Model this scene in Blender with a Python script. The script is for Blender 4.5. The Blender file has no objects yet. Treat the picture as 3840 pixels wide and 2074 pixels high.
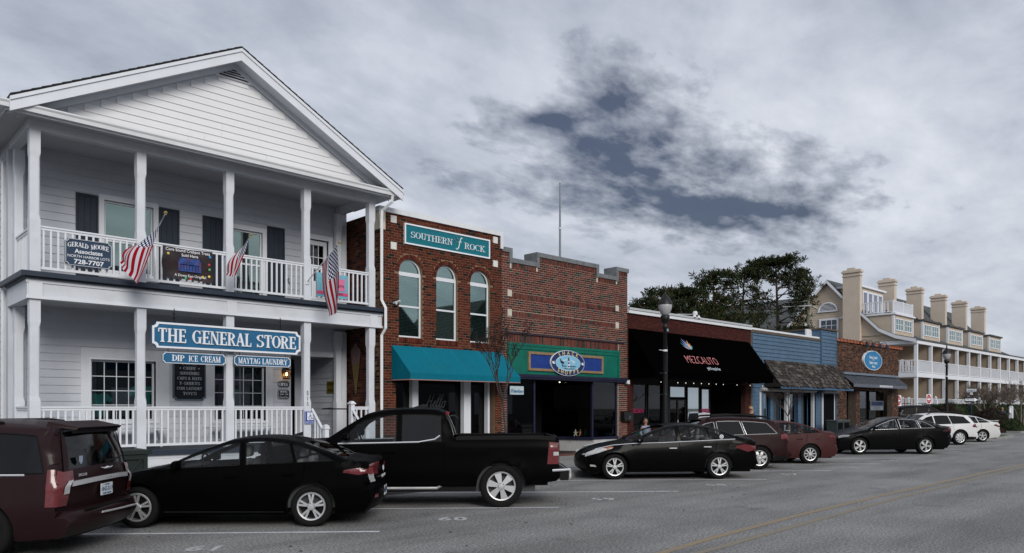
import bpy, bmesh, math, random
from mathutils import Vector, Matrix, noise
from mathutils.geometry import delaunay_2d_cdt
R = math.radians
rnd = random.Random(7)
SC = bpy.context.scene
COL = SC.collection
# ------------------------------------------------------------------ camera
FPX = 2835.0
TH = math.atan(2970 / FPX)
CA, SA = math.cos(TH), math.sin(TH)
CAM_H = 1.9
HOR = 1526
cam_d = bpy.data.cameras.new('camera')
cam = bpy.data.objects.new('camera', cam_d)
COL.objects.link(cam)
cam.location = (0, 0, CAM_H)
cam.rotation_euler = (R(90), 0, TH - R(90))
cam_d.sensor_width = 36
cam_d.lens = 36 * FPX / 3840
cam_d.shift_y = (HOR - 1037) / 3840
cam_d.clip_start = 0.1
cam_d.clip_end = 6000
SC.camera = cam
# ------------------------------------------------------------------ light
SUN_EL, SUN_AZ = 27, 250          # degrees; azimuth counted from +X towards +Y
w = bpy.data.worlds.new('World')
SC.world = w
w.use_nodes = True
nt = w.node_tree
nt.nodes.clear()
N = nt.nodes.new
L = nt.links.new
def mth(op, a, b=None, c=None):
 n = N('ShaderNodeMath'); n.operation = op
 for i, v in enumerate((a, b, c)):
  if v is None: continue
  if isinstance(v, (int, float)): n.inputs[i].default_value = v
  else: L(v, n.inputs[i])
 return n.outputs[0]
def mixc(f, a, b):
 n = N('ShaderNodeMix'); n.data_type = 'RGBA'
 if isinstance(f, (int, float)): n.inputs[0].default_value = f
 else: L(f, n.inputs[0])
 for i, v in ((6, a), (7, b)):
  if isinstance(v, tuple): n.inputs[i].default_value = (*v, 1)
  else: L(v, n.inputs[i])
 return n.outputs[2]
def ramp(f, stops):
 n = N('ShaderNodeValToRGB')
 e = n.color_ramp.elements
 while len(e) < len(stops): e.new(0.5)
 for i, (p, c) in enumerate(stops):
  e[i].position = p
  e[i].color = (*c, 1) if isinstance(c, tuple) else (c, c, c, 1)
 L(f, n.inputs[0])
 return n.outputs[0]
tc = N('ShaderNodeTexCoord')
sky = N('ShaderNodeTexSky'); sky.sky_type = 'NISHITA'; sky.sun_disc = False
sky.sun_elevation = R(SUN_EL); sky.sun_rotation = R(90 - SUN_AZ)
sky.air_density = 1.2; sky.dust_density = 1.5
sep = N('ShaderNodeSeparateXYZ'); L(tc.outputs['Generated'], sep.inputs[0])
zc = mth('MAXIMUM', sep.outputs[2], 0.0)
zz = mth('ADD', zc, 0.22)
comb = N('ShaderNodeCombineXYZ')
L(mth('DIVIDE', sep.outputs[0], zz), comb.inputs[0])
L(mth('DIVIDE', sep.outputs[1], zz), comb.inputs[1])
comb.inputs[2].default_value = 3.7
rot = N('ShaderNodeMapping'); rot.inputs['Rotation'].default_value = (0, 0, R(-52)); rot.inputs['Scale'].default_value = (1.0, 1.5, 1)
L(comb.outputs[0], rot.inputs[0])
def wnoise(scale, detail, rough, vec, dist=0.0):
 n = N('ShaderNodeTexNoise'); n.inputs['Scale'].default_value = scale
 n.inputs['Detail'].default_value = detail; n.inputs['Roughness'].default_value = rough
 n.inputs['Distortion'].default_value = dist
 L(vec, n.inputs['Vector'])
 return n.outputs['Fac']
n1 = wnoise(1.15, 9, .58, rot.outputs[0], .35)
n2 = wnoise(3.1, 8, .6, rot.outputs[0], .2)
n3 = wnoise(9.0, 6, .55, rot.outputs[0], .1)
def blob(px, py, wid, hgt):
 """soft patch on the sky round the direction seen at this spot, wider along the horizon"""
 r = (px - 1920) / FPX; u = (HOR - py) / FPX
 d = Vector((CA + SA * r, SA - CA * r, u)).normalized()
 hx = Vector((SA, -CA, 0)).normalized()
 up = hx.cross(Vector((CA + SA * r, SA - CA * r, u))).normalized()
 outs = []
 for ax, sc in ((hx, wid), (up, hgt)):
  n = N('ShaderNodeVectorMath'); n.operation = 'DOT_PRODUCT'
  L(tc.outputs['Generated'], n.inputs[0]); n.inputs[1].default_value = ax
  outs.append(mth('DIVIDE', mth('SUBTRACT', n.outputs['Value'], d.dot(ax)), sc))
 return mth('SQRT', mth('ADD', mth('MULTIPLY', outs[0], outs[0]), mth('MULTIPLY', outs[1], outs[1])))
warp = mth('ADD', mth('MULTIPLY', mth('SUBTRACT', n1, .5), 1.5), mth('ADD', mth('MULTIPLY', mth('SUBTRACT', n2, .5), 2.6), mth('MULTIPLY', mth('SUBTRACT', n3, .5), 1.3)))
gap = None
for b in ((2260, 390, .10, .055), (2080, 450, .10, .03), (2350, 540, .13, .065), (2520, 640, .17, .07), (2700, 780, .20, .04)):
 q = mth('SUBTRACT', 1.15, mth('ADD', blob(*b), warp))
 gap = q if gap is None else mth('MAXIMUM', gap, q)
hole = ramp(gap, [(0.0, 0.0), (.40, .42), (.95, 1.0)])
dens = mth('ADD', mth('MULTIPLY', n1, .58), mth('ADD', mth('MULTIPLY', n2, .32), mth('MULTIPLY', n3, .10)))
cloud = ramp(dens, [(.30, (1.8, 1.98, 2.45)), (.43, (2.65, 2.84, 3.3)), (.52, (3.4, 3.57, 4.0)), (.64, (4.3, 4.45, 4.8))])
clear = mixc(.96, sky.outputs[0], (.17, .235, .50))
skyc = mixc(mth('MULTIPLY', hole, .93), cloud, clear)
hz = ramp(zc, [(0.0, .9), (.16, 0.0)])
skyc = mixc(mth('MULTIPLY', hz, .55), skyc, (2.45, 2.75, 3.35))
skyc = mixc(.05, skyc, sky.outputs[0])
bg = N('ShaderNodeBackground'); bg.inputs['Strength'].default_value = 0.1
L(skyc, bg.inputs['Color'])
wo = N('ShaderNodeOutputWorld'); L(bg.outputs[0], wo.inputs[0])
sd = bpy.data.lights.new('sun', 'SUN'); sd.energy = 1.25; sd.angle = R(25); sd.color = (1, .965, .91)
sun = bpy.data.objects.new('sun', sd); COL.objects.link(sun)
to_sun = Vector((math.cos(R(SUN_EL)) * math.cos(R(SUN_AZ)), math.cos(R(SUN_EL)) * math.sin(R(SUN_AZ)), math.sin(R(SUN_EL))))
sun.rotation_euler = to_sun.to_track_quat('Z', 'Y').to_euler()
SC.view_settings.view_transform = 'Standard'
SC.view_settings.look = 'None'
SC.view_settings.exposure = 0.85
SC.view_settings.gamma = 1.0
SC.view_settings.use_curve_mapping = False
SC.cycles.max_bounces = 7
SC.cycles.transparent_max_bounces = 12
# ------------------------------------------------------------------ measured places
def xa(px, Y=19.4):
 t = (px - 1920) / FPX
 return Y * (SA * t + CA) / (SA - CA * t)
def za(px, py, Y=19.4):
 return CAM_H + (HOR - py) * (xa(px, Y) * CA + Y * SA) / FPX
def ya(px, x):
 t = (px - 1920) / FPX
 return x * (SA - CA * t) / (SA * t + CA)
def gp(px, py, z=0.0):
 d = (CAM_H - z) * FPX / (py - HOR)
 r = (px - 1920) / FPX * d
 return (CA * d + SA * r, SA * d - CA * r)
# ------------------------------------------------------------------ materials
MATS = {}
def mat(name, col, rough=.7, var=.12, scale=3.0, spec=.3, metal=0.0, bump=0.0, bscale=40.0, dirt=None, dirt_scale=.6, dirt_amt=.5, coords='pos', coat=0.0, emit=None, stretch=None):
 if name in MATS: return MATS[name]
 m = bpy.data.materials.new(name); m.use_nodes = True
 t = m.node_tree; t.nodes.clear()
 nn, ll = t.nodes.new, t.links.new
 b = nn('ShaderNodeBsdfPrincipled'); o = nn('ShaderNodeOutputMaterial'); ll(b.outputs[0], o.inputs[0])
 b.inputs['Roughness'].default_value = rough
 b.inputs['Specular IOR Level'].default_value = spec
 b.inputs['Metallic'].default_value = metal
 b.inputs['Coat Weight'].default_value = coat
 b.inputs['Base Color'].default_value = (*col, 1)
 if coords == 'pos':
  src = nn('ShaderNodeNewGeometry').outputs['Position']
 else:
  src = nn('ShaderNodeTexCoord').outputs['Object']
 if stretch:
  mp = nn('ShaderNodeMapping'); mp.inputs['Scale'].default_value = stretch; ll(src, mp.inputs[0]); src = mp.outputs[0]
 if var > 0 or dirt:
  n = nn('ShaderNodeTexNoise'); n.inputs['Scale'].default_value = scale; n.inputs['Detail'].default_value = 6; n.inputs['Roughness'].default_value = .65
  ll(src, n.inputs['Vector'])
  mp = nn('ShaderNodeMapRange'); mp.inputs[1].default_value = .3; mp.inputs[2].default_value = .7
  mp.inputs[3].default_value = 1 - var; mp.inputs[4].default_value = 1 + var
  ll(n.outputs['Fac'], mp.inputs[0])
  mul = nn('ShaderNodeVectorMath'); mul.operation = 'SCALE'; mul.inputs[0].default_value = col
  ll(mp.outputs[0], mul.inputs['Scale'])
  out = mul.outputs[0]
  if dirt:
   n2_ = nn('ShaderNodeTexNoise'); n2_.inputs['Scale'].default_value = dirt_scale; n2_.inputs['Detail'].default_value = 8; n2_.inputs['Roughness'].default_value = .7
   ll(src, n2_.inputs['Vector'])
   m2 = nn('ShaderNodeMapRange'); m2.inputs[1].default_value = .48; m2.inputs[2].default_value = .72; m2.inputs[4].default_value = dirt_amt
   ll(n2_.outputs['Fac'], m2.inputs[0])
   mx = nn('ShaderNodeMix'); mx.data_type = 'RGBA'
   ll(m2.outputs[0], mx.inputs[0]); ll(out, mx.inputs[6]); mx.inputs[7].default_value = (*dirt, 1)
   out = mx.outputs[2]
  ll(out, b.inputs['Base Color'])
 if bump > 0:
  nb = nn('ShaderNodeTexNoise'); nb.inputs['Scale'].default_value = bscale; nb.inputs['Detail'].default_value = 4
  ll(src, nb.inputs['Vector'])
  bp = nn('ShaderNodeBump'); bp.inputs['Strength'].default_value = bump; bp.inputs['Distance'].default_value = .01
  ll(nb.outputs['Fac'], bp.inputs['Height']); ll(bp.outputs[0], b.inputs['Normal'])
 if emit:
  b.inputs['Emission Color'].default_value = (*emit[0], 1); b.inputs['Emission Strength'].default_value = emit[1]
 MATS[name] = m
 return m
def glass_mat(name, tint, refl=1.0, rough=.02, ior=1.5, extra=.0, gcol=(1, 1, 1)):
 """window glass: the tinted part lets light through, the rest mirrors by Fresnel"""
 if name in MATS: return MATS[name]
 m = bpy.data.materials.new(name); m.use_nodes = True
 t = m.node_tree; t.nodes.clear(); nn, ll = t.nodes.new, t.links.new
 tr = nn('ShaderNodeBsdfTransparent'); tr.inputs[0].default_value = (*tint, 1)
 gl = nn('ShaderNodeBsdfGlossy'); gl.inputs['Roughness'].default_value = rough; gl.inputs['Color'].default_value = (*gcol, 1)
 lw = nn('ShaderNodeLayerWeight'); lw.inputs[0].default_value = .5
 pw = nn('ShaderNodeMath'); pw.operation = 'POWER'; ll(lw.outputs['Facing'], pw.inputs[0]); pw.inputs[1].default_value = 5
 fr = nn('ShaderNodeMath'); fr.operation = 'MULTIPLY_ADD'; ll(pw.outputs[0], fr.inputs[0]); fr.inputs[1].default_value = .95; fr.inputs[2].default_value = .045
 mu = nn('ShaderNodeMath'); mu.operation = 'MULTIPLY_ADD'; mu.inputs[1].default_value = refl; mu.inputs[2].default_value = extra
 mu.use_clamp = True
 ll(fr.outputs[0], mu.inputs[0])
 mx = nn('ShaderNodeMixShader'); ll(mu.outputs[0], mx.inputs[0]); ll(tr.outputs[0], mx.inputs[1]); ll(gl.outputs[0], mx.inputs[2])
 o = nn('ShaderNodeOutputMaterial'); ll(mx.outputs[0], o.inputs[0])
 MATS[name] = m
 return m
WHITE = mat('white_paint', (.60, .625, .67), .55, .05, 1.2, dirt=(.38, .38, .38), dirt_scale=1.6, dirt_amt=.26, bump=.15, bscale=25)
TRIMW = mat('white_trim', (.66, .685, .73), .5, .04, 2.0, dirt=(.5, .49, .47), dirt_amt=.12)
WALLW = mat('porch_wall_white_shaded', (.48, .50, .55), .6, .07, 1.3, dirt=(.33, .34, .36), dirt_amt=.25, bump=.2, bscale=30)  # porch shade put into the colour: darker copy of the store's white
GABW = mat('gable_siding_white_lit', (.72, .725, .745), .55, .04, 1.2, dirt=(.5, .5, .5), dirt_amt=.14)  # brighter light on the gable put into its copy of the store's white
NAVY = mat('slate_blue_paint', (.024, .034, .052), .5, .15, 4)
SHUT = mat('shutter_paint', (.018, .026, .040), .5, .15, 5)
ROOFD = mat('dark_shingle', (.035, .035, .037), .9, .35, 9, bump=.6, bscale=30)
SIGNB = mat('sign_blue', (.018, .115, .235), .5, .12, 3, dirt=(.05, .12, .2), dirt_amt=.35)
SIGND = mat('sign_dark_blue', (.020, .045, .085), .55, .3, 4, stretch=(1, 1, 14))
MENUD = mat('menu_board_black', (.008, .011, .018), .5, .1, 4)
LETW = mat('letter_white', (.74, .76, .80), .5, .04)
LETG = mat('letter_grey', (.42, .45, .50), .5, .04)
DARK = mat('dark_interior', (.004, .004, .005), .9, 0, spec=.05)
BLACKM = mat('black_metal', (.008, .008, .009), .45, .1, spec=.3)
CHROME = mat('chrome', (.80, .81, .83), .28, 0, metal=.6)
ALLOY = mat('alloy', (.62, .63, .64), .38, 0, metal=.75)
RUBBER = mat('rubber', (.008, .008, .008), .85, .1, spec=.15)
CONC = mat('concrete', (.25, .245, .235), .85, .1, 2, dirt=(.12, .12, .115), dirt_amt=.5, bump=.3, bscale=60)
STONE = mat('coping_stone', (.15, .16, .17), .9, .25, 5, dirt=(.05, .05, .05), dirt_amt=.6, bump=.5, bscale=30)
CREAMST = mat('cream_stone', (.50, .47, .40), .85, .12, 8, bump=.3)
METALW = mat('white_metal', (.66, .68, .70), .4, .05, 2, dirt=(.3, .3, .3), dirt_amt=.25)
WOODD = mat('dark_deck_board', (.035, .045, .06), .6, .25, 6)
GLASSB = glass_mat('shop_glass', (.30, .32, .33), 1.0, .015)
GLASSG = glass_mat('green_reflecting_glass', (.42, .50, .48), 1.0, .02, 1.5, .30, (.62, .78, .72))
GLASSA = glass_mat('arched_pane', (.50, .60, .58), 1.0, .02, 1.5, .26, (.72, .92, .88))
GLASSS = glass_mat('store_glass', (.62, .66, .66), 1.0, .02, 1.5, .05, (.8, .95, 1.0))
GLASSC = glass_mat('clear_pane', (.75, .77, .78), .8)
# ------------------------------------------------------------------ mesh helpers
class MB:
 def __init__(self):
  self.v = []; self.f = []; self.m = []
 def add(self, vs, fs, mi=0):
  o = len(self.v)
  self.v.extend(tuple(p) for p in vs)
  for f in fs:
   self.f.append(tuple(i + o for i in f)); self.m.append(mi)
 def box(self, x0, x1, y0, y1, z0, z1, mi=0):
  self.add([(x0, y0, z0), (x1, y0, z0), (x1, y1, z0), (x0, y1, z0), (x0, y0, z1), (x1, y0, z1), (x1, y1, z1), (x0, y1, z1)],
                 [(3, 2, 1, 0), (4, 5, 6, 7), (0, 1, 5, 4), (1, 2, 6, 5), (2, 3, 7, 6), (3, 0, 4, 7)], mi)
  return self
 def hexa(self, p, mi=0):
  """8 corners, bottom ring then top ring"""
  self.add(p, [(3, 2, 1, 0), (4, 5, 6, 7), (0, 1, 5, 4), (1, 2, 6, 5), (2, 3, 7, 6), (3, 0, 4, 7)], mi)
  return self
 def prism(self, poly, d, mi=0, cap=True):
  """poly: 3-D ring, extruded by vector d"""
  n = len(poly); d = Vector(d)
  vs = [Vector(p) for p in poly] + [Vector(p) + d for p in poly]
  fs = [(i, (i + 1) % n, n + (i + 1) % n, n + i) for i in range(n)]
  if cap: fs += [tuple(range(n - 1, -1, -1)), tuple(range(n, 2 * n))]
  self.add(vs, fs, mi)
  return self
 def tube(self, pts, r, n=6, mi=0, closed=False, cap=True):
  pts = [Vector(p) for p in pts]; k = len(pts)
  rs = r if isinstance(r, (list, tuple)) else [r] * k
  base = len(self.v); ref = None
  for i in range(k):
   a = pts[(i - 1) % k] if (closed or i > 0) else pts[i]
   b = pts[(i + 1) % k] if (closed or i < k - 1) else pts[i]
   t = (b - a)
   if t.length < 1e-9: t = Vector((0, 0, 1))
   t.normalize()
   if ref is None:
    ref = Vector((0, 0, 1)) if abs(t.z) < .9 else Vector((1, 0, 0))
   u = t.cross(ref)
   if u.length < 1e-6: u = t.cross(Vector((0, 1, 0)))
   u.normalize(); v = t.cross(u).normalized(); ref = u.cross(t).normalized() * 1.0
   ref = v if False else ref
   for j in range(n):
    an = 2 * math.pi * j / n
    self.v.append(tuple(pts[i] + (u * math.cos(an) + v * math.sin(an)) * rs[i]))
  for i in range(k if closed else k - 1):
   i2 = (i + 1) % k
   for j in range(n):
    self.f.append((base + i * n + j, base + i * n + (j + 1) % n, base + i2 * n + (j + 1) % n, base + i2 * n + j)); self.m.append(mi)
  if cap and not closed:
   self.f.append(tuple(base + j for j in range(n - 1, -1, -1))); self.m.append(mi)
   self.f.append(tuple(base + (k - 1) * n + j for j in range(n))); self.m.append(mi)
  return self
 def lathe(self, prof, c=(0, 0, 0), n=16, axis='z', mi=0):
  base = len(self.v); c = Vector(c)
  for (r, h) in prof:
   for j in range(n):
    a = 2 * math.pi * j / n
    p = (r * math.cos(a), r * math.sin(a), h) if axis == 'z' else (r * math.cos(a), h, r * math.sin(a))
    self.v.append(tuple(c + Vector(p)))
  for i in range(len(prof) - 1):
   for j in range(n):
    self.f.append((base + i * n + j, base + i * n + (j + 1) % n, base + (i + 1) * n + (j + 1) % n, base + (i + 1) * n + j)); self.m.append(mi)
  return self
 def build(self, name, mats, parent=None, smooth=False, off=None):
  if off is None: off = ORG.get(parent.name, (0, 0, 0)) if parent else (0, 0, 0)
  me = bpy.data.meshes.new(name)
  if off != (0, 0, 0):
   me.from_pydata([(x - off[0], y - off[1], z - off[2]) for x, y, z in self.v], [], self.f)
  else:
   me.from_pydata(self.v, [], self.f)
  if not isinstance(mats, (list, tuple)): mats = [mats]
  for m in mats: me.materials.append(m)
  if len(mats) > 1: me.polygons.foreach_set('material_index', self.m)
  if smooth: me.polygons.foreach_set('use_smooth', [True] * len(self.f))
  me.update()
  o = bpy.data.objects.new(name, me); COL.objects.link(o)
  if parent is not None:
   o.parent = parent
   ORG[o.name] = off
  return o
ORG = {}
def thing(name, label, cat, loc=(0, 0, 0), group=None):
 o = bpy.data.objects.new(name, None); COL.objects.link(o); o.location = loc
 o.empty_display_size = .2
 ORG[o.name] = tuple(loc)
 o['label'] = label; o['category'] = cat
 if group: o['group'] = group
 return o
def tag(o, label, cat, group=None, kind=None):
 if label: o['label'] = label
 if cat: o['category'] = cat
 if group: o['group'] = group
 if kind: o['kind'] = kind
 return o
def recentre(o):
 """top-level mesh: put its origin at the middle of its base"""
 me = o.data; xs = [v.co for v in me.vertices]
 c = Vector((sum(v.x for v in xs) / len(xs), sum(v.y for v in xs) / len(xs), min(v.z for v in xs)))
 me.transform(Matrix.Translation(-c)); o.location = c
 ORG[o.name] = tuple(c)
 return o
def copy_tree(o, parent=None):
 c = o.copy(); COL.objects.link(c)
 if parent: c.parent = parent
 for ch in list(o.children): copy_tree(ch, c)
 return c
def inst(o, loc, parent, scale=None, rot=None):
 """another instance of a shared mesh (loc is world)"""
 c = bpy.data.objects.new(o.name.split('.')[0], o.data); COL.objects.link(c)
 c.parent = parent; f = ORG.get(parent.name, (0, 0, 0)) if parent else (0, 0, 0)
 c.location = (loc[0] - f[0], loc[1] - f[1], loc[2] - f[2])
 if scale: c.scale = scale
 if rot: c.rotation_euler = rot
 return c
def proto(name, mb, mats, smooth=False):
 """shared mesh data, not linked"""
 me = bpy.data.meshes.new(name); me.from_pydata(mb.v, [], mb.f)
 if not isinstance(mats, (list, tuple)): mats = [mats]
 for m in mats: me.materials.append(m)
 if smooth: me.polygons.foreach_set('use_smooth', [True] * len(mb.f))
 me.update()
 return me
def pinst(me, name, loc, parent, scale=None, rot=None):
 c = bpy.data.objects.new(name, me); COL.objects.link(c)
 f = (0, 0, 0)
 if parent is not None:
  c.parent = parent; f = ORG.get(parent.name, (0, 0, 0))
 c.location = (loc[0] - f[0], loc[1] - f[1], loc[2] - f[2])
 if scale: c.scale = scale
 if rot: c.rotation_euler = rot
 ORG[c.name] = f
 return c
UNIT = MB().box(-.5, .5, -.5, .5, -.5, .5)
_unit_cache = {}
def pbox(name, x0, x1, y0, y1, z0, z1, m, parent):
 """one box-shaped piece sharing the unit mesh per material"""
 k = m.name
 if k not in _unit_cache: _unit_cache[k] = proto('piece_' + k, UNIT, m)
 return pinst(_unit_cache[k], name, ((x0 + x1) / 2, (y0 + y1) / 2, (z0 + z1) / 2), parent, (abs(x1 - x0), abs(y1 - y0), abs(z1 - z0)))
def part(name, x0, x1, y0, y1, z0, z1, m, parent):
 return MB().box(x0, x1, y0, y1, z0, z1).build(name, m, parent)
# ------------------------------------------------------------------ lettering
def text(s, loc, size, m, parent, rotz=0.0, tilt=90.0, ext=.004, bold=0.0, align='CENTER', sx=1.0, shear=0.0, name='lettering', spin=0.0, space=1.0, mat4=None):
 c = bpy.data.curves.new(name, 'FONT'); c.body = s; c.size = size; c.extrude = ext; c.offset = bold
 c.align_x = align; c.align_y = 'CENTER'; c.shear = shear; c.space_character = space; c.resolution_u = 3
 c.materials.append(m)
 o = bpy.data.objects.new(name, c); COL.objects.link(o)
 f = (0, 0, 0)
 if parent is not None:
  o.parent = parent; f = ORG.get(parent.name, (0, 0, 0))
 if mat4 is not None:
  o.matrix_local = Matrix.Translation(-Vector(f)) @ mat4
 else:
  o.location = (loc[0] - f[0], loc[1] - f[1], loc[2] - f[2])
  o.rotation_euler = (R(tilt), R(spin), R(rotz))
 o.scale = (o.scale[0] * sx, o.scale[1], o.scale[2])
 return o
# serif capitals drawn from strokes: v stem, t thin stem, h bar, d diagonal, a arc (cx,cz,rx,rz,a0,a1), s serif
GL = {
 'A': (.86, [('d', .10, 0, .40, 1, .07), ('d', .40, 1, .72, 0, .17), ('h', .34, .24, .60), ('s', .10, 0), ('s', .72, 0)]),
 'C': (.80, [('a', .42, .5, .34, .47, 50, 310), ('t', .68, .72, .97)]),
 'D': (.84, [('v', .20, 0, 1), ('s', .16, 0), ('s', .16, 1), ('a', .36, .5, .40, .46, -90, 90), ('h', .96, .2, .4), ('h', .04, .2, .4)]),
 'E': (.74, [('v', .20, 0, 1), ('s', .16, 0), ('s', .16, 1), ('h', .96, .2, .64), ('h', .5, .2, .52), ('h', .04, .2, .68), ('t', .66, .04, .28), ('t', .62, .74, .96), ('t', .52, .40, .60)]),
 'F': (.70, [('v', .20, 0, 1), ('s', .2, 0), ('s', .16, 1), ('h', .96, .2, .64), ('h', .5, .2, .52), ('t', .62, .72, .96), ('t', .52, .4, .6)]),
 'G': (.88, [('a', .42, .5, .34, .47, 50, 330), ('t', .68, .72, .97), ('v', .68, .04, .42), ('s', .68, .44)]),
 'H': (.94, [('v', .20, 0, 1), ('v', .72, 0, 1), ('s', .2, 0), ('s', .2, 1), ('s', .72, 0), ('s', .72, 1), ('h', .5, .2, .72)]),
 'I': (.42, [('v', .20, 0, 1), ('s', .2, 0), ('s', .2, 1)]),
 'K': (.86, [('v', .20, 0, 1), ('s', .2, 0), ('s', .2, 1), ('d', .28, .42, .66, 1, .07), ('d', .36, .55, .72, 0, .15), ('s', .7, 0), ('s', .66, 1)]),
 'L': (.70, [('v', .20, 0, 1), ('s', .2, 0), ('s', .2, 1), ('h', .04, .2, .64), ('t', .62, .04, .30)]),
 'M': (1.08, [('t', .16, 0, 1), ('v', .86, 0, 1), ('d', .16, 1, .50, .05, .15), ('d', .50, .05, .84, 1, .06), ('s', .16, 0), ('s', .86, 0), ('s', .14, 1), ('s', .88, 1)]),
 'N': (.90, [('t', .16, 0, 1), ('t', .72, 0, 1), ('d', .16, 1, .72, 0, .16), ('s', .16, 0), ('s', .14, 1), ('s', .72, 1)]),
 'O': (.84, [('a', .42, .5, .34, .47, 0, 360)]),
 'P': (.76, [('v', .20, 0, 1), ('s', .2, 0), ('s', .16, 1), ('a', .34, .71, .32, .25, -90, 90), ('h', .96, .2, .36), ('h', .46, .2, .36)]),
 'R': (.86, [('v', .20, 0, 1), ('s', .2, 0), ('s', .16, 1), ('a', .34, .73, .30, .23, -90, 90), ('h', .96, .2, .36), ('h', .5, .2, .40), ('d', .42, .5, .70, 0, .15), ('s', .74, 0)]),
 'S': (.72, [('a', .38, .73, .26, .23, 35, 270), ('a', .36, .27, .28, .24, -145, 90), ('t', .60, .74, 1), ('t', .10, 0, .26)]),
 'T': (.80, [('v', .40, 0, 1), ('s', .4, 0), ('h', .96, .08, .72), ('t', .08, .72, .96), ('t', .72, .72, .96)]),
 'U': (.88, [('v', .20, .26, 1), ('t', .68, .26, 1), ('s', .2, 1), ('s', .68, 1), ('a', .43, .28, .25, .26, 180, 360)]),
 'V': (.84, [('d', .10, 1, .42, 0, .17), ('d', .42, 0, .72, 1, .07), ('s', .12, 1), ('s', .72, 1)]),
 'W': (1.15, [('d', .10, 1, .36, 0, .15), ('d', .36, 0, .58, 1, .06), ('d', .58, 1, .82, 0, .15), ('d', .82, 0, 1.04, 1, .06), ('s', .12, 1), ('s', 1.04, 1)]),
 'Y': (.84, [('v', .42, 0, .48), ('s', .42, 0), ('d', .10, 1, .42, .45, .16), ('d', .42, .45, .72, 1, .07), ('s', .12, 1), ('s', .72, 1)]),
 '&': (.9, [('a', .36, .76, .17, .20, 0, 360), ('a', .36, .26, .24, .24, 0, 360), ('d', .30, .62, .76, 0, .12)]),
 '-': (.5, [('h', .45, .1, .4)]),
}
def serif_text(s, cx, cz, Y, h, m, parent, wid=None, depth=.02, slant=0.0, name='lettering', arc=0.0, bold=1.0):
 """raised serif letters on a plane facing -Y, centred on (cx, cz); wid = total width"""
 adv = []
 for ch in s: adv.append(.42 if ch == ' ' else GL.get(ch, (.5, []))[0])
 tot = sum(adv); k = (wid / tot) if wid else h * .95
 mb = MB(); x = cx - tot * k / 2; dz = cz - h / 2; cnt = 0
 def slab(pts, cnt):
  yy = Y - depth - .0006 * (cnt % 9)
  mb.prism([(p[0], yy, p[1]) for p in pts], (0, Y + .004 - yy, 0))
 for ch, a in zip(s, adv):
  xx = x
  def P(u, v):
   lift = arc * (1 - ((xx + u * k - cx) / (tot * k / 2)) ** 2) if arc else 0
   return (xx + u * k + slant * v * h, dz + v * h + lift)
  for st in GL.get(ch, (0, []))[1]:
   cnt += 1; q = st[0]
   if q in 'vt':
    t = (.095 if q == 'v' else .036) * bold; u = st[1]; z0, z1 = st[2], st[3]
    slab([P(u - t, z0), P(u + t, z0), P(u + t, z1), P(u - t, z1)], cnt)
   elif q == 'h':
    t = .042 * bold
    slab([P(st[2], st[1] - t), P(st[3], st[1] - t), P(st[3], st[1] + t), P(st[2], st[1] + t)], cnt)
   elif q == 's':
    u, v = st[1], st[2]; v0 = max(0, v - .06) if v > .5 else v; v1 = v0 + .06
    slab([P(u - .18, v0), P(u + .18, v0), P(u + .18, v1), P(u - .18, v1)], cnt)
   elif q == 'd':
    x0_, z0, x1_, z1, t = st[1:]; t = t / 2 * 1.15 * bold
    slab([P(x0_ - t, z0), P(x0_ + t, z0), P(x1_ + t, z1), P(x1_ - t, z1)], cnt)
   elif q == 'a':
    c0, c1, rx, rz, a0, a1 = st[1:]; ns = max(4, int(abs(a1 - a0) / 22))
    for i in range(ns):
     qs = []
     for an in (a0 + (a1 - a0) * i / ns, a0 + (a1 - a0) * (i + 1) / ns):
      ca, sa = math.cos(R(an)), math.sin(R(an)); t = (.04 + .075 * abs(ca) ** 1.5) * bold
      qs.append((P(c0 + ca * (rx - t), c1 + sa * (rz - min(t, .06))), P(c0 + ca * (rx + t * .8), c1 + sa * (rz + .02))))
     slab([qs[0][0], qs[0][1], qs[1][1], qs[1][0]], cnt)
  x += a * k
 return mb.build(name, m, parent)
def notched(x0, x1, z0, z1, n):
 """sign outline with scooped corners"""
 pts = []
 for cx, cz, a0 in ((x0, z0, 90), (x1, z0, 180), (x1, z1, 270), (x0, z1, 0)):
  arc = [(cx + n * math.cos(R(a0 - t)), cz + n * math.sin(R(a0 - t))) for t in (0, 30, 60, 90)]
  pts += arc
 return pts
def sign_board(name, label, x0, x1, z0, z1, Y, face, border, n=.06, bw=.03, cat='sign', th=.05, group=None):
 t = thing(name, label, cat, ((x0 + x1) / 2, Y, z0), group)
 MB().prism([(a, Y, b) for a, b in notched(x0, x1, z0, z1, n)], (0, -th, 0)).build('board', face, t)
 mb = MB()
 outer = notched(x0 + .004, x1 - .004, z0 + .004, z1 - .004, n); inner = notched(x0 + bw, x1 - bw, z0 + bw, z1 - bw, n)
 k = len(outer)
 for i in range(k):
  j = (i + 1) % k
  mb.prism([(outer[i][0], Y - th + .004, outer[i][1]), (outer[j][0], Y - th + .004, outer[j][1]), (inner[j][0], Y - th + .004, inner[j][1]), (inner[i][0], Y - th + .004, inner[i][1])], (0, -.02, 0))
 mb.build('border', border, t)
 return t
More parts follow.
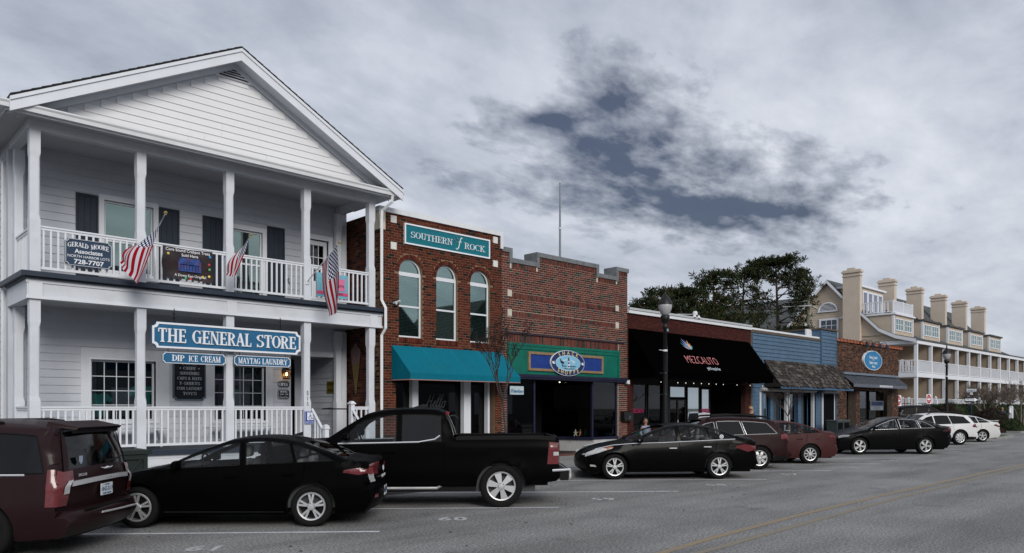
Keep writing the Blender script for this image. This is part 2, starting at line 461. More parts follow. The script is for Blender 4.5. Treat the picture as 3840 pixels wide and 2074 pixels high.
# ================================================================== SETTING
def asphalt_mat():
 m = bpy.data.materials.new('asphalt'); m.use_nodes = True
 t = m.node_tree; t.nodes.clear(); nn, ll = t.nodes.new, t.links.new
 b = nn('ShaderNodeBsdfPrincipled'); o = nn('ShaderNodeOutputMaterial'); ll(b.outputs[0], o.inputs[0])
 b.inputs['Roughness'].default_value = .88; b.inputs['Specular IOR Level'].default_value = .25
 g = nn('ShaderNodeNewGeometry')
 def noi(s, d, r, vec=None):
  n = nn('ShaderNodeTexNoise'); n.inputs['Scale'].default_value = s; n.inputs['Detail'].default_value = d; n.inputs['Roughness'].default_value = r
  ll(vec or g.outputs['Position'], n.inputs['Vector']); return n.outputs['Fac']
 def rmp(f, st):
  n = nn('ShaderNodeValToRGB'); e = n.color_ramp.elements
  while len(e) < len(st): e.new(.5)
  for i, (p, c) in enumerate(st): e[i].position = p; e[i].color = (c, c, c, 1)
  ll(f, n.inputs[0]); return n.outputs[0]
 def mul(a, c):
  n = nn('ShaderNodeMath'); n.operation = 'MULTIPLY'; ll(a, n.inputs[0]); ll(c, n.inputs[1]); return n.outputs[0]
 mp = nn('ShaderNodeMapping'); mp.inputs['Scale'].default_value = (.16, 1.1, 1); mp.inputs['Rotation'].default_value = (0, 0, R(-3)); ll(g.outputs['Position'], mp.inputs[0])
 grain = rmp(noi(26, 4, .8), [(.32, .28), (.5, .92), (.66, 1.85)])
 agg = rmp(noi(85, 2, .6), [(.35, .6), (.62, 1.35)])
 broad = rmp(noi(.35, 6, .6), [(.35, .84), (.65, 1.12)])
 lanes = rmp(noi(1.0, 5, .6, mp.outputs[0]), [(.38, .80), (.52, 1.0), (.7, 1.1)])
 streak = rmp(noi(2.6, 8, .72, mp.outputs[0]), [(.27, .55), (.36, 1.0)])
 v = mul(mul(mul(grain, agg), mul(broad, lanes)), mul(streak, rmp(noi(.9, 7, .65), [(.60, 1.0), (.70, .72)])))
 vor = nn('ShaderNodeTexVoronoi'); vor.feature = 'DISTANCE_TO_EDGE'; vor.inputs['Scale'].default_value = .22
 wv = nn('ShaderNodeVectorMath'); wv.operation = 'ADD'
 nz = nn('ShaderNodeTexNoise'); nz.inputs['Scale'].default_value = 1.1; nz.inputs['Detail'].default_value = 6; ll(g.outputs['Position'], nz.inputs['Vector'])
 ll(g.outputs['Position'], wv.inputs[0]); ll(nz.outputs['Color'], wv.inputs[1]); ll(wv.outputs[0], vor.inputs['Vector'])
 v = mul(v, rmp(vor.outputs['Distance'], [(.0, .86), (.004, 1.0)]))
 col = nn('ShaderNodeVectorMath'); col.operation = 'SCALE'; col.inputs[0].default_value = (.208, .206, .203); ll(v, col.inputs['Scale'])
 ll(col.outputs[0], b.inputs['Base Color'])
 bp = nn('ShaderNodeBump'); bp.inputs['Strength'].default_value = .6; bp.inputs['Distance'].default_value = .006
 ll(noi(60, 4, .7), bp.inputs['Height']); ll(bp.outputs[0], b.inputs['Normal'])
 return m
ASPH = asphalt_mat()
GRASS = mat('grass_ground', (.045, .07, .02), .9, .4, 1.5)
tag(MB().box(-400, 1400, -400, 1400, -.6, -.02).build('ground', mat('bare_ground', (.12, .12, .11), .9, .3, .5)), None, None, kind='structure')
tag(MB().box(-80, 500, -9, 13.62, -.4, 0).build('road', ASPH), None, None, kind='structure')
tag(MB().box(57.0, 64.0, 13.62, 300, -.4, 0).build('side_street', ASPH), None, None, kind='structure')
tag(MB().box(-80, 500, -14, -9.0, -.4, .13).build('harbour_pavement', CONC), None, None, kind='structure')
# kerb, pavement
KERB = mat('kerb_concrete', (.24, .235, .225), .85, .15, 3, dirt=(.09, .09, .085), dirt_amt=.6, bump=.4)
kb = MB()
x = -60.0
while x < 54.5:
 kb.hexa([(x, 13.62, -.2), (x + 2.98, 13.62, -.2), (x + 2.98, 13.80, -.2), (x, 13.80, -.2), (x, 13.65, .13), (x + 2.98, 13.65, .13), (x + 2.98, 13.80, .13), (x, 13.80, .13)])
 x += 3.0
tag(kb.build('kerb', KERB), None, None, kind='structure')
pv = MB()
x = -60.0
while x < 55.5:
 for (a, b) in ((13.81, 15.40), (15.415, 16.98), (16.995, 18.45)):
  pv.box(x, x + 1.485, a, b, -.2, .128)
 x += 1.5
tag(pv.build('pavement', CONC), None, None, kind='structure')
tag(MB().box(-60, 56, 18.0, 34, -.3, .112).build('pavement_base', mat('joint_dirt', (.06, .06, .055), .9)), None, None, kind='structure')
PAVER = mat('red_paver', (.14, .055, .04), .85, .35, 7, bump=.3)
rb = MB(); x = 12.9
while x < 56:
 y = 18.46 + .0
 for j in range(8):
  rb.box(x + (.1 if j % 2 else 0), x + .195 + (.1 if j % 2 else 0), y, y + .098, .09, .128 + rnd.uniform(-.002, .002)); y += .104
 x += .202
tag(rb.build('paver_strip', PAVER), None, None, kind='structure')
# hotel corner: kerbed island, lawn
tag(MB().box(65.0, 500, 16.6, 120, -.3, .10).build('lawn', GRASS), None, None, kind='structure')
tag(MB().box(64.6, 500, 14.2, 16.55, -.3, .12).build('corner_pavement', CONC), None, None, kind='structure')
isl = MB(); pts = [(48.6, 13.9), (49.2, 12.7), (52, 12.2), (55.3, 12.5), (56.8, 13.6), (56.9, 14.9), (50, 14.9)]
isl.prism([(a, b, -.1) for a, b in pts], (0, 0, .24))
tag(isl.build('corner_kerb', KERB), None, None, kind='structure')
isl = MB(); isl.prism([(52.5 + (a - 52.5) * .88, 13.6 + (b - 13.6) * .82, 0) for a, b in pts], (0, 0, .15))
tag(isl.build('corner_lawn', GRASS), None, None, kind='structure')
isl = MB(); pts2 = [(66, 13.9), (70, 12.3), (84, 12.3), (110, 12.6), (110, 15), (66, 15)]
isl.prism([(a, b, -.1) for a, b in pts2], (0, 0, .235))
tag(isl.build('far_kerb', KERB), None, None, kind='structure')
# painted markings
PAINT = mat('worn_white_paint', (.56, .57, .59), .8, .2, 30, dirt=(.22, .22, .22), dirt_scale=9, dirt_amt=.7)
PAINTY = mat('worn_yellow_paint', (.26, .20, .125), .8, .25, 30, dirt=(.18, .175, .17), dirt_scale=7, dirt_amt=.9)
PAINTY2 = mat('faded_yellow_paint', (.22, .19, .14), .8, .25, 30, dirt=(.18, .18, .175), dirt_scale=5, dirt_amt=.95)
ENDS = [-5.37, -1.42, 2.53, 6.49, 10.5, 14.45, 18.5, 22.41, 26.3, 30.3, 34.2, 38.5, 43.0, 47.0]
EY = {22.41: 9.71, 26.3: 9.76, 30.3: 9.85, 34.2: 9.94, 38.5: 10.2, 43.0: 10.4, 47.0: 10.6}
for ex in ENDS:
 ey = EY.get(ex, 9.72); a = R(40.5); Ln = (13.55 - ey) / math.sin(a)
 d = Vector((-math.cos(a), math.sin(a), 0)); n = Vector((math.sin(a), math.cos(a), 0)) * .05
 p = Vector((ex, ey, .004)); q = p + d * Ln; mb = MB(); K = 24
 vs = []
 for i in range(K + 1):
  c = p.lerp(q, i / K); wv = 1 + rnd.uniform(-.12, .12)
  vs += [tuple(c - n * wv), tuple(c + n * wv)]
 mb.add(vs, [(2 * i, 2 * i + 2, 2 * i + 3, 2 * i + 1) for i in range(K)])
 tag(mb.build('stall_line', PAINT), None, None, group='stall lines', kind='structure')
def stripe(name, pts, wdt, m, z):
 out = []
 for i in range(len(pts) - 1):
  (x0, y0), (x1, y1) = pts[i], pts[i + 1]
  for k in range(8): out.append((x0 + (x1 - x0) * k / 8, y0 + (y1 - y0) * k / 8))
 out.append(pts[-1]); mb = MB(); vs = []
 for x_, y_ in out: vs += [(x_, y_ - wdt / 2, z), (x_, y_ + wdt / 2, z)]
 mb.add(vs, [(2 * i, 2 * i + 2, 2 * i + 3, 2 * i + 1) for i in range(len(out) - 1)])
 tag(mb.build(name, m), None, None, kind='structure')
stripe('centre_line', [(-30, 3.2), (0, 5.0), (8.2, 5.77), (9.9, 5.94), (12.9, 6.12), (16.7, 6.24), (29.3, 6.42), (60, 6.9), (300, 10)], .12, PAINTY, .004)
stripe('centre_line', [(-30, 2.8), (0, 4.6), (8.5, 5.43), (12.8, 5.66), (17, 5.86), (28.4, 6.12), (60, 6.65), (300, 9.7)], .12, PAINTY2, .0045)
PAINTN = mat('worn_number_paint', (.44, .45, .46), .8, .3, 30, dirt=(.22, .22, .22), dirt_scale=12, dirt_amt=.95)
for i, (px, py) in enumerate([(770, 2058), (1697, 1947), (2262, 1873), (2684, 1819), (2962, 1779.5), (3190, 1753), (3340, 1729), (3480, 1709), (3585, 1693)]):
 g = gp(px, py); s = ['61', '60', '59', '58', '57', '56', '55', '54', '53'][i]
 m4 = Matrix.Translation((g[0], g[1], .005)) @ Matrix.Rotation(R(-40), 4, 'Z') @ Matrix.Diagonal((1.0, 1.15, 1, 1))
 o = text(s, (0, 0, 0), .46, PAINTN, None, ext=0, bold=.012, mat4=m4, name='stall_number', space=1.15)
 o['kind'] = 'structure'
# ================================================================== building helpers
def holes_wall(name, x0, x1, z0, z1, Y, th, holes, m, parent):
 xs = sorted({x0, x1, *[min(max(h[0], x0), x1) for h in holes], *[min(max(h[1], x0), x1) for h in holes]})
 zs = sorted({z0, z1, *[min(max(h[2], z0), z1) for h in holes], *[min(max(h[3], z0), z1) for h in holes]})
 mb = MB()
 for i in range(len(xs) - 1):
  run = None
  for j in range(len(zs) - 1):
   cx, cz = (xs[i] + xs[i + 1]) / 2, (zs[j] + zs[j + 1]) / 2
   ins = any(h[0] < cx < h[1] and h[2] < cz < h[3] for h in holes)
   if ins:
    if run is not None: mb.box(xs[i], xs[i + 1], Y, Y + th, run, zs[j]); run = None
   elif run is None: run = zs[j]
  if run is not None: mb.box(xs[i], xs[i + 1], Y, Y + th, run, z1)
 return mb.build(name, m, parent)
PLK = {}
def siding(parent, x0, x1, z0, z1, Y, ex, m, holes=(), edge=None, butt=3.7, seed=3, thick=.026):
 """lapped boards facing -Y, one object each"""
 rr = random.Random(seed)
 key = m.name
 if key not in PLK:
  mb = MB().hexa([(0, -1, 0), (1, -1, 0), (1, 0, 0), (0, 0, 0), (0, -.25, 1), (1, -.25, 1), (1, 0, 1), (0, 0, 1)])
  PLK[key] = proto('plank_' + key, mb, m)
 z = z0; n = 0
 while z < z1 - .02:
  h = min(ex, z1 - z)
  a, b = (x0, x1) if edge is None else edge(z + h)
  if b - a > .05:
   ints = [(a, b)]
   for hx0, hx1, hz0, hz1 in holes:
    if hz1 > z + .05 and hz0 < z + h - .05:
     nx = []
     for p, q in ints:
      if hx1 <= p or hx0 >= q: nx.append((p, q)); continue
      if hx0 - p > .03: nx.append((p, hx0))
      if q - hx1 > .03: nx.append((hx1, q))
     ints = nx
   for p, q in ints:
    while q - p > .03:
     e = q if q - p < butt * 1.3 else p + butt * rr.uniform(.5, 1.0)
     pinst(PLK[key], 'plank', (p, Y + rr.uniform(-.0015, .0015), z), parent, (e - p - .003, thick, h + .004)); n += 1
     p = e
  z += ex
 return n
def window(parent, x0, x1, z0, z1, Y, cols, rows, glass, frame=TRIMW, case=.11, rec=.05, mt=.018, rail=None, sill=True, panes=True, case_m=None, name='window'):
 """part window > pane, sill; frame and glazing bars in the window's own mesh"""
 mb = MB()
 f = .05
 for a, b, c, d in ((x0, x0 + f, z0, z1), (x1 - f, x1, z0, z1), (x0 + f, x1 - f, z0, z0 + f), (x0 + f, x1 - f, z1 - f, z1)):
  mb.box(a, b, Y + rec - .02, Y + rec + .03, c, d)
 gx0, gx1, gz0, gz1 = x0 + f, x1 - f, z0 + f, z1 - f
 for i in range(1, cols):
  xx = gx0 + (gx1 - gx0) * i / cols; mb.box(xx - mt / 2, xx + mt / 2, Y + rec - .006, Y + rec + .006, gz0, gz1)
 for j in range(1, rows):
  zz = gz0 + (gz1 - gz0) * j / rows; mb.box(gx0, gx1, Y + rec - .0065, Y + rec + .0065, zz - mt / 2, zz + mt / 2)
 if rail: mb.box(gx0, gx1, Y + rec - .03, Y + rec + .01, rail - .025, rail + .025)
 if case:
  for a, b, c, d in ((x0 - case, x0, z0 - case, z1 + case), (x1, x1 + case, z0 - case, z1 + case), (x0, x1, z1, z1 + case), (x0, x1, z0 - case, z0)):
   mb.box(a, b, Y - .032, Y + rec, c, d)
 wo_ = mb.build(name, case_m or frame, parent)
 if panes:
  for i in range(cols):
   for j in range(rows):
    a = gx0 + (gx1 - gx0) * i / cols; b = gx0 + (gx1 - gx0) * (i + 1) / cols
    c = gz0 + (gz1 - gz0) * j / rows; d = gz0 + (gz1 - gz0) * (j + 1) / rows
    pbox('pane', a, b, Y + rec + .008, Y + rec + .012, c, d, glass, wo_)
 if sill: part('sill', x0 - case - .03, x1 + case + .03, Y - .07, Y - .033, z0 - case - .03, z0 - case + .02, frame, wo_)
 return wo_
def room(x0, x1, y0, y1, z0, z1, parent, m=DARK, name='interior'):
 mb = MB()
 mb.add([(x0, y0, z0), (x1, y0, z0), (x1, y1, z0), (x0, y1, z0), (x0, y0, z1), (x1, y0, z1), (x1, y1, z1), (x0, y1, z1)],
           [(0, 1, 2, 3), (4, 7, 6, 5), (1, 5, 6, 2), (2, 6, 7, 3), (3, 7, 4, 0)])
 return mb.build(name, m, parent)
def bmats(prefix, cols, rough=.85):
 return [mat('%s_brick_%d' % (prefix, i), c, rough, .28, 9, bump=.35, bscale=45, spec=.15) for i, c in enumerate(cols)]
def brick_wall(parent, x0, x1, z0, z1, Y, bl, bh, j, mats, wts, mortar, holes=(), arches=(), top=None, n_ind=300, seed=1, proud=.012, back=.25, side=None, jag=0.0):
 """running bond; side=X puts the wall on the plane x=X facing -X (x0..x1 are then Y)"""
 rr = random.Random(seed); bl2, bh2 = bl + j, bh + j
 cand = []
 n = 0; z = z0
 while z < z1:
  off = (n % 2) * bl2 / 2
  x = x0 - off
  zt = min(z + bh, z1)
  while x < x1 - .01:
   a, b = max(x, x0), min(x + bl, x1)
   x += bl2
   if b - a < .03: continue
   segs = [(a, b)]; low = []
   for h in holes:
    if h[3] > z + .02 and h[2] < zt - .02:
     ns = []
     for p, q in segs:
      if h[1] <= p or h[0] >= q: ns.append((p, q)); continue
      if h[0] - p > .03: ns.append((p, h[0]))
      if q - h[1] > .03: ns.append((h[1], q))
      if h[2] - z > .02: low.append((max(p, h[0]), min(q, h[1]), z, h[2]))
      elif zt - h[3] > .02: low.append((max(p, h[0]), min(q, h[1]), h[3] + .01, zt))
     segs = ns
   for (cx, cz, rad) in arches:
    if z + bh > cz:
     dz = max(z, cz) - cz
     if dz < rad:
      hw_ = math.sqrt(rad * rad - dz * dz); ns = []
      for p, q in segs:
       if cx + hw_ <= p or cx - hw_ >= q: ns.append((p, q)); continue
       if cx - hw_ - p > .03: ns.append((p, cx - hw_))
       if q - cx - hw_ > .03: ns.append((cx + hw_, q))
      segs = ns
   for p, q in segs:
    if top and z + bh > top((p + q) / 2): continue
    cand.append((p, q, z, zt))
   for c_ in low:
    if c_[1] - c_[0] > .03 and not any(h[0] < (c_[0] + c_[1]) / 2 < h[1] and h[2] < (c_[2] + c_[3]) / 2 < h[3] for h in holes) and not (top and c_[3] > top((c_[0] + c_[1]) / 2)): cand.append(c_)
  z += bh2; n += 1
 cand.sort(key=lambda c: (c[0] if side is None else c[0]) + abs(c[2] - 2) * .02 if n_ind else 0)
 protos = [proto('brick', MB().box(0, 1, -1, 0, 0, 1), m) for m in mats] if n_ind else []
 rest = MB()
 for i, (p, q, za_, zb_) in enumerate(cand):
  k = rr.choices(range(len(mats)), wts)[0]; pr = proud * rr.uniform(.7, 1.25)
  if side is None:
   if i < n_ind: pinst(protos[k], 'brick', (p, Y, za_), parent, (q - p, pr, zb_ - za_))
   else:
    rest.add([(p, Y - pr, za_), (q, Y - pr, za_), (q, Y, za_), (p, Y, za_), (p, Y - pr, zb_), (q, Y - pr, zb_), (q, Y, zb_), (p, Y, zb_)],
                         [(4, 5, 6, 7), (0, 1, 5, 4), (1, 2, 6, 5), (3, 0, 4, 7), (3, 2, 1, 0)], k)
  else:
   if i < n_ind: pinst(protos[k], 'brick', (side, p, za_), parent, (q - p, pr, zb_ - za_), (0, 0, R(-90)) if False else (0, 0, R(90)))
   else:
    s = side
    rest.add([(s - pr, p, za_), (s, p, za_), (s, q, za_), (s - pr, q, za_), (s - pr, p, zb_), (s, p, zb_), (s, q, zb_), (s - pr, q, zb_)],
                         [(4, 5, 6, 7), (0, 1, 5, 4), (2, 3, 7, 6), (3, 0, 4, 7), (3, 2, 1, 0)], k)
 if rest.f:
  o = rest.build('brickwork', mats, parent); o['kind'] = 'stuff'
 return len(cand)
# ================================================================== GENERAL STORE
GS = thing('general_store', 'white clapboard two-storey store with double porch and wide gable', 'building', (8.26, 21.2, 0))
FL, UF = .86, 4.85          # porch floor, upper floor
BY, PY = 21.2, 19.3         # back wall, post line
XL_, XR_ = 3.85, 12.86
recess = (10.97, 12.52, FL, 3.46)
Lw = [(5.50, 7.06, 1.53, 3.11), (8.64, 10.16, 1.50, 3.11)]
Uw = [(5.80, 7.00, 5.38, 7.2), (9.14, 10.06, 5.0, 7.02)]
udoor = (11.46, 12.24, 4.87, 7.1)
lowh = [recess] + Lw
uph = Uw + [udoor]
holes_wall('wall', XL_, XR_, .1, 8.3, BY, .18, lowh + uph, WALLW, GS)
# side wall and the rest of the block
sw = MB(); sw.box(XL_ - .12, XL_, BY, 34, 0, 8.3); sw.build('side_wall', WALLW, GS)
mb = MB(); mb.box(XL_, XR_, 33.9, 34, 0, 8.3); mb.build('rear_wall', WALLW, GS)
pk = proto('plank_side', MB().hexa([(-1, 0, 0), (0, 0, 0), (0, 1, 0), (-1, 1, 0), (-.25, 0, 1), (0, 0, 1), (0, 1, 1), (-.25, 1, 1)]), WALLW)
z = .9
while z < 8.1:
 pinst(pk, 'plank', (XL_ - .12, BY + .25, z), GS, (.02, 5.5, .2)); z += .2
# planks on the two porch walls
cas = .20
exp_low = [(recess[0] - .02, recess[1] + .34, FL, 3.9), (Lw[0][0] - .22, Lw[0][1] + .34, 1.33, 3.4), (Lw[1][0] - .34, Lw[1][1] + .22, 1.33, 3.4), (XL_, XL_ + .24, 0, 9), (XR_ - .30, XR_, 0, 9)]
exp_up = [(a - .14, b + .14, c - .12, d + .16) for a, b, c, d in uph] + [(XL_, XL_ + .24, 0, 9), (XR_ - .30, XR_, 0, 9)]
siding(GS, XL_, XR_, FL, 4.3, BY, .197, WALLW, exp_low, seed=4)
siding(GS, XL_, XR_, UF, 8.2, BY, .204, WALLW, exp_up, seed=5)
for a, b, c, d in ((XL_ + .01, XL_ + .22, FL, 4.28), (XR_ - .28, XR_ - .02, FL, 4.28), (XL_ + .01, XL_ + .22, UF, 8.18), (XR_ - .28, XR_ - .02, UF, 8.18)):
 part('corner_board', a, b, BY - .10, BY - .001, c, d, WHITE, GS)
# flat panels round the shop windows
for a, b, c, d in ((5.27, 5.5, 1.33, 3.4), (7.06, 7.41, 1.33, 3.4), (5.5, 7.06, 3.11, 3.4), (5.5, 7.06, 1.33, 1.53), (8.30, 8.64, 1.33, 3.4), (10.16, 10.38, 1.33, 3.4), (8.64, 10.16, 3.11, 3.4), (8.64, 10.16, 1.33, 1.5)):
 part('casing', a, b, BY - .03, BY - .002, c, d, WHITE, GS)
window(GS, *Lw[0], BY, 5, 4, GLASSS, case=.04, rec=.12)
window(GS, *Lw[1], BY, 5, 4, GLASSS, case=.04, rec=.12)
window(GS, *Uw[0], BY, 1, 1, GLASSG, case=.13, rec=.06, rail=6.18)
window(GS, *Uw[1], BY, 1, 1, GLASSG, case=.13, rec=.06, rail=6.05)
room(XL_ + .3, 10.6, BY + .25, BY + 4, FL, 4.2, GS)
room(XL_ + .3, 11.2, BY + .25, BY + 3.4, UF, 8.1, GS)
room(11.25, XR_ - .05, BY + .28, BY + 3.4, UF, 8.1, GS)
# upper glazed door
dr = part('door', udoor[0] + .02, udoor[1] - .02, BY + .06, BY + .10, udoor[2], udoor[2] + .95, TRIMW, GS)
mb = MB(); d0, d1 = udoor[0] + .02, udoor[1] - .02
for a, b, c, d in ((d0, d0 + .11, 5.8, 7.08), (d1 - .11, d1, 5.8, 7.08), (d0 + .11, d1 - .11, 6.94, 7.08)): mb.box(a, b, BY + .06, BY + .10, c, d)
for i in range(1, 3): mb.box(d0 + .11 + (d1 - d0 - .22) * i / 3 - .012, d0 + .11 + (d1 - d0 - .22) * i / 3 + .012, BY + .07, BY + .09, 5.8, 6.94)
for i in range(1, 3): mb.box(d0 + .11, d1 - .11, BY + .071, BY + .089, 5.82 + 1.12 * i / 3 - .012, 5.82 + 1.12 * i / 3 + .012)
mb.build('door_frame', TRIMW, dr)
for i in range(3):
 for j in range(3): pbox('pane', d0 + .11 + (d1 - d0 - .22) * i / 3 + .013, d0 + .11 + (d1 - d0 - .22) * (i + 1) / 3 - .013, BY + .078, BY + .082, 5.82 + 1.12 * j / 3 + .013, 5.82 + 1.12 * (j + 1) / 3 - .013, GLASSB, dr)
mb = MB()
for a, b, c, d in ((udoor[0] - .14, udoor[0], UF, 7.24), (udoor[1], udoor[1] + .14, UF, 7.24), (udoor[0], udoor[1], 7.1, 7.24)): mb.box(a, b, BY - .034, BY + .06, c, d)
mb.build('door_casing', TRIMW, dr)
# shutters
for a, b, zt in ((5.15, 5.66, 7.26), (7.14, 7.66, 7.25), (8.30, 8.86, 7.23), (10.20, 10.74, 7.25)):
 s = part('shutter', a, b, BY - .05, BY - .021, 5.0, zt, SHUT, GS)
 wd = (b - a - .10) / 3
 for k in range(3): pbox('board', a + .05 + wd * k + .006, a + .05 + wd * (k + 1) - .006, BY - .064, BY - .051, 5.07, zt - .07, SHUT, s)
 for (c, d, e, f) in ((a, a + .045, 5.0, zt), (b - .045, b, 5.0, zt), (a + .045, b - .045, 5.0, 5.06), (a + .045, b - .045, zt - .06, zt)):
  pbox('rail', c, d, BY - .075, BY - .051, e, f, SHUT, s)
for px in (5.06, 7.76, 10.85):
 mb = MB(); mb.tube([(px + .10, BY - .03, 5.60), (px + .02, BY - .07, 5.66), (px - .03, BY - .07, 5.73), (px + .01, BY - .07, 5.78), (px + .04, BY - .07, 5.74)], .012, 5); mb.build('shutter_hook', BLACKM, GS)
# entrance recess
mb = MB(); mb.box(recess[1], recess[1] + .02, BY + .0, BY + 1.75, FL, 3.46); mb.build('recess_wall', WALLW, GS)
pk2 = proto('plank_recess', MB().hexa([(-1, 0, 0), (0, 0, 0), (0, 1, 0), (-1, 1, 0), (-.25, 0, 1), (0, 0, 1), (0, 1, 1), (-.25, 1, 1)]), WALLW)
z = FL
while z < 3.4:
 pinst(pk2, 'plank', (recess[1], BY + .03, z), GS, (.018, 1.7, .197)); z += .197
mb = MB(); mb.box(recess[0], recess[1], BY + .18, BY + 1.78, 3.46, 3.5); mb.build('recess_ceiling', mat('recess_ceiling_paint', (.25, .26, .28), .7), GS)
mb = MB(); mb.box(recess[0] - .03, recess[0], BY + .18, BY + 1.78, FL, 3.46); mb.build('recess_jamb', WALLW, GS)
dd = part('door', recess[0] + .05, 12.0, BY + 1.72, BY + 1.76, FL, 3.2, DARK, GS)
part('recess_back', 12.0, recess[1], BY + 1.72, BY + 1.76, FL, 3.46, WALLW, GS)
part('casing', recess[0] - .02, recess[1] + .10, BY - .03, BY - .001, 3.46, 3.62, WHITE, GS)
part('casing', recess[1], recess[1] + .07, BY - .031, BY - .002, FL, 3.46, WHITE, GS)
# floors, ceilings, beams
x = 3.7
k = 0
while x < 12.9:
 pbox('floorboard', x, x + .135, 19.08, BY + (1.7 if recess[0] < x < recess[1] - .14 else 0), FL - .035, FL, WOODD, GS); x += .14; k += 1
mb = MB(); mb.box(3.72, 12.88, 19.14, BY + 1.7, .1, FL - .04); mb.build('porch_base', mat('base_grey', (.3, .3, .31), .8), GS)  # even grey base behind the skirt boards
z = .14
while z < FL - .06:
 pbox('skirt_board', 3.72, 10.5, 19.115, 19.138, z, min(z + .165, FL - .045), WHITE, GS)
 pbox('skirt_board', 11.95, 12.88, 19.115, 19.138, z, min(z + .165, FL - .045), WHITE, GS); z += .17
part('porch_edge', 3.66, 12.9, 19.04, 19.08, FL - .12, FL - .001, NAVY, GS)
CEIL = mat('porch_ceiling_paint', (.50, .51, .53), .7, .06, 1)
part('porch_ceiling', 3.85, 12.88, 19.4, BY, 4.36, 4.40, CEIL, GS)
part('upper_floor', 3.66, 12.9, 19.06, BY, 4.70, UF - .03, NAVY, GS)
part('floor_edge', 3.58, 12.92, 18.98, 19.06, 4.74, UF, NAVY, GS)
part('floor_edge', 3.58, 3.66, 19.06, BY + .3, 4.74, UF, NAVY, GS)
part('beam', 3.72, 12.88, 19.16, 19.40, 4.27, 4.74, WHITE, GS)
part('beam', 3.72, 3.96, 19.40, BY, 4.27, 4.74, WHITE, GS)
part('beam_moulding', 3.70, 12.9, 19.13, 19.158, 4.27, 4.33, TRIMW, GS)
part('beam_moulding', 3.70, 12.9, 19.135, 19.157, 4.62, 4.72, TRIMW, GS)
for xx in (3.88, 8.26, 12.58): part('beam_moulding', xx - .13, xx + .13, 19.13, 19.157, 4.33, 4.62, TRIMW, GS)
part('eave_beam', 3.74, 12.72, 19.20, 19.40, 7.99, 8.20, WHITE, GS)
part('eave_beam', 3.74, 3.94, 19.40, BY, 7.99, 8.20, WHITE, GS)
part('eave_beam', 12.5, 12.7, 19.40, BY, 7.99, 8.20, WHITE, GS)
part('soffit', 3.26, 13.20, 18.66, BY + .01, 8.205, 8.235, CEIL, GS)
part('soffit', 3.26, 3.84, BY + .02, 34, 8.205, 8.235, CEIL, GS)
def post(cx, z0, z1, y=19.3):
 """square post, middle length planed thinner with chamfers"""
 mb = MB(); prev = None
 secs = [(z0, .105, 0), (z0 + 1.16, .105, 0), (z0 + 1.28, .098, .028), (z1 - .62, .098, .028), (z1 - .50, .105, 0), (z1, .105, 0)]
 rings = []
 for zz, h, ch in secs:
  c = max(ch, .0005); rings.append([(-h + c, -h), (h - c, -h), (h, -h + c), (h, h - c), (h - c, h), (-h + c, h), (-h, h - c), (-h, -h + c)])
 vs = []; fs = []
 for (zz, _, _), r in zip(secs, rings): vs += [(cx + a, y + b, zz) for a, b in r]
 for i in range(len(secs) - 1):
  for j in range(8): fs.append((i * 8 + j, i * 8 + (j + 1) % 8, (i + 1) * 8 + (j + 1) % 8, (i + 1) * 8 + j))
 mb.add(vs, fs); return mb.build('post', WHITE, GS)
PX = [3.88, 6.08, 8.24, 10.44, 12.56]
for p in PX:
 post(p, FL, 4.27); post(p, UF, 7.99)
for zz0, zz1 in ((FL, 4.27), (UF, 7.99)):
 post(3.92, zz0, zz1, 21.06); post(12.50, zz0, zz1, 21.06)
def railing(x0, x1, z, y=19.27, top=1.05, parent=GS, along='x', step=.148, bw=.02, nm=('handrail', 'bottom_rail', 'baluster'), m=TRIMW):
 if along == 'x':
  r = MB().box(x0, x1, y - .045, y + .045, z + top - .035, z + top).box(x0, x1, y - .025, y + .025, z + top - .09, z + top - .036); r.build(nm[0], m, parent)
  part(nm[1], x0, x1, y - .028, y + .028, z + .09, z + .15, m, parent)
 else:
  r = MB().box(y - .045, y + .045, x0, x1, z + top - .035, z + top).box(y - .025, y + .025, x0, x1, z + top - .09, z + top - .036); r.build(nm[0], m, parent)
  part(nm[1], y - .028, y + .028, x0, x1, z + .09, z + .15, m, parent)
 n = max(1, round((x1 - x0) / step)); st = (x1 - x0) / n
 for i in range(n):
  c = x0 + st * (i + .5)
  if along == 'x': pbox(nm[2], c - bw, c + bw, y - bw, y + bw, z + .15, z + top - .09, m, parent)
  else: pbox(nm[2], y - bw, y + bw, c - bw, c + bw, z + .15, z + top - .09, m, parent)
for i in range(4): railing(PX[i] + .1, PX[i + 1] - .1, UF)
for i in range(3): railing(PX[i] + .1, PX[i + 1] - .1, FL)
railing(19.42, 20.95, UF, 3.88, along='y'); railing(19.42, 20.95, FL, 3.88, along='y')
railing(11.98, PX[4] - .1, FL, 19.27)
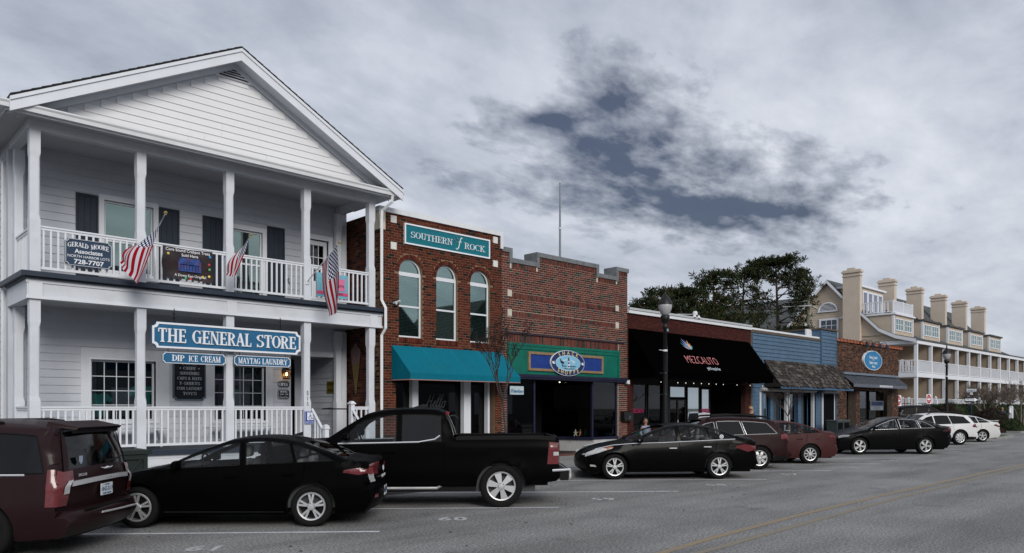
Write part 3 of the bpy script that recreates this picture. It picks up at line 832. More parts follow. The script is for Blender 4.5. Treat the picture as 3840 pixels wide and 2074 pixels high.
# steps and their rails
for k in range(5):
 pbox('step', 10.62, 11.86, 18.05 + .22 * k, 19.14, .13 + .146 * k, .13 + .146 * (k + 1), mat('step_paint', (.16, .17, .19), .7), GS)
for sx in (10.60, 11.90):
 zb_ = .13
 mb = MB(); mb.box(sx - .06, sx + .06, 18.42, 18.54, zb_, 1.30).box(sx - .085, sx + .085, 18.395, 18.565, 1.30, 1.33); mb.box(sx - .07, sx + .07, 18.41, 18.55, 1.33, 1.38)
 mb.hexa([(sx - .08, 18.40, 1.38), (sx + .08, 18.40, 1.38), (sx + .08, 18.56, 1.38), (sx - .08, 18.56, 1.38), (sx - .02, 18.46, 1.42), (sx + .02, 18.46, 1.42), (sx + .02, 18.50, 1.42), (sx - .02, 18.50, 1.42)])
 mb.build('newel_post', TRIMW, GS)
 mb = MB(); mb.tube([(sx, 18.50, 1.16), (sx, 19.22, 1.84)], .04, 4); mb.tube([(sx, 18.50, .40), (sx, 19.22, 1.02)], .035, 4); mb.build('stair_rail', TRIMW, GS)
 for k in range(4):
  yy = 18.62 + .15 * k; pbox('baluster', sx - .02, sx + .02, yy - .02, yy + .02, .50 + .13 * k, 1.22 + .14 * k, TRIMW, GS)
mb = MB(); mb.box(11.84, 11.96, 19.2, 19.34, FL, 1.98).box(11.81, 11.99, 19.17, 19.37, 1.98, 2.01); mb.hexa([(11.82, 19.18, 2.01), (11.98, 19.18, 2.01), (11.98, 19.36, 2.01), (11.82, 19.36, 2.01), (11.86, 19.23, 2.07), (11.94, 19.23, 2.07), (11.94, 19.31, 2.07), (11.86, 19.31, 2.07)])
mb.build('newel_post', TRIMW, GS)
mb = MB(); mb.tube([(12.4, 21.3, 1.86), (11.7, 20.6, 1.84), (11.88, 19.4, 1.84), (11.98, 18.5, 1.1)], .022, 6); mb.build('grab_rail', BLACKM, GS)
# roof: gable over the whole front
AX, AZ, EX0, EX1, EZ = 8.26, 10.99, 3.30, 13.22, 8.38
sl = (AZ - EZ) / (AX - EX0)
RF, RB = 18.56, 34.4
for s, ex_ in ((-1, EX0), (1, EX1)):
 mb = MB()
 mb.hexa([(AX, RF, AZ - .02), (AX, RB, AZ - .02), (ex_, RB, EZ - .02), (ex_, RF, EZ - .02), (AX, RF, AZ + .03), (AX, RB, AZ + .03), (ex_, RB, EZ + .03), (ex_, RF, EZ + .03)] if s < 0 else
   [(AX, RF, AZ - .02), (ex_, RF, EZ - .02), (ex_, RB, EZ - .02), (AX, RB, AZ - .02), (AX, RF, AZ + .03), (ex_, RF, EZ + .03), (ex_, RB, EZ + .03), (AX, RB, AZ + .03)])
 rfo = mb.build('roof', ROOFD, GS)
 n = 26
 for k in range(n):
  t0, t1 = k / n, (k + 1) / n
  a = (AX + (ex_ - AX) * t0, AZ + (EZ - AZ) * t0); b = (AX + (ex_ - AX) * t1, AZ + (EZ - AZ) * t1)
  m_ = MB(); m_.prism([(a[0], RF - .02, a[1] + .01), (b[0], RF - .02, b[1] + .022), (b[0], RF - .02, b[1] + .045), (a[0], RF - .02, a[1] + .032)], (0, .5, 0)); m_.build('shingle', ROOFD, rfo)
 dzr = .30
 mb = MB(); e2 = ex_
 mb.prism([(AX, RF, AZ - .02), (e2, RF, EZ - .02), (e2, RF, EZ - .02 - dzr), (AX, RF, AZ - .02 - dzr)], (0, .05, 0)); mb.build('rake_board', TRIMW, GS)
 mb = MB(); mb.prism([(AX, RF - .03, AZ - .02), (e2, RF - .03, EZ - .02), (e2, RF - .03, EZ - .10), (AX, RF - .03, AZ - .10)], (0, .028, 0)); mb.build('rake_moulding', TRIMW, GS)
 mb = MB(); mb.prism([(AX, RF + .05, AZ - .26), (e2, RF + .05, EZ - .26), (e2, RF + .05, EZ - .23), (AX, RF + .05, AZ - .23)], (0, .42, 0)); mb.build('rake_soffit', WHITE, GS)
 mb = MB(); mb.prism([(AX, 19.0, AZ - .26), (e2 - s * .2, 19.0, EZ - .26 + .2 * sl), (e2 - s * .2, 19.0, EZ - .40 + .2 * sl), (AX, 19.0, AZ - .40)], (0, .02, 0)); mb.build('gable_trim', TRIMW, GS)
mb = MB(); mb.prism([(EX0 + .25, 19.06, 8.25), (EX1 - .25, 19.06, 8.25), (AX, 19.06, AZ - .15)], (0, .15, 0)); mb.build('gable_wall', WHITE, GS)
def gable_edge(zt):
 h = (AZ - .40 - zt) / sl
 return (AX - h, AX + h)
siding(GS, 0, 0, 8.42, 10.95, 19.06, .178, GABW, holes=[(7.93, 8.60, 10.36, 10.62)], edge=gable_edge, butt=3.6, seed=9, thick=.026)
mb = MB(); mb.prism([(7.86, 19.03, 10.36), (8.66, 19.03, 10.36), (8.26, 19.03, 10.62)], (0, .02, 0)); v = mb.build('vent', DARK, GS)
for k in range(4): pbox('slat', 7.94 + .09 * k, 8.58 - .09 * k, 18.985, 19.025, 10.39 + .06 * k, 10.405 + .06 * k, WHITE, v)
mb = MB()
for a, b in (((7.78, 10.33), (8.74, 10.33)), ((8.74, 10.33), (8.26, 10.66)), ((8.26, 10.66), (7.78, 10.33))): mb.tube([(a[0], 19.02, a[1]), (b[0], 19.02, b[1])], .025, 4)
mb.build('vent_trim', WHITE, v)
# little shingled skirt and gutter
mb = MB(); mb.hexa([(3.3, 18.72, 8.26), (13.2, 18.72, 8.26), (13.2, 19.06, 8.28), (3.3, 19.06, 8.28), (3.3, 18.72, 8.31), (13.2, 18.72, 8.31), (13.2, 19.06, 8.43), (3.3, 19.06, 8.43)]); mb.build('pent_roof', ROOFD, GS)
def gutter(p0, p1, out):
 prof = [(0, 0), (0.0, .15), (.02, .15), (.13, .15), (.13, .12), (.10, .08), (.09, 0)]
 mb = MB(); a, b = Vector(p0), Vector(p1); o = Vector(out)
 mb.prism([tuple(a + o * u + Vector((0, 0, v))) for u, v in prof], b - a); return mb.build('gutter', METALW, GS)
gutter((3.14, 18.72, 8.16), (13.30, 18.72, 8.16), (0, -1, 0))
gutter((3.24, 18.72, 8.16), (3.24, 34, 8.16), (-1, 0, 0)); gutter((13.36, 19.45, 8.20), (13.36, 34, 8.20), (1, 0, 0)) if False else None
part('fascia', 3.24, 13.24, 18.72, 18.75, 8.12, 8.30, TRIMW, GS)
part('fascia', 3.24, 3.27, 18.75, 34, 8.12, 8.30, TRIMW, GS)
def pipe(pts, r=.045, nm='downspout'):
 mb = MB(); mb.tube(pts, r, 4); return mb.build(nm, METALW, GS)
pipe([(12.92, 18.66, 8.16), (12.92, 18.68, 7.98), (12.80, 19.02, 7.78), (12.80, 19.05, 7.5), (12.80, 19.05, 5.1), (12.84, 18.9, 4.85), (12.84, 18.9, 4.25), (12.80, 19.05, 4.05), (12.80, 19.05, .15)], .055)
pipe([(3.12, 21.4, 8.16), (3.12, 21.4, 8.0), (3.66, 21.45, 7.75), (3.68, 21.45, 7.6), (3.68, 21.45, .15)], .05)
# dark shutters on the side wall
for za_, zb_ in ((5.35, 7.2), (1.5, 3.3)): part('shutter', XL_ - .18, XL_ - .142, 22.35, 22.85, za_, zb_, SHUT, GS)
# ------------------------------------------------------------------ signs of the store
SY = 19.08
s = sign_board('hanging_sign', 'long blue sign with raised white letters THE GENERAL STORE hung under the balcony', 6.25, 10.12, 3.32, 3.95, SY, SIGNB, LETW, .10, .05, th=.07)
for w_, a, b in (('THE', 591, 699), ('GENERAL', 721, 943), ('STORE', 961, 1110)):
 a, b = xa(a, SY - .08), xa(b, SY - .08); serif_text(w_, (a + b) / 2, 3.635, SY - .07, .335, LETW, s, b - a, .03)
for xx in (6.78, 9.55):
 mb = MB(); mb.tube([(xx, SY - .03, 3.95), (xx, SY - .03, 4.30)], .012, 5)
 for zz in (4.06, 4.18): mb.lathe([(0, -.035), (.022, -.02), (.022, .02), (0, .035)], (xx, SY - .03, zz), 6)
 mb.build('chain', BLACKM, s)
s = sign_board('hanging_sign', 'small blue sign reading DIP ICE CREAM below the long store sign', 6.50, 8.05, 2.96, 3.235, SY, SIGNB, LETW, .05, .018, th=.04)
serif_text("DIP", 6.87, 3.098, SY - .04, .15, LETW, s, .30, .01); serif_text("ICE", 7.235, 3.098, SY - .04, .15, LETW, s, .23, .01); serif_text("CREAM", 7.67, 3.098, SY - .04, .15, LETW, s, .50, .01)
for xx in (6.64, 7.92): MB().tube([(xx, SY - .02, 3.23), (xx, SY - .02, 3.33)], .007, 4).build('hook', BLACKM, s)
s = sign_board('hanging_sign', 'small blue sign reading MAYTAG LAUNDRY below the long store sign', 8.27, 9.84, 2.97, 3.24, SY, SIGNB, LETW, .05, .018, th=.04)
serif_text('MAYTAG', 8.68, 3.103, SY - .04, .15, LETW, s, .60, .01); serif_text('LAUNDRY', 9.39, 3.103, SY - .04, .15, LETW, s, .72, .01)
for xx in (8.42, 9.70): MB().tube([(xx, SY - .02, 3.23), (xx, SY - .02, 3.33)], .007, 4).build('hook', BLACKM, s)
s = sign_board('menu_board', 'dark wall board listing fountain drinks, fudge and toys between the shop windows', 7.49, 8.38, 2.08, 3.36, BY - .03, MENUD, mat('menu_border', (.10, .13, .18), .5), .07, .035, th=.03)
for k, (tx, wd) in enumerate((('FOUNTAIN DRINKS', .74), ('FUDGE', .40), ('CANDY', .34), ('SOUVENIRS', .52), ('CAPS & HATS', .66), ('T-SHIRTS', .56), ('COIN LAUNDRY', .68), ('TOYS', .38))):
 serif_text(tx, 7.935, 3.235 - .138 * k, BY - .06, .082, LETG, s, wd, .006)
 if tx == 'CANDY':
  for dx in (-.25, .25): MB().lathe([(0, 0), (.02, .0), (0, .006)], (7.935 + dx, BY - .066, 3.235 - .138 * k), 5, axis='y').build('star', LETG, s)
 if k: pbox('groove', 7.53, 8.34, BY - .0625, BY - .061, 3.235 - .138 * k + .066, 3.235 - .138 * k + .072, DARK, s)
s = sign_board('open_sign', 'small dark sign reading OPEN under the lit wall lantern', 10.53, 10.90, 2.48, 2.675, BY - .03, MENUD, LETG, .03, .014, th=.02)
serif_text('OPEN', 10.715, 2.578, BY - .05, .10, LETW, s, .28, .006)
s = sign_board('hours_sign', 'small dark sign with shop hours below the OPEN sign', 10.53, 10.90, 2.13, 2.42, BY - .03, MENUD, LETG, .03, .014, th=.02)
serif_text('HOURS', 10.715, 2.36, BY - .05, .06, LETW, s, .23, .005)
text('10:00  5:00', (10.715, BY - .053, 2.275), .062, LETW, s, ext=.002); text('Closed Sun', (10.715, BY - .053, 2.19), .062, LETW, s, ext=.002)
# balcony signs
s = sign_board('balcony_sign', 'dark blue carved sign reading GERALD MOORE Associates tied to the balcony rail', 4.45, 5.41, 5.09, 5.70, 19.20, SIGND, LETG, .06, .018, th=.04)
serif_text('GERALD', 4.71, 5.545, 19.16, .105, LETW, s, .42, .008, arc=.03); serif_text('MOORE', 5.16, 5.545, 19.16, .105, LETW, s, .38, .008, arc=.03)
text('Associates', (4.93, 19.155, 5.42), .135, LETW, s, ext=.003, bold=.002)
text('NORTH HARBOR LOTS', (4.93, 19.155, 5.305), .085, LETW, s, ext=.003, sx=.98); text('728-7707', (4.93, 19.155, 5.185), .14, LETW, s, ext=.003, bold=.003, sx=1.15)
def banner():
 t = thing('banner', 'dark vinyl banner advertising Core Sound Crabpot Trees tied to the balcony rail', 'banner', (7.15, 19.2, 5.06))
 m = mat('banner_dark', (.020, .013, .015), .45, .5, 6, spec=.35, dirt=(.06, .03, .025), dirt_scale=4, dirt_amt=.6)
 mb = MB(); nx, nz = 24, 14; vs = []
 for j in range(nz + 1):
  for i in range(nx + 1):
   u, v = i / nx, j / nz
   sag = -.05 * math.sin(math.pi * u) * v * .5 + .035 * (1 - math.sin(math.pi * u)) * (1 - v) * 0
   vs.append((6.55 + 1.22 * u + .015 * math.sin(9 * v), 19.185 + .012 * math.sin(11 * u + 3 * v) + .012 * math.sin(7 * v), 5.08 + .76 * v + sag - .03 * u * (1 - v)))
 fs = [(j * (nx + 1) + i, j * (nx + 1) + i + 1, (j + 1) * (nx + 1) + i + 1, (j + 1) * (nx + 1) + i) for j in range(nz) for i in range(nx)]
 mb.add(vs, fs); o = mb.build('cloth', m, t, smooth=True)
 text('Core Sound Crabpot Trees', (7.16, 19.165, 5.765), .105, LETW, t, sx=.92, ext=.001, bold=.001); text('Sold Here', (7.2, 19.165, 5.655), .10, LETW, t, ext=.001, bold=.001)
 text('A Down East Original!', (7.22, 19.165, 5.155), .085, LETW, t, ext=.001, bold=.001)
 part('picture', 6.92, 7.48, 19.166, 19.169, 5.26, 5.59, mat('picture_blue', (.02, .06, .22), .5, .6, 7, dirt=(.18, .03, .03), dirt_scale=6, dirt_amt=.8), t)
 mb = MB()
 for k in range(7): mb.box(6.98 + .07 * k, 6.99 + .07 * k, 19.162, 19.165, 5.30, 5.46 + .03 * math.sin(k))
 mb.box(6.97, 7.42, 19.1615, 19.1655, 5.42, 5.435); mb.build('pier_print', DARK, t)
 for i, (a, b, c) in enumerate(((6.68, 5.66, (.6, .5, .1)), (7.70, 5.70, (.05, .3, .6)), (7.68, 5.50, (.5, .05, .05)), (7.69, 5.38, (.1, .4, .15)), (7.1, 5.10, (.05, .4, .15)), (7.22, 5.09, (.6, .05, .05)), (7.52, 5.17, (.7, .5, .05)), (7.68, 5.2, (.8, .6, .1)))):
  MB().lathe([(0, 0), (.032, 0.0), (0, .003)], (a, 19.163, b), 8, axis='y').build('bulb_print', mat('bulb_%d' % i, c, .5, 0), t)
banner()
def flag_mats():
 m = bpy.data.materials.new('flag_cloth'); m.use_nodes = True
 t = m.node_tree; b = t.nodes['Principled BSDF']; b.inputs['Roughness'].default_value = .8; b.inputs['Specular IOR Level'].default_value = .1
 nn, ll = t.nodes.new, t.links.new
 at = nn('ShaderNodeAttribute'); at.attribute_name = 'cloth_uv'
 sp = nn('ShaderNodeSeparateXYZ'); ll(at.outputs['Vector'], sp.inputs[0])
 def M(op, a, b_=None, c=None):
  n = nn('ShaderNodeMath'); n.operation = op
  for i, v in enumerate((a, b_, c)):
   if v is None: continue
   if isinstance(v, (int, float)): n.inputs[i].default_value = v
   else: ll(v, n.inputs[i])
  return n.outputs[0]
 u, v = sp.outputs[0], sp.outputs[1]
 st = M('LESS_THAN', M('FRACT', M('MULTIPLY', v, 6.5)), .5)        # 13 stripes, red first and last
 can = M('MULTIPLY', M('LESS_THAN', u, .44), M('GREATER_THAN', v, 6 / 13))
 gx = M('MULTIPLY', u, 11 / .40 / 2 * .5 * 2); gy = M('MULTIPLY', M('SUBTRACT', v, 6 / 13), 9 / (7 / 13) / 2 * .5 * 2)
 def grid(ox, oy):
  a = M('SUBTRACT', M('FRACT', M('ADD', M('MULTIPLY', u, 6 / .44), ox)), .5); c = M('SUBTRACT', M('FRACT', M('ADD', M('MULTIPLY', M('SUBTRACT', v, 6 / 13), 5 / (7 / 13)), oy)), .5)
  return M('LESS_THAN', M('SQRT', M('ADD', M('MULTIPLY', a, a), M('MULTIPLY', c, c))), .24)
 star = M('MAXIMUM', grid(0, 0), grid(.5, .5))
 def X(f, a, c):
  n = nn('ShaderNodeMix'); n.data_type = 'RGBA'; ll(f, n.inputs[0])
  for i, q in ((6, a), (7, c)):
   if isinstance(q, tuple): n.inputs[i].default_value = (*q, 1)
   else: ll(q, n.inputs[i])
  return n.outputs[2]
 ll(X(can, X(st, (.50, .51, .56), (.27, .003, .010)), X(star, (.006, .014, .075), (.72, .72, .75))), b.inputs['Base Color'])
 return m
FLAGM = flag_mats()
def flag(label, mount, tip, grid_fn, group):
 t = thing('flag', label, 'flag', mount, group)
 MB().tube([mount, tip], [.016, .012], 7).build('pole', METALW, t)
 d = (Vector(tip) - Vector(mount)).normalized()
 MB().lathe([(0, -.05), (.02, -.045), (.018, -.03), (.04, -.01), (.045, .01), (.03, .035), (0, .045)], tuple(Vector(tip) + d * .03), 10).build('finial', mat('brass', (.55, .42, .18), .3, 0, metal=.9), t)
 MB().box(mount[0] - .05, mount[0] + .05, mount[1] - .02, mount[1] + .03, mount[2] - .07, mount[2] + .07).build('bracket', METALW, t)
 nu, nv = 30, 26; vs = []; uv = []
 for j in range(nv + 1):
  for i in range(nu + 1):
   u, v = i / nu, j / nv
   vs.append(tuple(grid_fn(u, v))); uv.append((u, v, 0))
 mb = MB(); mb.add(vs, [(j * (nu + 1) + i, j * (nu + 1) + i + 1, (j + 1) * (nu + 1) + i + 1, (j + 1) * (nu + 1) + i) for j in range(nv) for i in range(nu)])
 o = mb.build('cloth', FLAGM, t, smooth=True)
 a = o.data.attributes.new('cloth_uv', 'FLOAT_VECTOR', 'POINT'); a.data.foreach_set('vector', [c for p in uv for c in p])
 return t
def wp(px, py, Y): return Vector((xa(px, Y), Y, za(px, py, Y)))
def sheet4(tip, mount, hoist, C_, D_, fold, ph, bulge=.06, side=.2):
 A_ = Vector(tip); d = (A_ - Vector(mount)).normalized(); B_ = A_ - d * hoist; A_ = A_ - d * .05
 nrm_ = (C_ - A_).cross(B_ - A_).normalized()
 def f(u, v):
  p = (B_.lerp(D_, u)).lerp(A_.lerp(C_, u), v)
  w_ = math.sin(v * 9.5 + ph + u * 1.2) * fold * min(1, .2 + u * 1.4) + math.sin(u * 5 + v * 4 + ph) * fold * .5
  sg_ = math.sin(math.pi * min(1, u * 1.1)) * (1 - v) * side
  return p + nrm_ * w_ + Vector((-sg_, 0, 0)) + Vector((0, 0, -bulge * math.sin(math.pi * v) * u)) + Vector((0, -bulge * math.sin(math.pi * u), 0))
 return f
FG = 'flags on the balcony posts'
m1, t1 = (6.08, 19.19, 5.42), (6.12, 17.75, 6.26)
flag('American flag blowing out from the second balcony post, between two balcony signs', m1, t1, sheet4(t1, m1, .95, wp(520, 1068, 17.95), wp(446, 982, 18.6), .035, .4, .06, .26), FG)
m2, t2 = (8.22, 19.19, 5.40), (8.22, 17.98, 6.12)
flag('small furled American flag on the middle balcony post', m2, t2, sheet4(t2, m2, .55, wp(886, 1033, 18.2), wp(844, 1030, 18.6), .03, 2.0, .03, .14), FG)
m3, t3 = (10.42, 19.19, 5.39), (10.42, 17.50, 6.19)
flag('American flag hanging straight down near the pink banner', m3, t3, sheet4(t3, m3, 1.0, wp(1270, 1148, 17.7), wp(1232, 1188, 18.3), .045, 1.0, .06, .12), FG)
def preppy():
 t = thing('pink_banner', 'pink and turquoise patterned banner reading Southern on the balcony rail', 'banner', (11.3, 19.2, 5.0))
 m = mat('pattern_turquoise', (.10, .42, .50), .6, .1, 4, dirt=(.55, .16, .34), dirt_scale=16, dirt_amt=1.0)
 part('cloth', 10.72, 11.72, 19.195, 19.205, 5.02, 5.70, m, t)
 part('panel', 10.95, 11.62, 19.185, 19.19, 5.24, 5.58, mat('pink_cloth', (.60, .16, .30), .6, .05), t)
 part('band', 10.72, 11.72, 19.186, 19.191, 5.10, 5.19, mat('hot_pink', (.52, .07, .18), .6, .05), t)
 text('Southern', (11.28, 19.18, 5.38), .17, MENUD, t, ext=.001); text('PREPPINESS', (11.3, 19.18, 5.145), .085, SHUT, t, ext=.001, space=1.2)
 MB().prism([(11.02, 19.18, 5.53), (11.16, 19.18, 5.53), (11.12, 19.18, 5.44), (11.06, 19.18, 5.44)], (0, -.003, 0)).build('print', mat('teal_print', (.02, .35, .4), .6, 0), t)
preppy()
# house number and ramp sign on the fourth post
s = thing('house_number', 'black digits 5 1 5 running down the fourth porch post', 'number', (10.44, 19.19, 1.95))
for k, ch in enumerate('515'): text(ch, (10.44, 19.192, 2.28 - .15 * k), .16, MENUD, s, ext=.002, sx=.8)
s = thing('ramp_sign', 'blue wheelchair sign reading RAMP IN REAR on the fourth porch post', 'sign', (10.5, 19.18, 1.42))
part('board', 10.34, 10.68, 19.17, 19.185, 1.42, 1.78, mat('access_blue', (.01, .05, .28), .4, .03), s)
mb = MB()
for a, b, c, d in ((10.352, 10.668, 1.43, 1.437), (10.352, 10.668, 1.763, 1.77), (10.352, 10.359, 1.437, 1.763), (10.661, 10.668, 1.437, 1.763)): mb.box(a, b, 19.166, 19.169, c, d)
mb.build('border', LETW, s)
text('RAMP IN REAR', (10.51, 19.167, 1.475), .041, LETW, s, ext=.001, bold=.001)
part('panel', 10.41, 10.61, 19.166, 19.169, 1.53, 1.745, LETW, s)
mb = MB(); bl_ = mat('access_blue', (.01, .05, .28))
mb.tube([(10.50, 19.163, 1.70), (10.50, 19.163, 1.62), (10.545, 19.163, 1.62), (10.565, 19.163, 1.565), (10.59, 19.163, 1.572)], .009, 4)
mb.tube([(10.50, 19.163, 1.66), (10.54, 19.163, 1.66)], .007, 4)
mb.tube([(10.505 + .045 * math.cos(R(a)), 19.163, 1.60 + .045 * math.sin(R(a))) for a in range(110, 340, 25)], .007, 4)
mb.lathe([(0, 0), (.014, 0), (0, .003)], (10.50, 19.162, 1.72), 8, axis='y'); mb.build('pictogram', bl_, s)
def lantern():
 t = thing('wall_lantern', 'black wall lantern with a lit bulb beside the store entrance', 'lantern', (10.73, 21.05, 2.72))
 c = (10.73, 21.0)
 mb = MB(); mb.box(c[0] - .05, c[0] + .05, 21.13, 21.165, 2.88, 3.08).tube([(c[0], 21.15, 3.0), (c[0], 21.06, 3.08), (c[0], 21.0, 3.04)], .012, 5)
 mb.hexa([(c[0] - .11, c[1] - .11, 3.0), (c[0] + .11, c[1] - .11, 3.0), (c[0] + .11, c[1] + .11, 3.0), (c[0] - .11, c[1] + .11, 3.0), (c[0] - .03, c[1] - .03, 3.07), (c[0] + .03, c[1] - .03, 3.07), (c[0] + .03, c[1] + .03, 3.07), (c[0] - .03, c[1] + .03, 3.07)])
 for sx in (-1, 1):
  for sy in (-1, 1): mb.tube([(c[0] + sx * .07, c[1] + sy * .07, 2.76), (c[0] + sx * .10, c[1] + sy * .10, 3.0)], .008, 4)
 mb.box(c[0] - .075, c[0] + .075, c[1] - .075, c[1] + .075, 2.73, 2.76); mb.build('frame', BLACKM, t)
 MB().lathe([(0, -.05), (.022, -.035), (.03, 0), (.022, .035), (0, .05)], (c[0], c[1], 2.88), 10).build('bulb', mat('lit_bulb', (1, .8, .5), .5, 0, emit=((1, .62, .26), 9)), t)
 mb = MB()
 for k in range(4):
  a = R(90 * k + 45); b = R(90 * k + 135); r0, r1 = .068 * 1.41, .097 * 1.41
  mb.add([(c[0] + r0 * math.cos(a), c[1] + r0 * math.sin(a), 2.765), (c[0] + r0 * math.cos(b), c[1] + r0 * math.sin(b), 2.765), (c[0] + r1 * math.cos(b), c[1] + r1 * math.sin(b), 2.995), (c[0] + r1 * math.cos(a), c[1] + r1 * math.sin(a), 2.995)], [(0, 1, 2, 3)])
 mb.build('pane', glass_mat('amber_glass', (.9, .72, .5), .7), t)
lantern()
# ice cream cone and warning sign by the entrance
t = thing('cone_cutout', 'painted ice cream cone cutout on the brick wall beside the entrance', 'sign', (12.94, 20.2, 2.5))
cy, X0 = ya(1336, 12.93), 12.925
mb = MB(); ring = []
for k in range(16):
 a = 2 * math.pi * k / 16; rr_ = .28 * (1 + .08 * math.sin(5 * a)); ring.append((X0, cy + rr_ * math.cos(a) * .9, 3.55 + rr_ * 1.15 * math.sin(a)))
mb.prism(ring, (-.04, 0, 0)); mb.build('scoop', mat('scoop_pink', (.14, .085, .085), .7, .2, 6), t)
MB().prism([(X0, cy - .2, 3.30), (X0, cy + .2, 3.30), (X0, cy, 2.30)], (-.035, 0, 0)).build('cone', mat('cone_tan', (.12, .08, .03), .7, .3, 12), t)
t = thing('caution_sign', 'faded yellow CAUTION STEPS sign on the wall inside the entrance recess', 'sign', (12.5, 21.4, 2.3))
part('board', 12.49, 12.50, 21.28, 21.72, 2.33, 2.72, mat('caution_yellow', (.13, .095, .01), .6, .1), t)
text('CAUTION', (12.486, 21.5, 2.62), .095, DARK, t, rotz=-90, ext=.001); text('STEPS', (12.486, 21.5, 2.42), .11, DARK, t, rotz=-90, ext=.001)
def bench(x0, x1, label):
 t = thing('bench', label, 'bench', ((x0 + x1) / 2, 20.75, FL), 'benches on the lower porch')
 for k in range(3): part('seat_slat', x0, x1, 20.55 + .15 * k, 20.68 + .15 * k, FL + .43, FL + .47, TRIMW, t)
 for xx in (x0 + .15, x1 - .15):
  mb = MB(); mb.box(xx - .03, xx + .03, 20.57, 20.62, FL, FL + .43).box(xx - .03, xx + .03, 20.92, 20.97, FL, FL + .43).box(xx - .025, xx + .025, 20.62, 20.92, FL + .1, FL + .16); mb.build('leg', TRIMW, t)
bench(5.35, 7.15, 'white porch bench behind the railing under the left shop window')
bench(8.45, 10.2, 'white porch bench behind the railing under the right shop window')
def shirt(x, y, z, col, label, w_=.5, h_=.62, grp=None):
 pts = [(-.5, 0), (.5, 0), (.5, .72), (.78, .60), (.9, .78), (.55, 1.0), (.2, 1.0), (0, .93), (-.2, 1.0), (-.55, 1.0), (-.9, .78), (-.78, .60), (-.5, .72)]
 m = mat('cloth_%02d%02d%02d' % tuple(int(c * 99) for c in col), col, .8, .3, 6)
 mb = MB(); mb.prism([(x + a * w_ / 1.4, y, z + b * h_) for a, b in pts], (0, .05, 0))
 return tag(recentre(mb.build('shirt', m)), label, 'shirt', grp)
shirt(6.85, 21.6, 1.75, (.03, .45, .42), 'turquoise t-shirt hanging at the right side of the left shop window', .55, .7)
shirt(5.8, 21.62, 1.65, (.02, .30, .30), 'darker turquoise shirt low in the left shop window', .5, .6)
shirt(9.15, 21.6, 1.95, (.30, .12, .36), 'purple shirt hanging in the middle of the right shop window', .6, .9)
shirt(9.72, 21.62, 1.9, (.34, .26, .34), 'pale lilac scarf draped in the right shop window', .42, 1.0)
# litter cabinet on the pavement
def cabinet():
 GX = (4.35, 5.22); t = thing('litter_cabinet', 'dark green wooden litter cabinet with crossed boards on the pavement', 'litter bin', (4.8, 16.3, .13))
 m = mat('dark_green_wood', (.012, .020, .018), .6, .2, 5)
 y0, y1 = 15.95, 16.75
 part('body', GX[0] + .05, GX[1] - .05, y0 + .05, y1 - .05, .13, .95, m, t)
 part('top', GX[0] - .02, GX[1] + .02, y0 - .02, y1 + .02, .96, 1.04, m, t)
 for a, b, c, d in ((GX[0] + .05, GX[0] + .13, .15, .95), (GX[1] - .13, GX[1] - .05, .15, .95), (GX[0] + .13, GX[1] - .13, .15, .23), (GX[0] + .13, GX[1] - .13, .86, .95)):
  part('frame_board', a, b, y0 + .01, y0 + .049, c, d, m, t)
 MB().prism([(GX[0] + .13, y0 + .02, .23), (GX[0] + .2, y0 + .02, .23), (GX[1] - .13, y0 + .02, .86), (GX[1] - .2, y0 + .02, .86)], (0, .028, 0)).build('brace', m, t)
 MB().prism([(GX[1] - .2, y0 + .028, .23), (GX[1] - .13, y0 + .028, .23), (GX[0] + .2, y0 + .028, .86), (GX[0] + .13, y0 + .028, .86)], (0, .02, 0)).build('brace', m, t)
cabinet()
# ================================================================== BRICK SHOP WITH ARCHED WINDOWS
FY = 19.4
REDB = bmats('red', [(.088, .018, .011), (.060, .013, .009), (.108, .027, .015), (.014, .010, .010)])
MORT = mat('tan_mortar', (.205, .14, .085), .95, .2, 12, bump=.4)
SF = thing('arched_window_shop', 'red brick two-storey shop with three arched windows and a teal awning', 'building', (15.5, FY, 0))
SX0, SX1, STOP = 12.96, 18.0, 7.86
win = [(13.66, 14.57), (15.12, 16.02), (16.57, 17.47)]
WZ0, WSP = 4.08, 6.10
hl = [(a, b, WZ0, WSP) for a, b in win] + [(13.55, 17.70, 0, 3.2)]
# mortar wall with round-headed openings
holes = [(a, b, WZ0, WSP) for a, b in win] + [(13.55, 17.70, 0, 3.2)]
mb = MB()
zs_hole = WSP + .47
holes_wall('wall', SX0, SX1, .1, WSP, FY, .3, holes, MORT, SF)
top = MB(); xs = [SX0]
for a, b in win:
 cx = (a + b) / 2; r_ = (b - a) / 2; n = 14
 top.box(xs[-1], a, FY, FY + .3, WSP, zs_hole)
 for k in range(n):
  x0_, x1_ = a + (b - a) * k / n, a + (b - a) * (k + 1) / n
  z0_ = WSP + math.sqrt(max(0, r_ * r_ - (x0_ - cx) ** 2)); z1_ = WSP + math.sqrt(max(0, r_ * r_ - (x1_ - cx) ** 2))
  top.hexa([(x0_, FY, z0_), (x1_, FY, z1_), (x1_, FY + .3, z1_), (x0_, FY + .3, z0_), (x0_, FY, zs_hole), (x1_, FY, zs_hole), (x1_, FY + .3, zs_hole), (x0_, FY + .3, zs_hole)])
 xs.append(b)
top.box(xs[-1], SX1, FY, FY + .3, WSP, zs_hole); top.box(SX0, SX1, FY, FY + .3, zs_hole, STOP); top.build('wall', MORT, SF)
sqs = [(13.35, 13.56), (17.60, 17.81)]
sq_h = [(a - .01, b + .01, c, d) for a, b in sqs for c, d in ((7.58, 7.80), (6.76, 6.98))]
ARR = .13
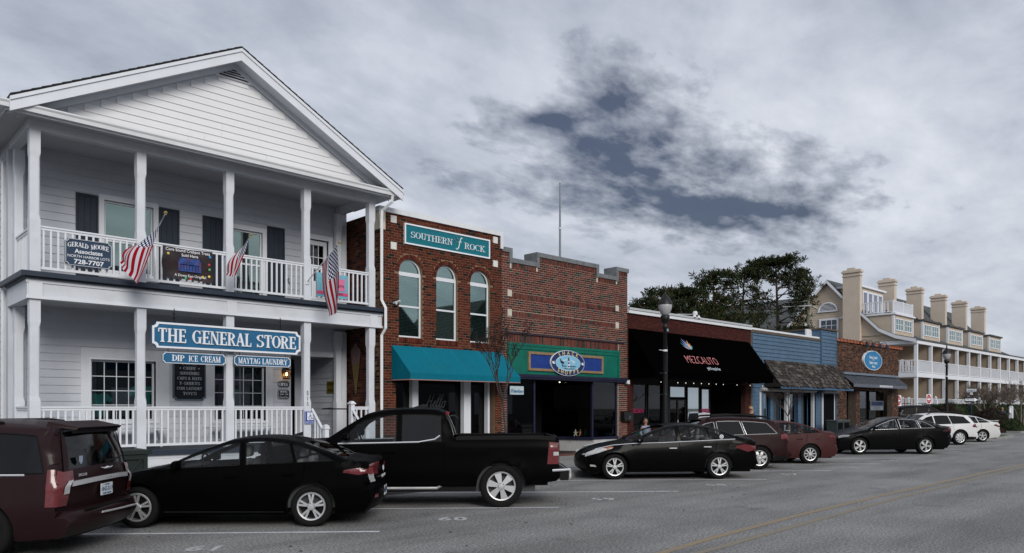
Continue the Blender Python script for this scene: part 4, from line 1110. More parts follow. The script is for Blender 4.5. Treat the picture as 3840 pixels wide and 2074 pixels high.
brick_wall(SF, SX0, SX1, .15, STOP, FY, .203, .066, .017, REDB, (46, 24, 16, 14), MORT,
           holes=holes + [(a - .02, b + .02, WZ0 - .17, WZ0) for a, b in win] + sq_h + [(13.85, 17.4, 7.0, 7.63)],
           arches=[((a + b) / 2, WSP, (b - a) / 2 + ARR) for a, b in win], n_ind=300, seed=11)
VOU = [proto('brick', MB().box(-.5, .5, -1, 0, -.5, .5), m) for m in REDB[:3]]
for a, b in win:
 cx, rr_ = (a + b) / 2, (b - a) / 2 + ARR / 2
 n = 21
 for k in range(n):
  an = math.pi * (k + .5) / n
  pinst(VOU[rnd.randrange(3)], 'brick', (cx + rr_ * math.cos(an), FY, WSP + rr_ * math.sin(an)), SF, (ARR, .016, math.pi * rr_ / n - .012), (0, -an, 0))
 n = 12
 for k in range(n): pinst(VOU[rnd.randrange(3)], 'brick', (a + (b - a) * (k + .5) / n, FY, WZ0 - .085), SF, ((b - a) / n - .012, .035, .15))
 f = MB(); y0, y1 = FY + .10, FY + .15; fw = .055
 f.box(a, a + fw, y0, y1, WZ0, WSP).box(b - fw, b, y0, y1, WZ0, WSP).box(a + fw, b - fw, y0, y1, WZ0, WZ0 + fw)
 f.box(a + fw, b - fw, y0 - .01, y1, WSP - .09, WSP + .03); f.box(a + fw, b - fw, y0 - .012, y1, 5.03, 5.085)
 R_ = (b - a) / 2
 for k in range(14):
  a0, a1 = math.pi * k / 14, math.pi * (k + 1) / 14
  f.prism([(cx + R_ * math.cos(a0), y0, WSP + R_ * math.sin(a0)), (cx + R_ * math.cos(a1), y0, WSP + R_ * math.sin(a1)), (cx + (R_ - fw) * math.cos(a1), y0, WSP + (R_ - fw) * math.sin(a1)), (cx + (R_ - fw) * math.cos(a0), y0, WSP + (R_ - fw) * math.sin(a0))], (0, .05, 0))
 wf = f.build('arched_window', TRIMW, SF)
 pbox('pane', a + fw, b - fw, y0 + .02, y0 + .024, 5.085, WSP - .09, GLASSA, wf)
 pbox('pane', a + fw, b - fw, y0 + .02, y0 + .024, WZ0 + fw, 5.03, GLASSA, wf)
 g = MB(); ring = [(cx + (R_ - fw) * math.cos(math.pi * k / 12), y0 + .02, WSP + .03 + (R_ - fw - .02) * math.sin(math.pi * k / 12)) for k in range(13)]
 g.prism(ring, (0, .004, 0)); g.build('pane', GLASSA, wf)
 bl = MB(); z = WZ0 + .08
 while z < WSP - .12:
  bl.hexa([(a + .07, y0 + .09, z), (b - .07, y0 + .09, z), (b - .07, y0 + .12, z + .018), (a + .07, y0 + .12, z + .018), (a + .07, y0 + .09, z + .003), (b - .07, y0 + .09, z + .003), (b - .07, y0 + .12, z + .021), (a + .07, y0 + .12, z + .021)]); z += .046
 o = bl.build('blind', mat('blind_slats', (.50, .56, .56), .6, .1), wf)
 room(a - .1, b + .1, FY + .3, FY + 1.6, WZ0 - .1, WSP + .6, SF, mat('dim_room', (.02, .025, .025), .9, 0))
 for (sx_) in (a, b):   # brick reveals
  for k in range(24): pbox('reveal_brick', sx_ - .004 if sx_ == b else sx_ - .006, sx_ + .006 if sx_ == b else sx_ + .004, FY + .004, FY + .098, WZ0 + .083 * k + .008, WZ0 + .083 * k + .075, REDB[k % 3], SF) if False else None
for a, b in sqs:
 for c, d in ((7.58, 7.80), (6.76, 6.98)): part('corner_stone', a, b, FY - .03, FY, c, d, mat('white_stone', (.62, .62, .60), .7, .06, 6), SF)
# coping
mb = MB(); mb.box(12.90, 18.03, FY - .07, FY + .35, STOP, STOP + .15); mb.build('coping', METALW, SF)
for k in range(6): pbox('coping_clip', 13.0 + .98 * k, 13.03 + .98 * k, FY - .075, FY - .07, STOP + .01, STOP + .10, METALW, SF)
part('coping_end', 17.90, 18.02, FY - .09, FY - .04, 7.42, STOP, METALW, SF)
part('end_stone', 12.88, 13.10, FY - .10, FY + .3, 7.30, 7.84, CREAMST, SF)
# side wall seen through the porch
OLDB = bmats('old', [(.085, .028, .018), (.06, .022, .016), (.11, .05, .03), (.02, .013, .012)])
MB().box(12.97, 13.2, FY + .3, 34, .1, STOP).build('side_wall', mat('dark_mortar', (.11, .085, .065), .95, .3, 8), SF)
brick_wall(SF, FY + .02, 23.0, .3, 7.84, 0, .205, .070, .013, OLDB, (45, 25, 15, 15), MORT, n_ind=0, seed=12, side=12.97)
MB().box(13.2, 18.0, FY + .3, 34, 7.3, 7.4).build('flat_roof', STONE, SF)
# storefront
mb = MB(); mb.box(13.55, 17.70, FY + .3, FY + .34, .1, .35); mb.build('stall_riser', mat('dark_panel', (.02, .02, .02), .5), SF)
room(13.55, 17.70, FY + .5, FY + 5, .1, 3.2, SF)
for a, b in ((14.27, 14.50), (16.40, 16.70), (17.47, 17.56)): part('column', a, b, FY + .12, FY + .30, .13, 3.2, TRIMW, SF)
w_ = None
for a, b in ((13.56, 14.26), (14.51, 16.39), (16.71, 17.46)):
 w_ = MB().box(a, a + .03, FY + .34, FY + .38, .36, 3.2).box(b - .03, b, FY + .34, FY + .38, .36, 3.2).box(a + .03, b - .03, FY + .34, FY + .38, .36, .40).box(a + .03, b - .03, FY + .34, FY + .38, 3.1, 3.2).build('shop_window', BLACKM, SF)
 pbox('pane', a + .03, b - .03, FY + .355, FY + .36, .40, 3.1, GLASSB, w_)
GREYV = mat('grey_vinyl', (.055, .057, .06), .6, .05)
def script(pts_list, x, z, s, Y, wd, m, parent, nm='lettering', sl=.3):
 mb = MB()
 for pts in pts_list:
  q = []
  n = len(pts)
  for i in range(n - 1):   # Catmull-Rom
   p0, p1, p2, p3 = pts[max(0, i - 1)], pts[i], pts[i + 1], pts[min(n - 1, i + 2)]
   for k in range(5):
    t = k / 5; q.append(tuple(.5 * (2 * p1[c] + (p2[c] - p0[c]) * t + (2 * p0[c] - 5 * p1[c] + 4 * p2[c] - p3[c]) * t * t + (3 * p1[c] - p0[c] - 3 * p2[c] + p3[c]) * t ** 3) for c in (0, 1)))
  q.append(pts[-1])
  mb.tube([(x + (a + sl * b) * s, Y, z + b * s) for a, b in q], wd, 4)
 return mb.build(nm, m, parent)
hello = [[(-.30, .25), (-.42, .12), (-.3, 0), (-.05, .15), (.1, .6), (.14, .9)], [(.42, .95), (.36, .5), (.34, .15), (.42, .02), (.55, .2)], [(.0, .42), (.4, .5)],
         [(.55, .2), (.74, .32), (.72, .48), (.6, .4), (.6, .1), (.72, 0), (.86, .2)], [(.86, .2), (1.02, .8), (.96, .98), (.88, .8), (.9, .1), (1.0, 0), (1.1, .2)], [(1.1, .2), (1.27, .8), (1.21, .98), (1.13, .8), (1.15, .1), (1.25, 0), (1.33, .15)],
         [(1.5, .45), (1.36, .35), (1.38, .05), (1.52, 0), (1.62, .2), (1.55, .42), (1.5, .45), (1.72, .42)]]
s = thing('window_lettering', 'grey script Hello on the dark window under the teal awning', 'lettering', (15.3, FY + .34, 1.9))
script(hello, 14.98, 1.88, .46, FY + .345, .017, GREYV, s)
script([[(0, 0), (.3, .14), (.8, .1), (1.0, -.1)]], 15.9, 1.55, .42, FY + .345, .02, GREYV, s, 'flourish', 0)
# teal awning
TEAL = mat('teal_canvas', (.0, .130, .19), .75, .10, 14, bump=.2, bscale=90, spec=.15, dirt=(.004, .095, .135), dirt_scale=1.3, dirt_amt=.6, stretch=(1, 1, .35))
A = thing('awning', 'teal canvas awning sloping over the brick shop windows', 'awning', (15.6, 18.9, 2.7))
ax0, ax1, ayb, ayf, az0, az1, azv = 13.38, 17.97, FY - .02, 18.42, 2.72, 3.80, 2.92
N6 = 4; vs = []
mb = MB()
for k in range(N6):
 x0_, x1_ = ax0 + (ax1 - ax0) * k / N6, ax0 + (ax1 - ax0) * (k + 1) / N6
 m_ = MB(); g = 8; vv = []
 for j in range(g + 1):
  t = j / g; sagz = -.035 * math.sin(math.pi * t)
  for i in range(g + 1):
   u = i / g; vv.append((x0_ + (x1_ - x0_) * u, ayb + (ayf - ayb) * t, az1 + (azv - az1) * t + sagz * (.6 + .4 * math.sin(math.pi * u))))
 m_.add(vv, [(j * (g + 1) + i, (j + 1) * (g + 1) + i, (j + 1) * (g + 1) + i + 1, j * (g + 1) + i + 1) for j in range(g) for i in range(g)])
 m_.build('canvas_panel', TEAL, A, smooth=True)
 if k: MB().tube([(x0_, ayb + (ayf - ayb) * t, az1 + (azv - az1) * t - .035 * math.sin(math.pi * t) + .006) for t in (0, .25, .5, .75, 1)], .006, 4).build('seam', mat('teal_seam', (.02, .22, .25), .7, 0), A)
 m_ = MB(); m_.box(x0_, x1_, ayf - .008, ayf, az0, azv); m_.build('valance', TEAL, A)
for sx_ in (ax0, ax1): MB().prism([(sx_, ayb, az1), (sx_, ayf, azv), (sx_, ayf, az0), (sx_, ayb, az0)], (.006, 0, 0)).build('side_panel', TEAL, A)
mb = MB(); mb.tube([(ax0, ayb, az0), (ax0, ayf, az0), (ax1, ayf, az0), (ax1, ayb, az0)], .016, 5); mb.build('frame', mat('pink_edge', (.40, .20, .18), .6, 0), A)
# sign
s = thing('shop_sign', 'teal carved sign reading SOUTHERN FROCK with a thin white frame', 'sign', (15.62, FY, 7.0))
part('board', 13.87, 17.38, FY - .05, FY - .001, 7.02, 7.61, mat('teal_wood', (.0, .145, .185), .55, .25, 5, stretch=(1, 1, 12), bump=.8, bscale=14), s)
mb = MB()
for a, b, c, d in ((13.84, 17.41, 6.99, 7.035), (13.84, 17.41, 7.595, 7.64), (13.84, 13.885, 7.035, 7.595), (17.365, 17.41, 7.035, 7.595)): mb.box(a, b, FY - .075, FY - .002, c, d)
mb.build('border', LETW, s)
serif_text('SOUTHERN', 14.91, 7.31, FY - .052, .20, LETW, s, 1.70, .02, bold=.55)
serif_text('ROCK', 16.72, 7.28, FY - .052, .20, LETW, s, .92, .02, bold=.55)
script([[(.45, 1.0), (.3, 1.05), (.2, .8), (.15, .3), (.08, -.1), (-.1, -.22), (-.2, -.1)], [(.0, .55), (.36, .6)]], 15.98, 7.18, .32, FY - .06, .016, LETW, s, sl=.2)
script([[(0, -.3), (-.05, .3), (-.3, .8)], [(-.05, .2), (-.3, .4), (-.45, .45)]], 16.02, 7.22, .36, FY - .06, .006, mat('stem_green', (.10, .2, .16), .6, 0), s, 'stem', 0)
mb = MB()
for (cx_, cz_) in ((15.88, 7.55), (15.83, 7.42)):
 for k in range(7): mb.lathe([(0, -.012), (.016, 0), (0, .012)], (cx_ + .018 * k, FY - .062, cz_ - .02 * k + .02), 5, axis='z')
mb.build('seed_head', mat('seed_grey', (.35, .36, .42), .7, 0), s)
mb = MB(); mb.box(13.44, 13.50, FY - .12, FY, 5.08, 5.14).tube([(13.47, FY - .1, 5.11), (13.53, FY - .25, 5.16)], .03, 6).tube([(13.47, FY - .1, 5.11), (13.42, FY - .22, 5.06)], .03, 6)
tag(recentre(mb.build('floodlight', METALW)), 'small white twin floodlight on the brick wall left of the arched windows', 'floodlight')
# ================================================================== SHOP WITH STEPPED PARAPET
SH = thing('stepped_parapet_shop', 'pale-jointed brick shop with stepped parapet and green sign band', 'building', (21.5, FY, 0))
PB = bmats('pinkred', [(.108, .026, .020), (.076, .018, .015), (.132, .040, .030), (.018, .019, .018), (.028, .034, .032)])
MORT2 = mat('pale_mortar', (.38, .33, .27), .95, .12, 12, bump=.3)
segs = [(18.0, 18.46, 7.36), (18.46, 19.78, 7.02), (19.78, 23.22, 7.40), (23.22, 24.42, 7.06), (24.42, 25.14, 7.46)]
def shtop(x_):
 for a, b, t in segs:
  if a <= x_ <= b: return t
 return 7.0
so = (18.27, 24.56, 0, 4.19)
for a, b, t in segs:
 holes_wall('wall', a, b, 4.19 if 18.27 < (a + b) / 2 < 24.5 and b < 24.5 and a > 18.2 else .1, t, FY, .3, [(18.27, 24.56, 0, 4.19)], MORT2, SH)
bandz = [(.15 + .082 * 69 - .02, .15 + .082 * 71 + .002), (.15 + .082 * 60 + .062, .15 + .082 * 63 + .002), (4.19, .15 + .082 * 53 + .002)]
stones = [(18.28, 18.50, 5.80, 6.04), (18.28, 18.50, 5.11, 5.36), (24.33, 24.56, 5.80, 6.04), (24.33, 24.56, 5.11, 5.36)]
hb = [so] + [(18.50, 24.33, c, d) for c, d in bandz[:2]] + [(18.27, 24.56, *bandz[2])] + stones
hb += [(a, b, t - .16, t) for a, b, t in segs]
brick_wall(SH, 18.0, 25.13, .15, 7.46, FY, .206, .064, .017, PB, (42, 26, 14, 12, 6), MORT2, holes=hb, top=shtop, n_ind=300, seed=21, proud=.010)
SOL = [proto('brick', MB().box(-.5, .5, -1, 0, 0, 1), m) for m in PB]
joined = MB()
def soldier(x0, x1, z0, z1, keep):
 x_ = x0; k = 0
 while x_ < x1 - .04:
  q = rnd.choices(range(5), (42, 26, 14, 12, 6))[0]
  if keep: pinst(SOL[q], 'brick', (x_ + .033, FY, z0), SH, (.062, .012, z1 - z0))
  else: joined.box(x_ + .002, x_ + .064, FY - .012, FY, z0, z1, q)
  x_ += .080
for c, d in bandz: soldier(18.28 if c < 5 else 18.52, 24.55 if c < 5 else 24.32, c + .01, d - .01, False)
for a, b, t in segs: soldier(a + .01, b - .02, t - .155, t - .01, False)
joined.build('soldier_bricks', PB, SH)['kind'] = 'stuff'
for a, b, c, d in stones: part('corner_stone', a + .01, b - .01, FY - .025, FY, c + .01, d - .01, CREAMST, SH)
for xx, t in ((18.46, 7.36), (19.79, 7.40), (23.2, 7.40), (24.43, 7.46)): part('step_stone', xx - .06, xx + .02, FY - .015, FY, t - .55, t - .36, CREAMST, SH)
cp = []
for i, (a, b, t) in enumerate(segs):
 hi = i in (0, 2, 4); e = .05 if hi else -.05
 mb = MB(); dp = .62 if i in (2, 4) else .34
 mb.box(a - e + (.0 if i else .05), b + e, FY - .05, FY + dp, t, t + .16)
 mb.build('coping', STONE, SH)
 if i in (2, 4): MB().box(a - .05, a + .10, FY - .045, FY + dp - .01, segs[i - 1][2] - .02, t).build('coping', STONE, SH); MB().box(a - .04, b - .1, FY + .3, FY + .6, segs[i - 1][2] - .3, t).build('pier', DARK, SH)
 if i in (0, 2): MB().box(b - .10, b + .05, FY - .046, FY + .3, segs[i + 1][2] - .02, t).build('coping', STONE, SH)
MB().box(18.0, 25.1, FY + .3, 34, 6.3, 6.4).build('flat_roof', STONE, SH)
MB().box(18.0, 18.2, FY + .3, 34, 4, 7.0).box(24.95, 25.13, FY + .3, 34, .1, 7.0).build('side_wall', MORT, SH)
part('steel_lintel', 18.20, 24.85, FY - .07, FY - .013, 4.50, 4.565, mat('rusty_dark_steel', (.03, .02, .03), .6, .3, 5), SH)
GREEN = mat('green_paint', (.0, .118, .084), .6, .18, 2.5, bump=.3, bscale=15, dirt=(.0, .08, .06), dirt_amt=.5)
part('sign_band', 18.27, 24.56, FY - .02, FY + .05, 3.06, 4.10, GREEN, SH)
part('band_trim', 18.25, 24.58, FY - .07, FY + .05, 4.10, 4.19, GREEN, SH)
part('band_trim', 18.27, 18.36, FY - .06, FY - .021, 3.06, 4.10, GREEN, SH)
part('band_trim', 24.47, 24.56, FY - .06, FY - .021, 3.06, 4.10, GREEN, SH)
part('band_trim', 18.36, 24.47, FY - .05, FY - .021, 3.98, 4.10, GREEN, SH)
NAVY2 = mat('navy_wood', (.010, .012, .035), .6, .3, 4)
part('lintel_beam', 18.27, 24.92, FY - .16, FY + .3, 2.90, 3.055, NAVY2, SH)
part('lintel_cap', 18.27, 24.92, FY - .19, FY - .161, 2.97, 3.075, NAVY2, SH)
mb = MB(); FRW = mat('tan_wood', (.24, .16, .085), .6, .25, 8)
s = thing('shop_sign', 'oval SHACK SHOPPE sign with lighthouse over a blue framed panel', 'sign', (21.35, FY, 3.2))
part('panel', 19.36, 23.42, FY - .045, FY - .021, 3.30, 3.84, mat('cobalt_paint', (.008, .035, .20), .55, .2, 4), s)
for a, b, c, d in ((19.28, 23.50, 3.22, 3.31), (19.28, 23.50, 3.82, 3.91), (19.28, 19.38, 3.31, 3.82), (23.40, 23.50, 3.31, 3.82)): mb.box(a, b, FY - .08, FY - .022, c, d)
mb.build('frame', FRW, s)
def ellipse(cx_, cz_, a, b, y, d, m, nm, par, n=40):
 return MB().prism([(cx_ + a * math.cos(2 * math.pi * k / n), y, cz_ + b * math.sin(2 * math.pi * k / n)) for k in range(n)], (0, d, 0)).build(nm, m, par)
OC = (21.35, 3.56)
ellipse(*OC, .955, .485, FY - .115, .06, LETW, 'rim', s); ellipse(*OC, .935, .47, FY - .12, .01, mat('oval_navy', (.010, .030, .11), .5, .05), 'board', s)
ellipse(*OC, .70, .295, FY - .124, .01, LETW, 'inner_rim', s); ellipse(*OC, .685, .283, FY - .128, .01, mat('pale_sky_blue', (.20, .45, .62), .6, .06), 'picture', s)
YEL = mat('cream_yellow', (.62, .50, .22), .6, .03)
for word, a0, a1, up in (('SHACK', 128, 52, 1), ('SHOPPE', 228, 312, 0)):
 for k, ch in enumerate(word):
  an = R(a0 + (a1 - a0) * k / (len(word) - 1)); px_, pz_ = OC[0] + .80 * math.cos(an), OC[1] + .375 * math.sin(an)
  sl_ = math.atan2(.375 * math.cos(an), -.80 * math.sin(an)) if up else math.atan2(.375 * math.cos(an), -.80 * math.sin(an))
  if up: sl_ = math.atan2(-.375 * math.cos(an), .80 * math.sin(an))
  m4 = Matrix.Translation((px_, FY - .128, pz_)) @ Matrix.Rotation(sl_, 4, 'Y').inverted() @ Matrix.Rotation(R(90), 4, 'X')
  text(ch, (0, 0, 0), .205, YEL, s, mat4=m4, ext=.002, bold=.003, sx=1.0)
mb = MB(); yb = FY - .131; K = mat('print_black', (.01, .012, .02), .6, 0)
mb.prism([(OC[0] - .28, yb, OC[1] - .205), (OC[0] + .40, yb, OC[1] - .205), (OC[0] + .3, yb, OC[1] - .23), (OC[0] - .2, yb, OC[1] - .23)], (0, -.003, 0))
for dx in (-.33, -.24, -.15, .12, .20, .29, .37):
 mb.tube([(OC[0] + dx, yb, OC[1] - .205), (OC[0] + dx + .01, yb, OC[1] - .12)], .006, 4)
 for a in (20, 70, 120, 160, 200, 340): mb.tube([(OC[0] + dx + .01, yb, OC[1] - .12), (OC[0] + dx + .01 + .045 * math.cos(R(a)), yb, OC[1] - .125 + .03 * math.sin(R(a)))], .007, 3)
for a, b, c in ((.052, .045, (-.22, -.08)), (.04, .035, (-.01, .1))): pass
# horse
mb.prism([(OC[0] + a, yb - .001, OC[1] + b) for a, b in ((-.47, .13), (-.44, .16), (-.41, .10), (-.36, .06), (-.27, .05), (-.24, .02), (-.25, -.10), (-.28, -.02), (-.31, -.01), (-.33, -.10), (-.36, -.12), (-.36, -.01), (-.42, -.02), (-.44, .04), (-.45, .09), (-.49, .08))], (0, -.003, 0))
mb.tube([(OC[0] - .24, yb, OC[1] + .03), (OC[0] - .19, yb, OC[1] + .06)], .012, 4)
mb.build('print', K, s)
lh = MB(); lh.prism([(OC[0] - .045, yb - .004, OC[1] - .20), (OC[0] + .065, yb - .004, OC[1] - .20), (OC[0] + .035, yb - .004, OC[1] + .16), (OC[0] - .015, yb - .004, OC[1] + .16)], (0, -.003, 0)); lh.build('lighthouse_print', LETW, s)
lh = MB()
for cz_ in (-.13, -.0, .12): lh.prism([(OC[0] - .035, yb - .009, OC[1] + cz_), (OC[0] + .01, yb - .009, OC[1] + cz_ - .055), (OC[0] + .055, yb - .009, OC[1] + cz_), (OC[0] + .01, yb - .009, OC[1] + cz_ + .055)], (0, -.002, 0))
lh.prism([(OC[0] - .03, yb - .009, OC[1] + .16), (OC[0] + .05, yb - .009, OC[1] + .16), (OC[0] + .01, yb - .009, OC[1] + .235)], (0, -.002, 0)); lh.build('lighthouse_print', K, s)
lh = MB(); lh.prism([(OC[0], yb - .001, OC[1] + .17), (OC[0] - .30, yb - .001, OC[1] + .10), (OC[0] - .26, yb - .001, OC[1] + .02)], (0, -.002, 0)); lh.prism([(OC[0] + .02, yb - .001, OC[1] + .17), (OC[0] + .40, yb - .001, OC[1] + .06), (OC[0] + .32, yb - .001, OC[1] - .02)], (0, -.002, 0)); lh.build('beam_print', mat('pale_beam', (.5, .6, .68), .6, 0), s)
for sx_ in (-.82, .82):
 b_ = MB(); b_.prism([(OC[0] + sx_ + a, yb, OC[1] + b) for a, b in ((-.08, .0), (-.03, .06), (.0, .02), (.05, .06), (.04, .0), (.08, -.04), (.0, -.06), (-.05, -.03))], (0, -.003, 0)); b_.build('bird_print', LETW, s)
# recessed entry with two display windows
GREYK = mat('grey_knee_wall', (.22, .22, .22), .7, .1, 3); LGR = mat('light_grey_knee_wall', (.42, .42, .42), .7, .08, 3)
mb = MB(); mb.prism([(23.06, FY + .04, .13), (24.50, FY + .04, .13), (24.50, FY + 2.2, .13), (22.30, FY + 2.2, .13)], (0, 0, .46)); mb.build('knee_wall', LGR, SH)
mb = MB(); mb.prism([(22.98, FY + .04, .60), (24.56, FY + .0, .60), (24.56, FY + 2.2, .60), (22.20, FY + 2.2, .60)], (0, 0, .10)); mb.build('window_sill', NAVY2, SH)
mb = MB(); mb.prism([(18.3, FY + .04, .13), (19.7, FY + .04, .13), (20.4, FY + 2.2, .13), (18.3, FY + 2.2, .13)], (0, 0, .46)); mb.build('knee_wall', LGR, SH)
mb = MB(); mb.prism([(18.3, FY + .02, .60), (19.78, FY + .02, .60), (20.5, FY + 2.2, .60), (18.3, FY + 2.2, .60)], (0, 0, .10)); mb.build('window_sill', NAVY2, SH)
for (x_, y_) in ((23.0, FY + .1), (19.72, FY + .1), (24.5, FY + .1), (18.33, FY + .1)): part('window_post', x_ - .04, x_ + .04, y_ - .04, y_ + .04, .70, 2.9, NAVY2, SH)
mb = MB(); mb.box(23.05, 24.46, FY + .09, FY + .095, .70, 2.9); mb.build('pane', GLASSB, SH)
mb = MB(); mb.box(18.38, 19.68, FY + .09, FY + .095, .70, 2.9); mb.build('pane', GLASSB, SH)
mb = MB(); mb.add([(23.0, FY + .12, .7), (22.3, FY + 2.1, .7), (22.3, FY + 2.1, 2.9), (23.0, FY + .12, 2.9)], [(0, 1, 2, 3)]); mb.build('pane', GLASSB, SH)
mb = MB(); mb.add([(19.72, FY + .12, .7), (20.4, FY + 2.1, .7), (20.4, FY + 2.1, 2.9), (19.72, FY + .12, 2.9)], [(0, 1, 2, 3)]); mb.build('pane', GLASSB, SH)
room(18.28, 24.55, FY + 2.2, FY + 7, .1, 3.0, SH); mb = MB(); mb.box(18.28, 24.55, FY + .3, FY + 2.2, 2.905, 2.95); mb.build('entry_ceiling', DARK, SH)
mb = MB(); mb.box(20.4, 22.3, FY + 2.2, FY + 2.25, .13, 2.9); mb.build('door', DARK, SH)
MB().box(18.2, 24.6, FY + .3, FY + 7, .09, .125).build('entry_floor', mat('dark_tile', (.03, .015, .012), .7), SH)
MB().lathe([(0, .0), (.03, .0), (.025, -.02), (0, -.03)], (22.3, FY + 1.2, 2.90), 10).build('downlight', mat('lit_spot', (1, .9, .7), .5, 0, emit=((1, .85, .6), 3)), SH)
s = thing('freedom_sign', 'small pale sign with blue script Freedom behind the bare street tree', 'sign', (18.8, FY, 2.3))
part('board', 18.42, 19.10, FY - .0, FY + .02, 2.34, 2.64, mat('pale_print', (.42, .52, .56), .6, .2, 7), s)
text('Freedom', (18.76, FY - .004, 2.46), .17, mat('blue_script', (.01, .10, .22), .6, 0), s, ext=.001, bold=.004, shear=.3)
cols = [((.30, .30, .25), 'white', 22.55), ((.28, .12, .05), 'orange', 22.85), ((.02, .25, .2), 'green', 23.15)]
for i, (c, nm_, x_) in enumerate(cols):
 mb = MB()
 for k in range(5):
  a = R(90 + 72 * k); mb.hexa([(x_ - .03, FY + .55, .86), (x_ + .03, FY + .55, .86), (x_ + .03, FY + .60, .86), (x_ - .03, FY + .60, .86)] + [(x_ + .15 * math.cos(a) + q, FY + .56 + w2, .86 + .15 * math.sin(a) + .0) for q, w2 in ((-.01, 0), (.01, 0), (.01, .02), (-.01, .02))])
 tag(recentre(mb.build('starfish', mat('starfish_' + nm_, c, .8))), nm_ + ' starfish ornament on the display sill of the green-banded shop', 'starfish')
for i, (a, b, c, lb) in enumerate(((23.15, 23.55, (.03, .25, .42), 'small blue lettered block in the right display window'), (24.0, 24.42, (.08, .28, .34), 'small turquoise box in the right display window'))):
 t = thing('trinket', lb, 'ornament', (a, FY + .3, .7)); part('body', a, b, FY + .25, FY + .31, .70, .86 + .1 * (1 - i), mat('trinket%d' % i, c, .6), t)
 text('WTF' if i == 0 else 'BEACH', ((a + b) / 2, FY + .245, .82 if i == 0 else .78), .13 if i == 0 else .09, LETW, t, ext=.001)
# heron figure behind glass
t = thing('heron_figure', 'pale blue wooden heron standing in the right display window', 'ornament', (24.1, FY + .5, .7))
mb = MB(); mb.tube([(24.08, FY + .5, .7), (24.08, FY + .5, 1.2)], .012, 5); mb.build('leg', K, t)
mb = MB(); mb.tube([(24.28, FY + .5, 1.18), (24.16, FY + .5, 1.30), (24.05, FY + .5, 1.40), (24.00, FY + .5, 1.55), (24.06, FY + .5, 1.68), (23.98, FY + .5, 1.74), (23.86, FY + .5, 1.72)], [.01, .07, .09, .04, .028, .03, .004], 7); mb.build('body', mat('heron_grey', (.30, .36, .42), .7), t)
# payment box on the pier
t = thing('wall_box', 'black box with a small blue emblem on the brick pier by the black awning', 'box', (24.95, FY - .2, 1.33))
mb = MB(); mb.hexa([(24.66, FY - .24, 1.33), (25.22, FY - .24, 1.33), (25.22, FY - .02, 1.33), (24.66, FY - .02, 1.33), (24.66, FY - .20, 1.68), (25.22, FY - .20, 1.68), (25.22, FY - .02, 1.72), (24.66, FY - .02, 1.72)]); mb.build('body', BLACKM, t)
text('U7', (25.0, FY - .245, 1.50), .07, mat('logo_blue', (.1, .4, .5), .5, 0), t, ext=.002, shear=.3); text('WATER SAVERS', (25.0, FY - .245, 1.43), .022, LETG, t, ext=.001)
tag(recentre(MB().box(24.93, 25.02, FY - .22, FY - .10, 2.84, 3.0).box(24.88, 24.93, FY - .2, FY - .12, 2.86, 2.98).build('junction_box', METALW)), 'white junction box at the right end of the dark shop lintel', 'junction box')
# flagpole behind the parapet
t = thing('flagpole', 'bare grey flagpole rising behind the stepped brick parapet', 'flagpole', (22.76, 21.0, 6.4))
MB().tube([(22.76, 21, 6.4), (22.76, 21, 9.1), (22.76, 21, 11.05)], [.05, .042, .028], 8).build('pole', mat('weathered_grey', (.20, .22, .24), .6), t)
MB().lathe([(0, -.05), (.05, 0), (0, .05)], (22.76, 21, 11.08), 8).build('cap', METALW, t); MB().lathe([(.06, -.03), (.06, .03)], (22.76, 21, 9.2), 8).build('bracket', METALW, t)
# ================================================================== BLACK-AWNING RESTAURANT
MZ = thing('black_awning_restaurant', 'low dark red brick restaurant under a huge black awning', 'building', (30, FY, 0))
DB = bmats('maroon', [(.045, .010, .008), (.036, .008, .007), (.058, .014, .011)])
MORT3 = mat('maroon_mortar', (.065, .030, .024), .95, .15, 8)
mo = (25.55, 34.75, 0, 3.3)
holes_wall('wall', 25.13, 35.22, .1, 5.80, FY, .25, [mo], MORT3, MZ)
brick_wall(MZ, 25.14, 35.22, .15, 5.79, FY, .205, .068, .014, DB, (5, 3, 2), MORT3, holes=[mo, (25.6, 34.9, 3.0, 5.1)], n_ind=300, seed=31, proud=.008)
part('coping', 25.12, 35.2, FY - .10, FY + .4, 5.80, 5.94, METALW, MZ)
part('coping_cap', 25.12, 35.2, FY - .14, FY + .42, 5.94, 6.03, mat('coping_grey', (.42, .44, .46), .5, .05), MZ)
for k in range(4): pbox('coping_joint', 27.2 + 2.4 * k, 27.26 + 2.4 * k, FY - .105, FY + .41, 5.80, 5.945, METALW, MZ)
MB().box(25.13, 35.2, FY + .25, 32, 5.3, 5.4).build('flat_roof', mat('grey_membrane', (.3, .3, .3), .8), MZ)
MB().box(34.9, 35.2, FY + .25, 32, .1, 5.4).build('side_wall', MORT3, MZ); MB().box(34.80, 34.89, FY + .26, FY + 2.2, .1, 3.3).build('recess_shade_sheet', DARK, MZ)  # dark sheet added to black out the lit side of the recess
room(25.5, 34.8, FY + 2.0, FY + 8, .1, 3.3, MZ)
BF = mat('black_frame', (.006, .006, .006), .5, 0, spec=.2)
SKYGL = glass_mat('mirror_pane', (.08, .09, .09), 1.0, .01, 1.5, .55, (.85, .93, .93))
wy = 20.0
def mpane(a, b, c, d, g, deep=0.0):
 mb = MB(); y_ = wy + deep
 mb.box(a - .05, a, y_ - .03, y_ + .05, c - .05, d + .05).box(b, b + .05, y_ - .03, y_ + .05, c - .05, d + .05).box(a, b, y_ - .03, y_ + .05, c - .05, c).box(a, b, y_ - .03, y_ + .05, d, d + .05)
 o = mb.build('shop_window', BF, MZ); pbox('pane', a, b, y_, y_ + .005, c, d, g, o); return o
mpane(26.2, 27.2, .9, 2.86, GLASSB); mpane(27.4, 28.4, .9, 2.86, GLASSB)
mpane(29.0, 30.27, 2.36, 2.82, SKYGL)
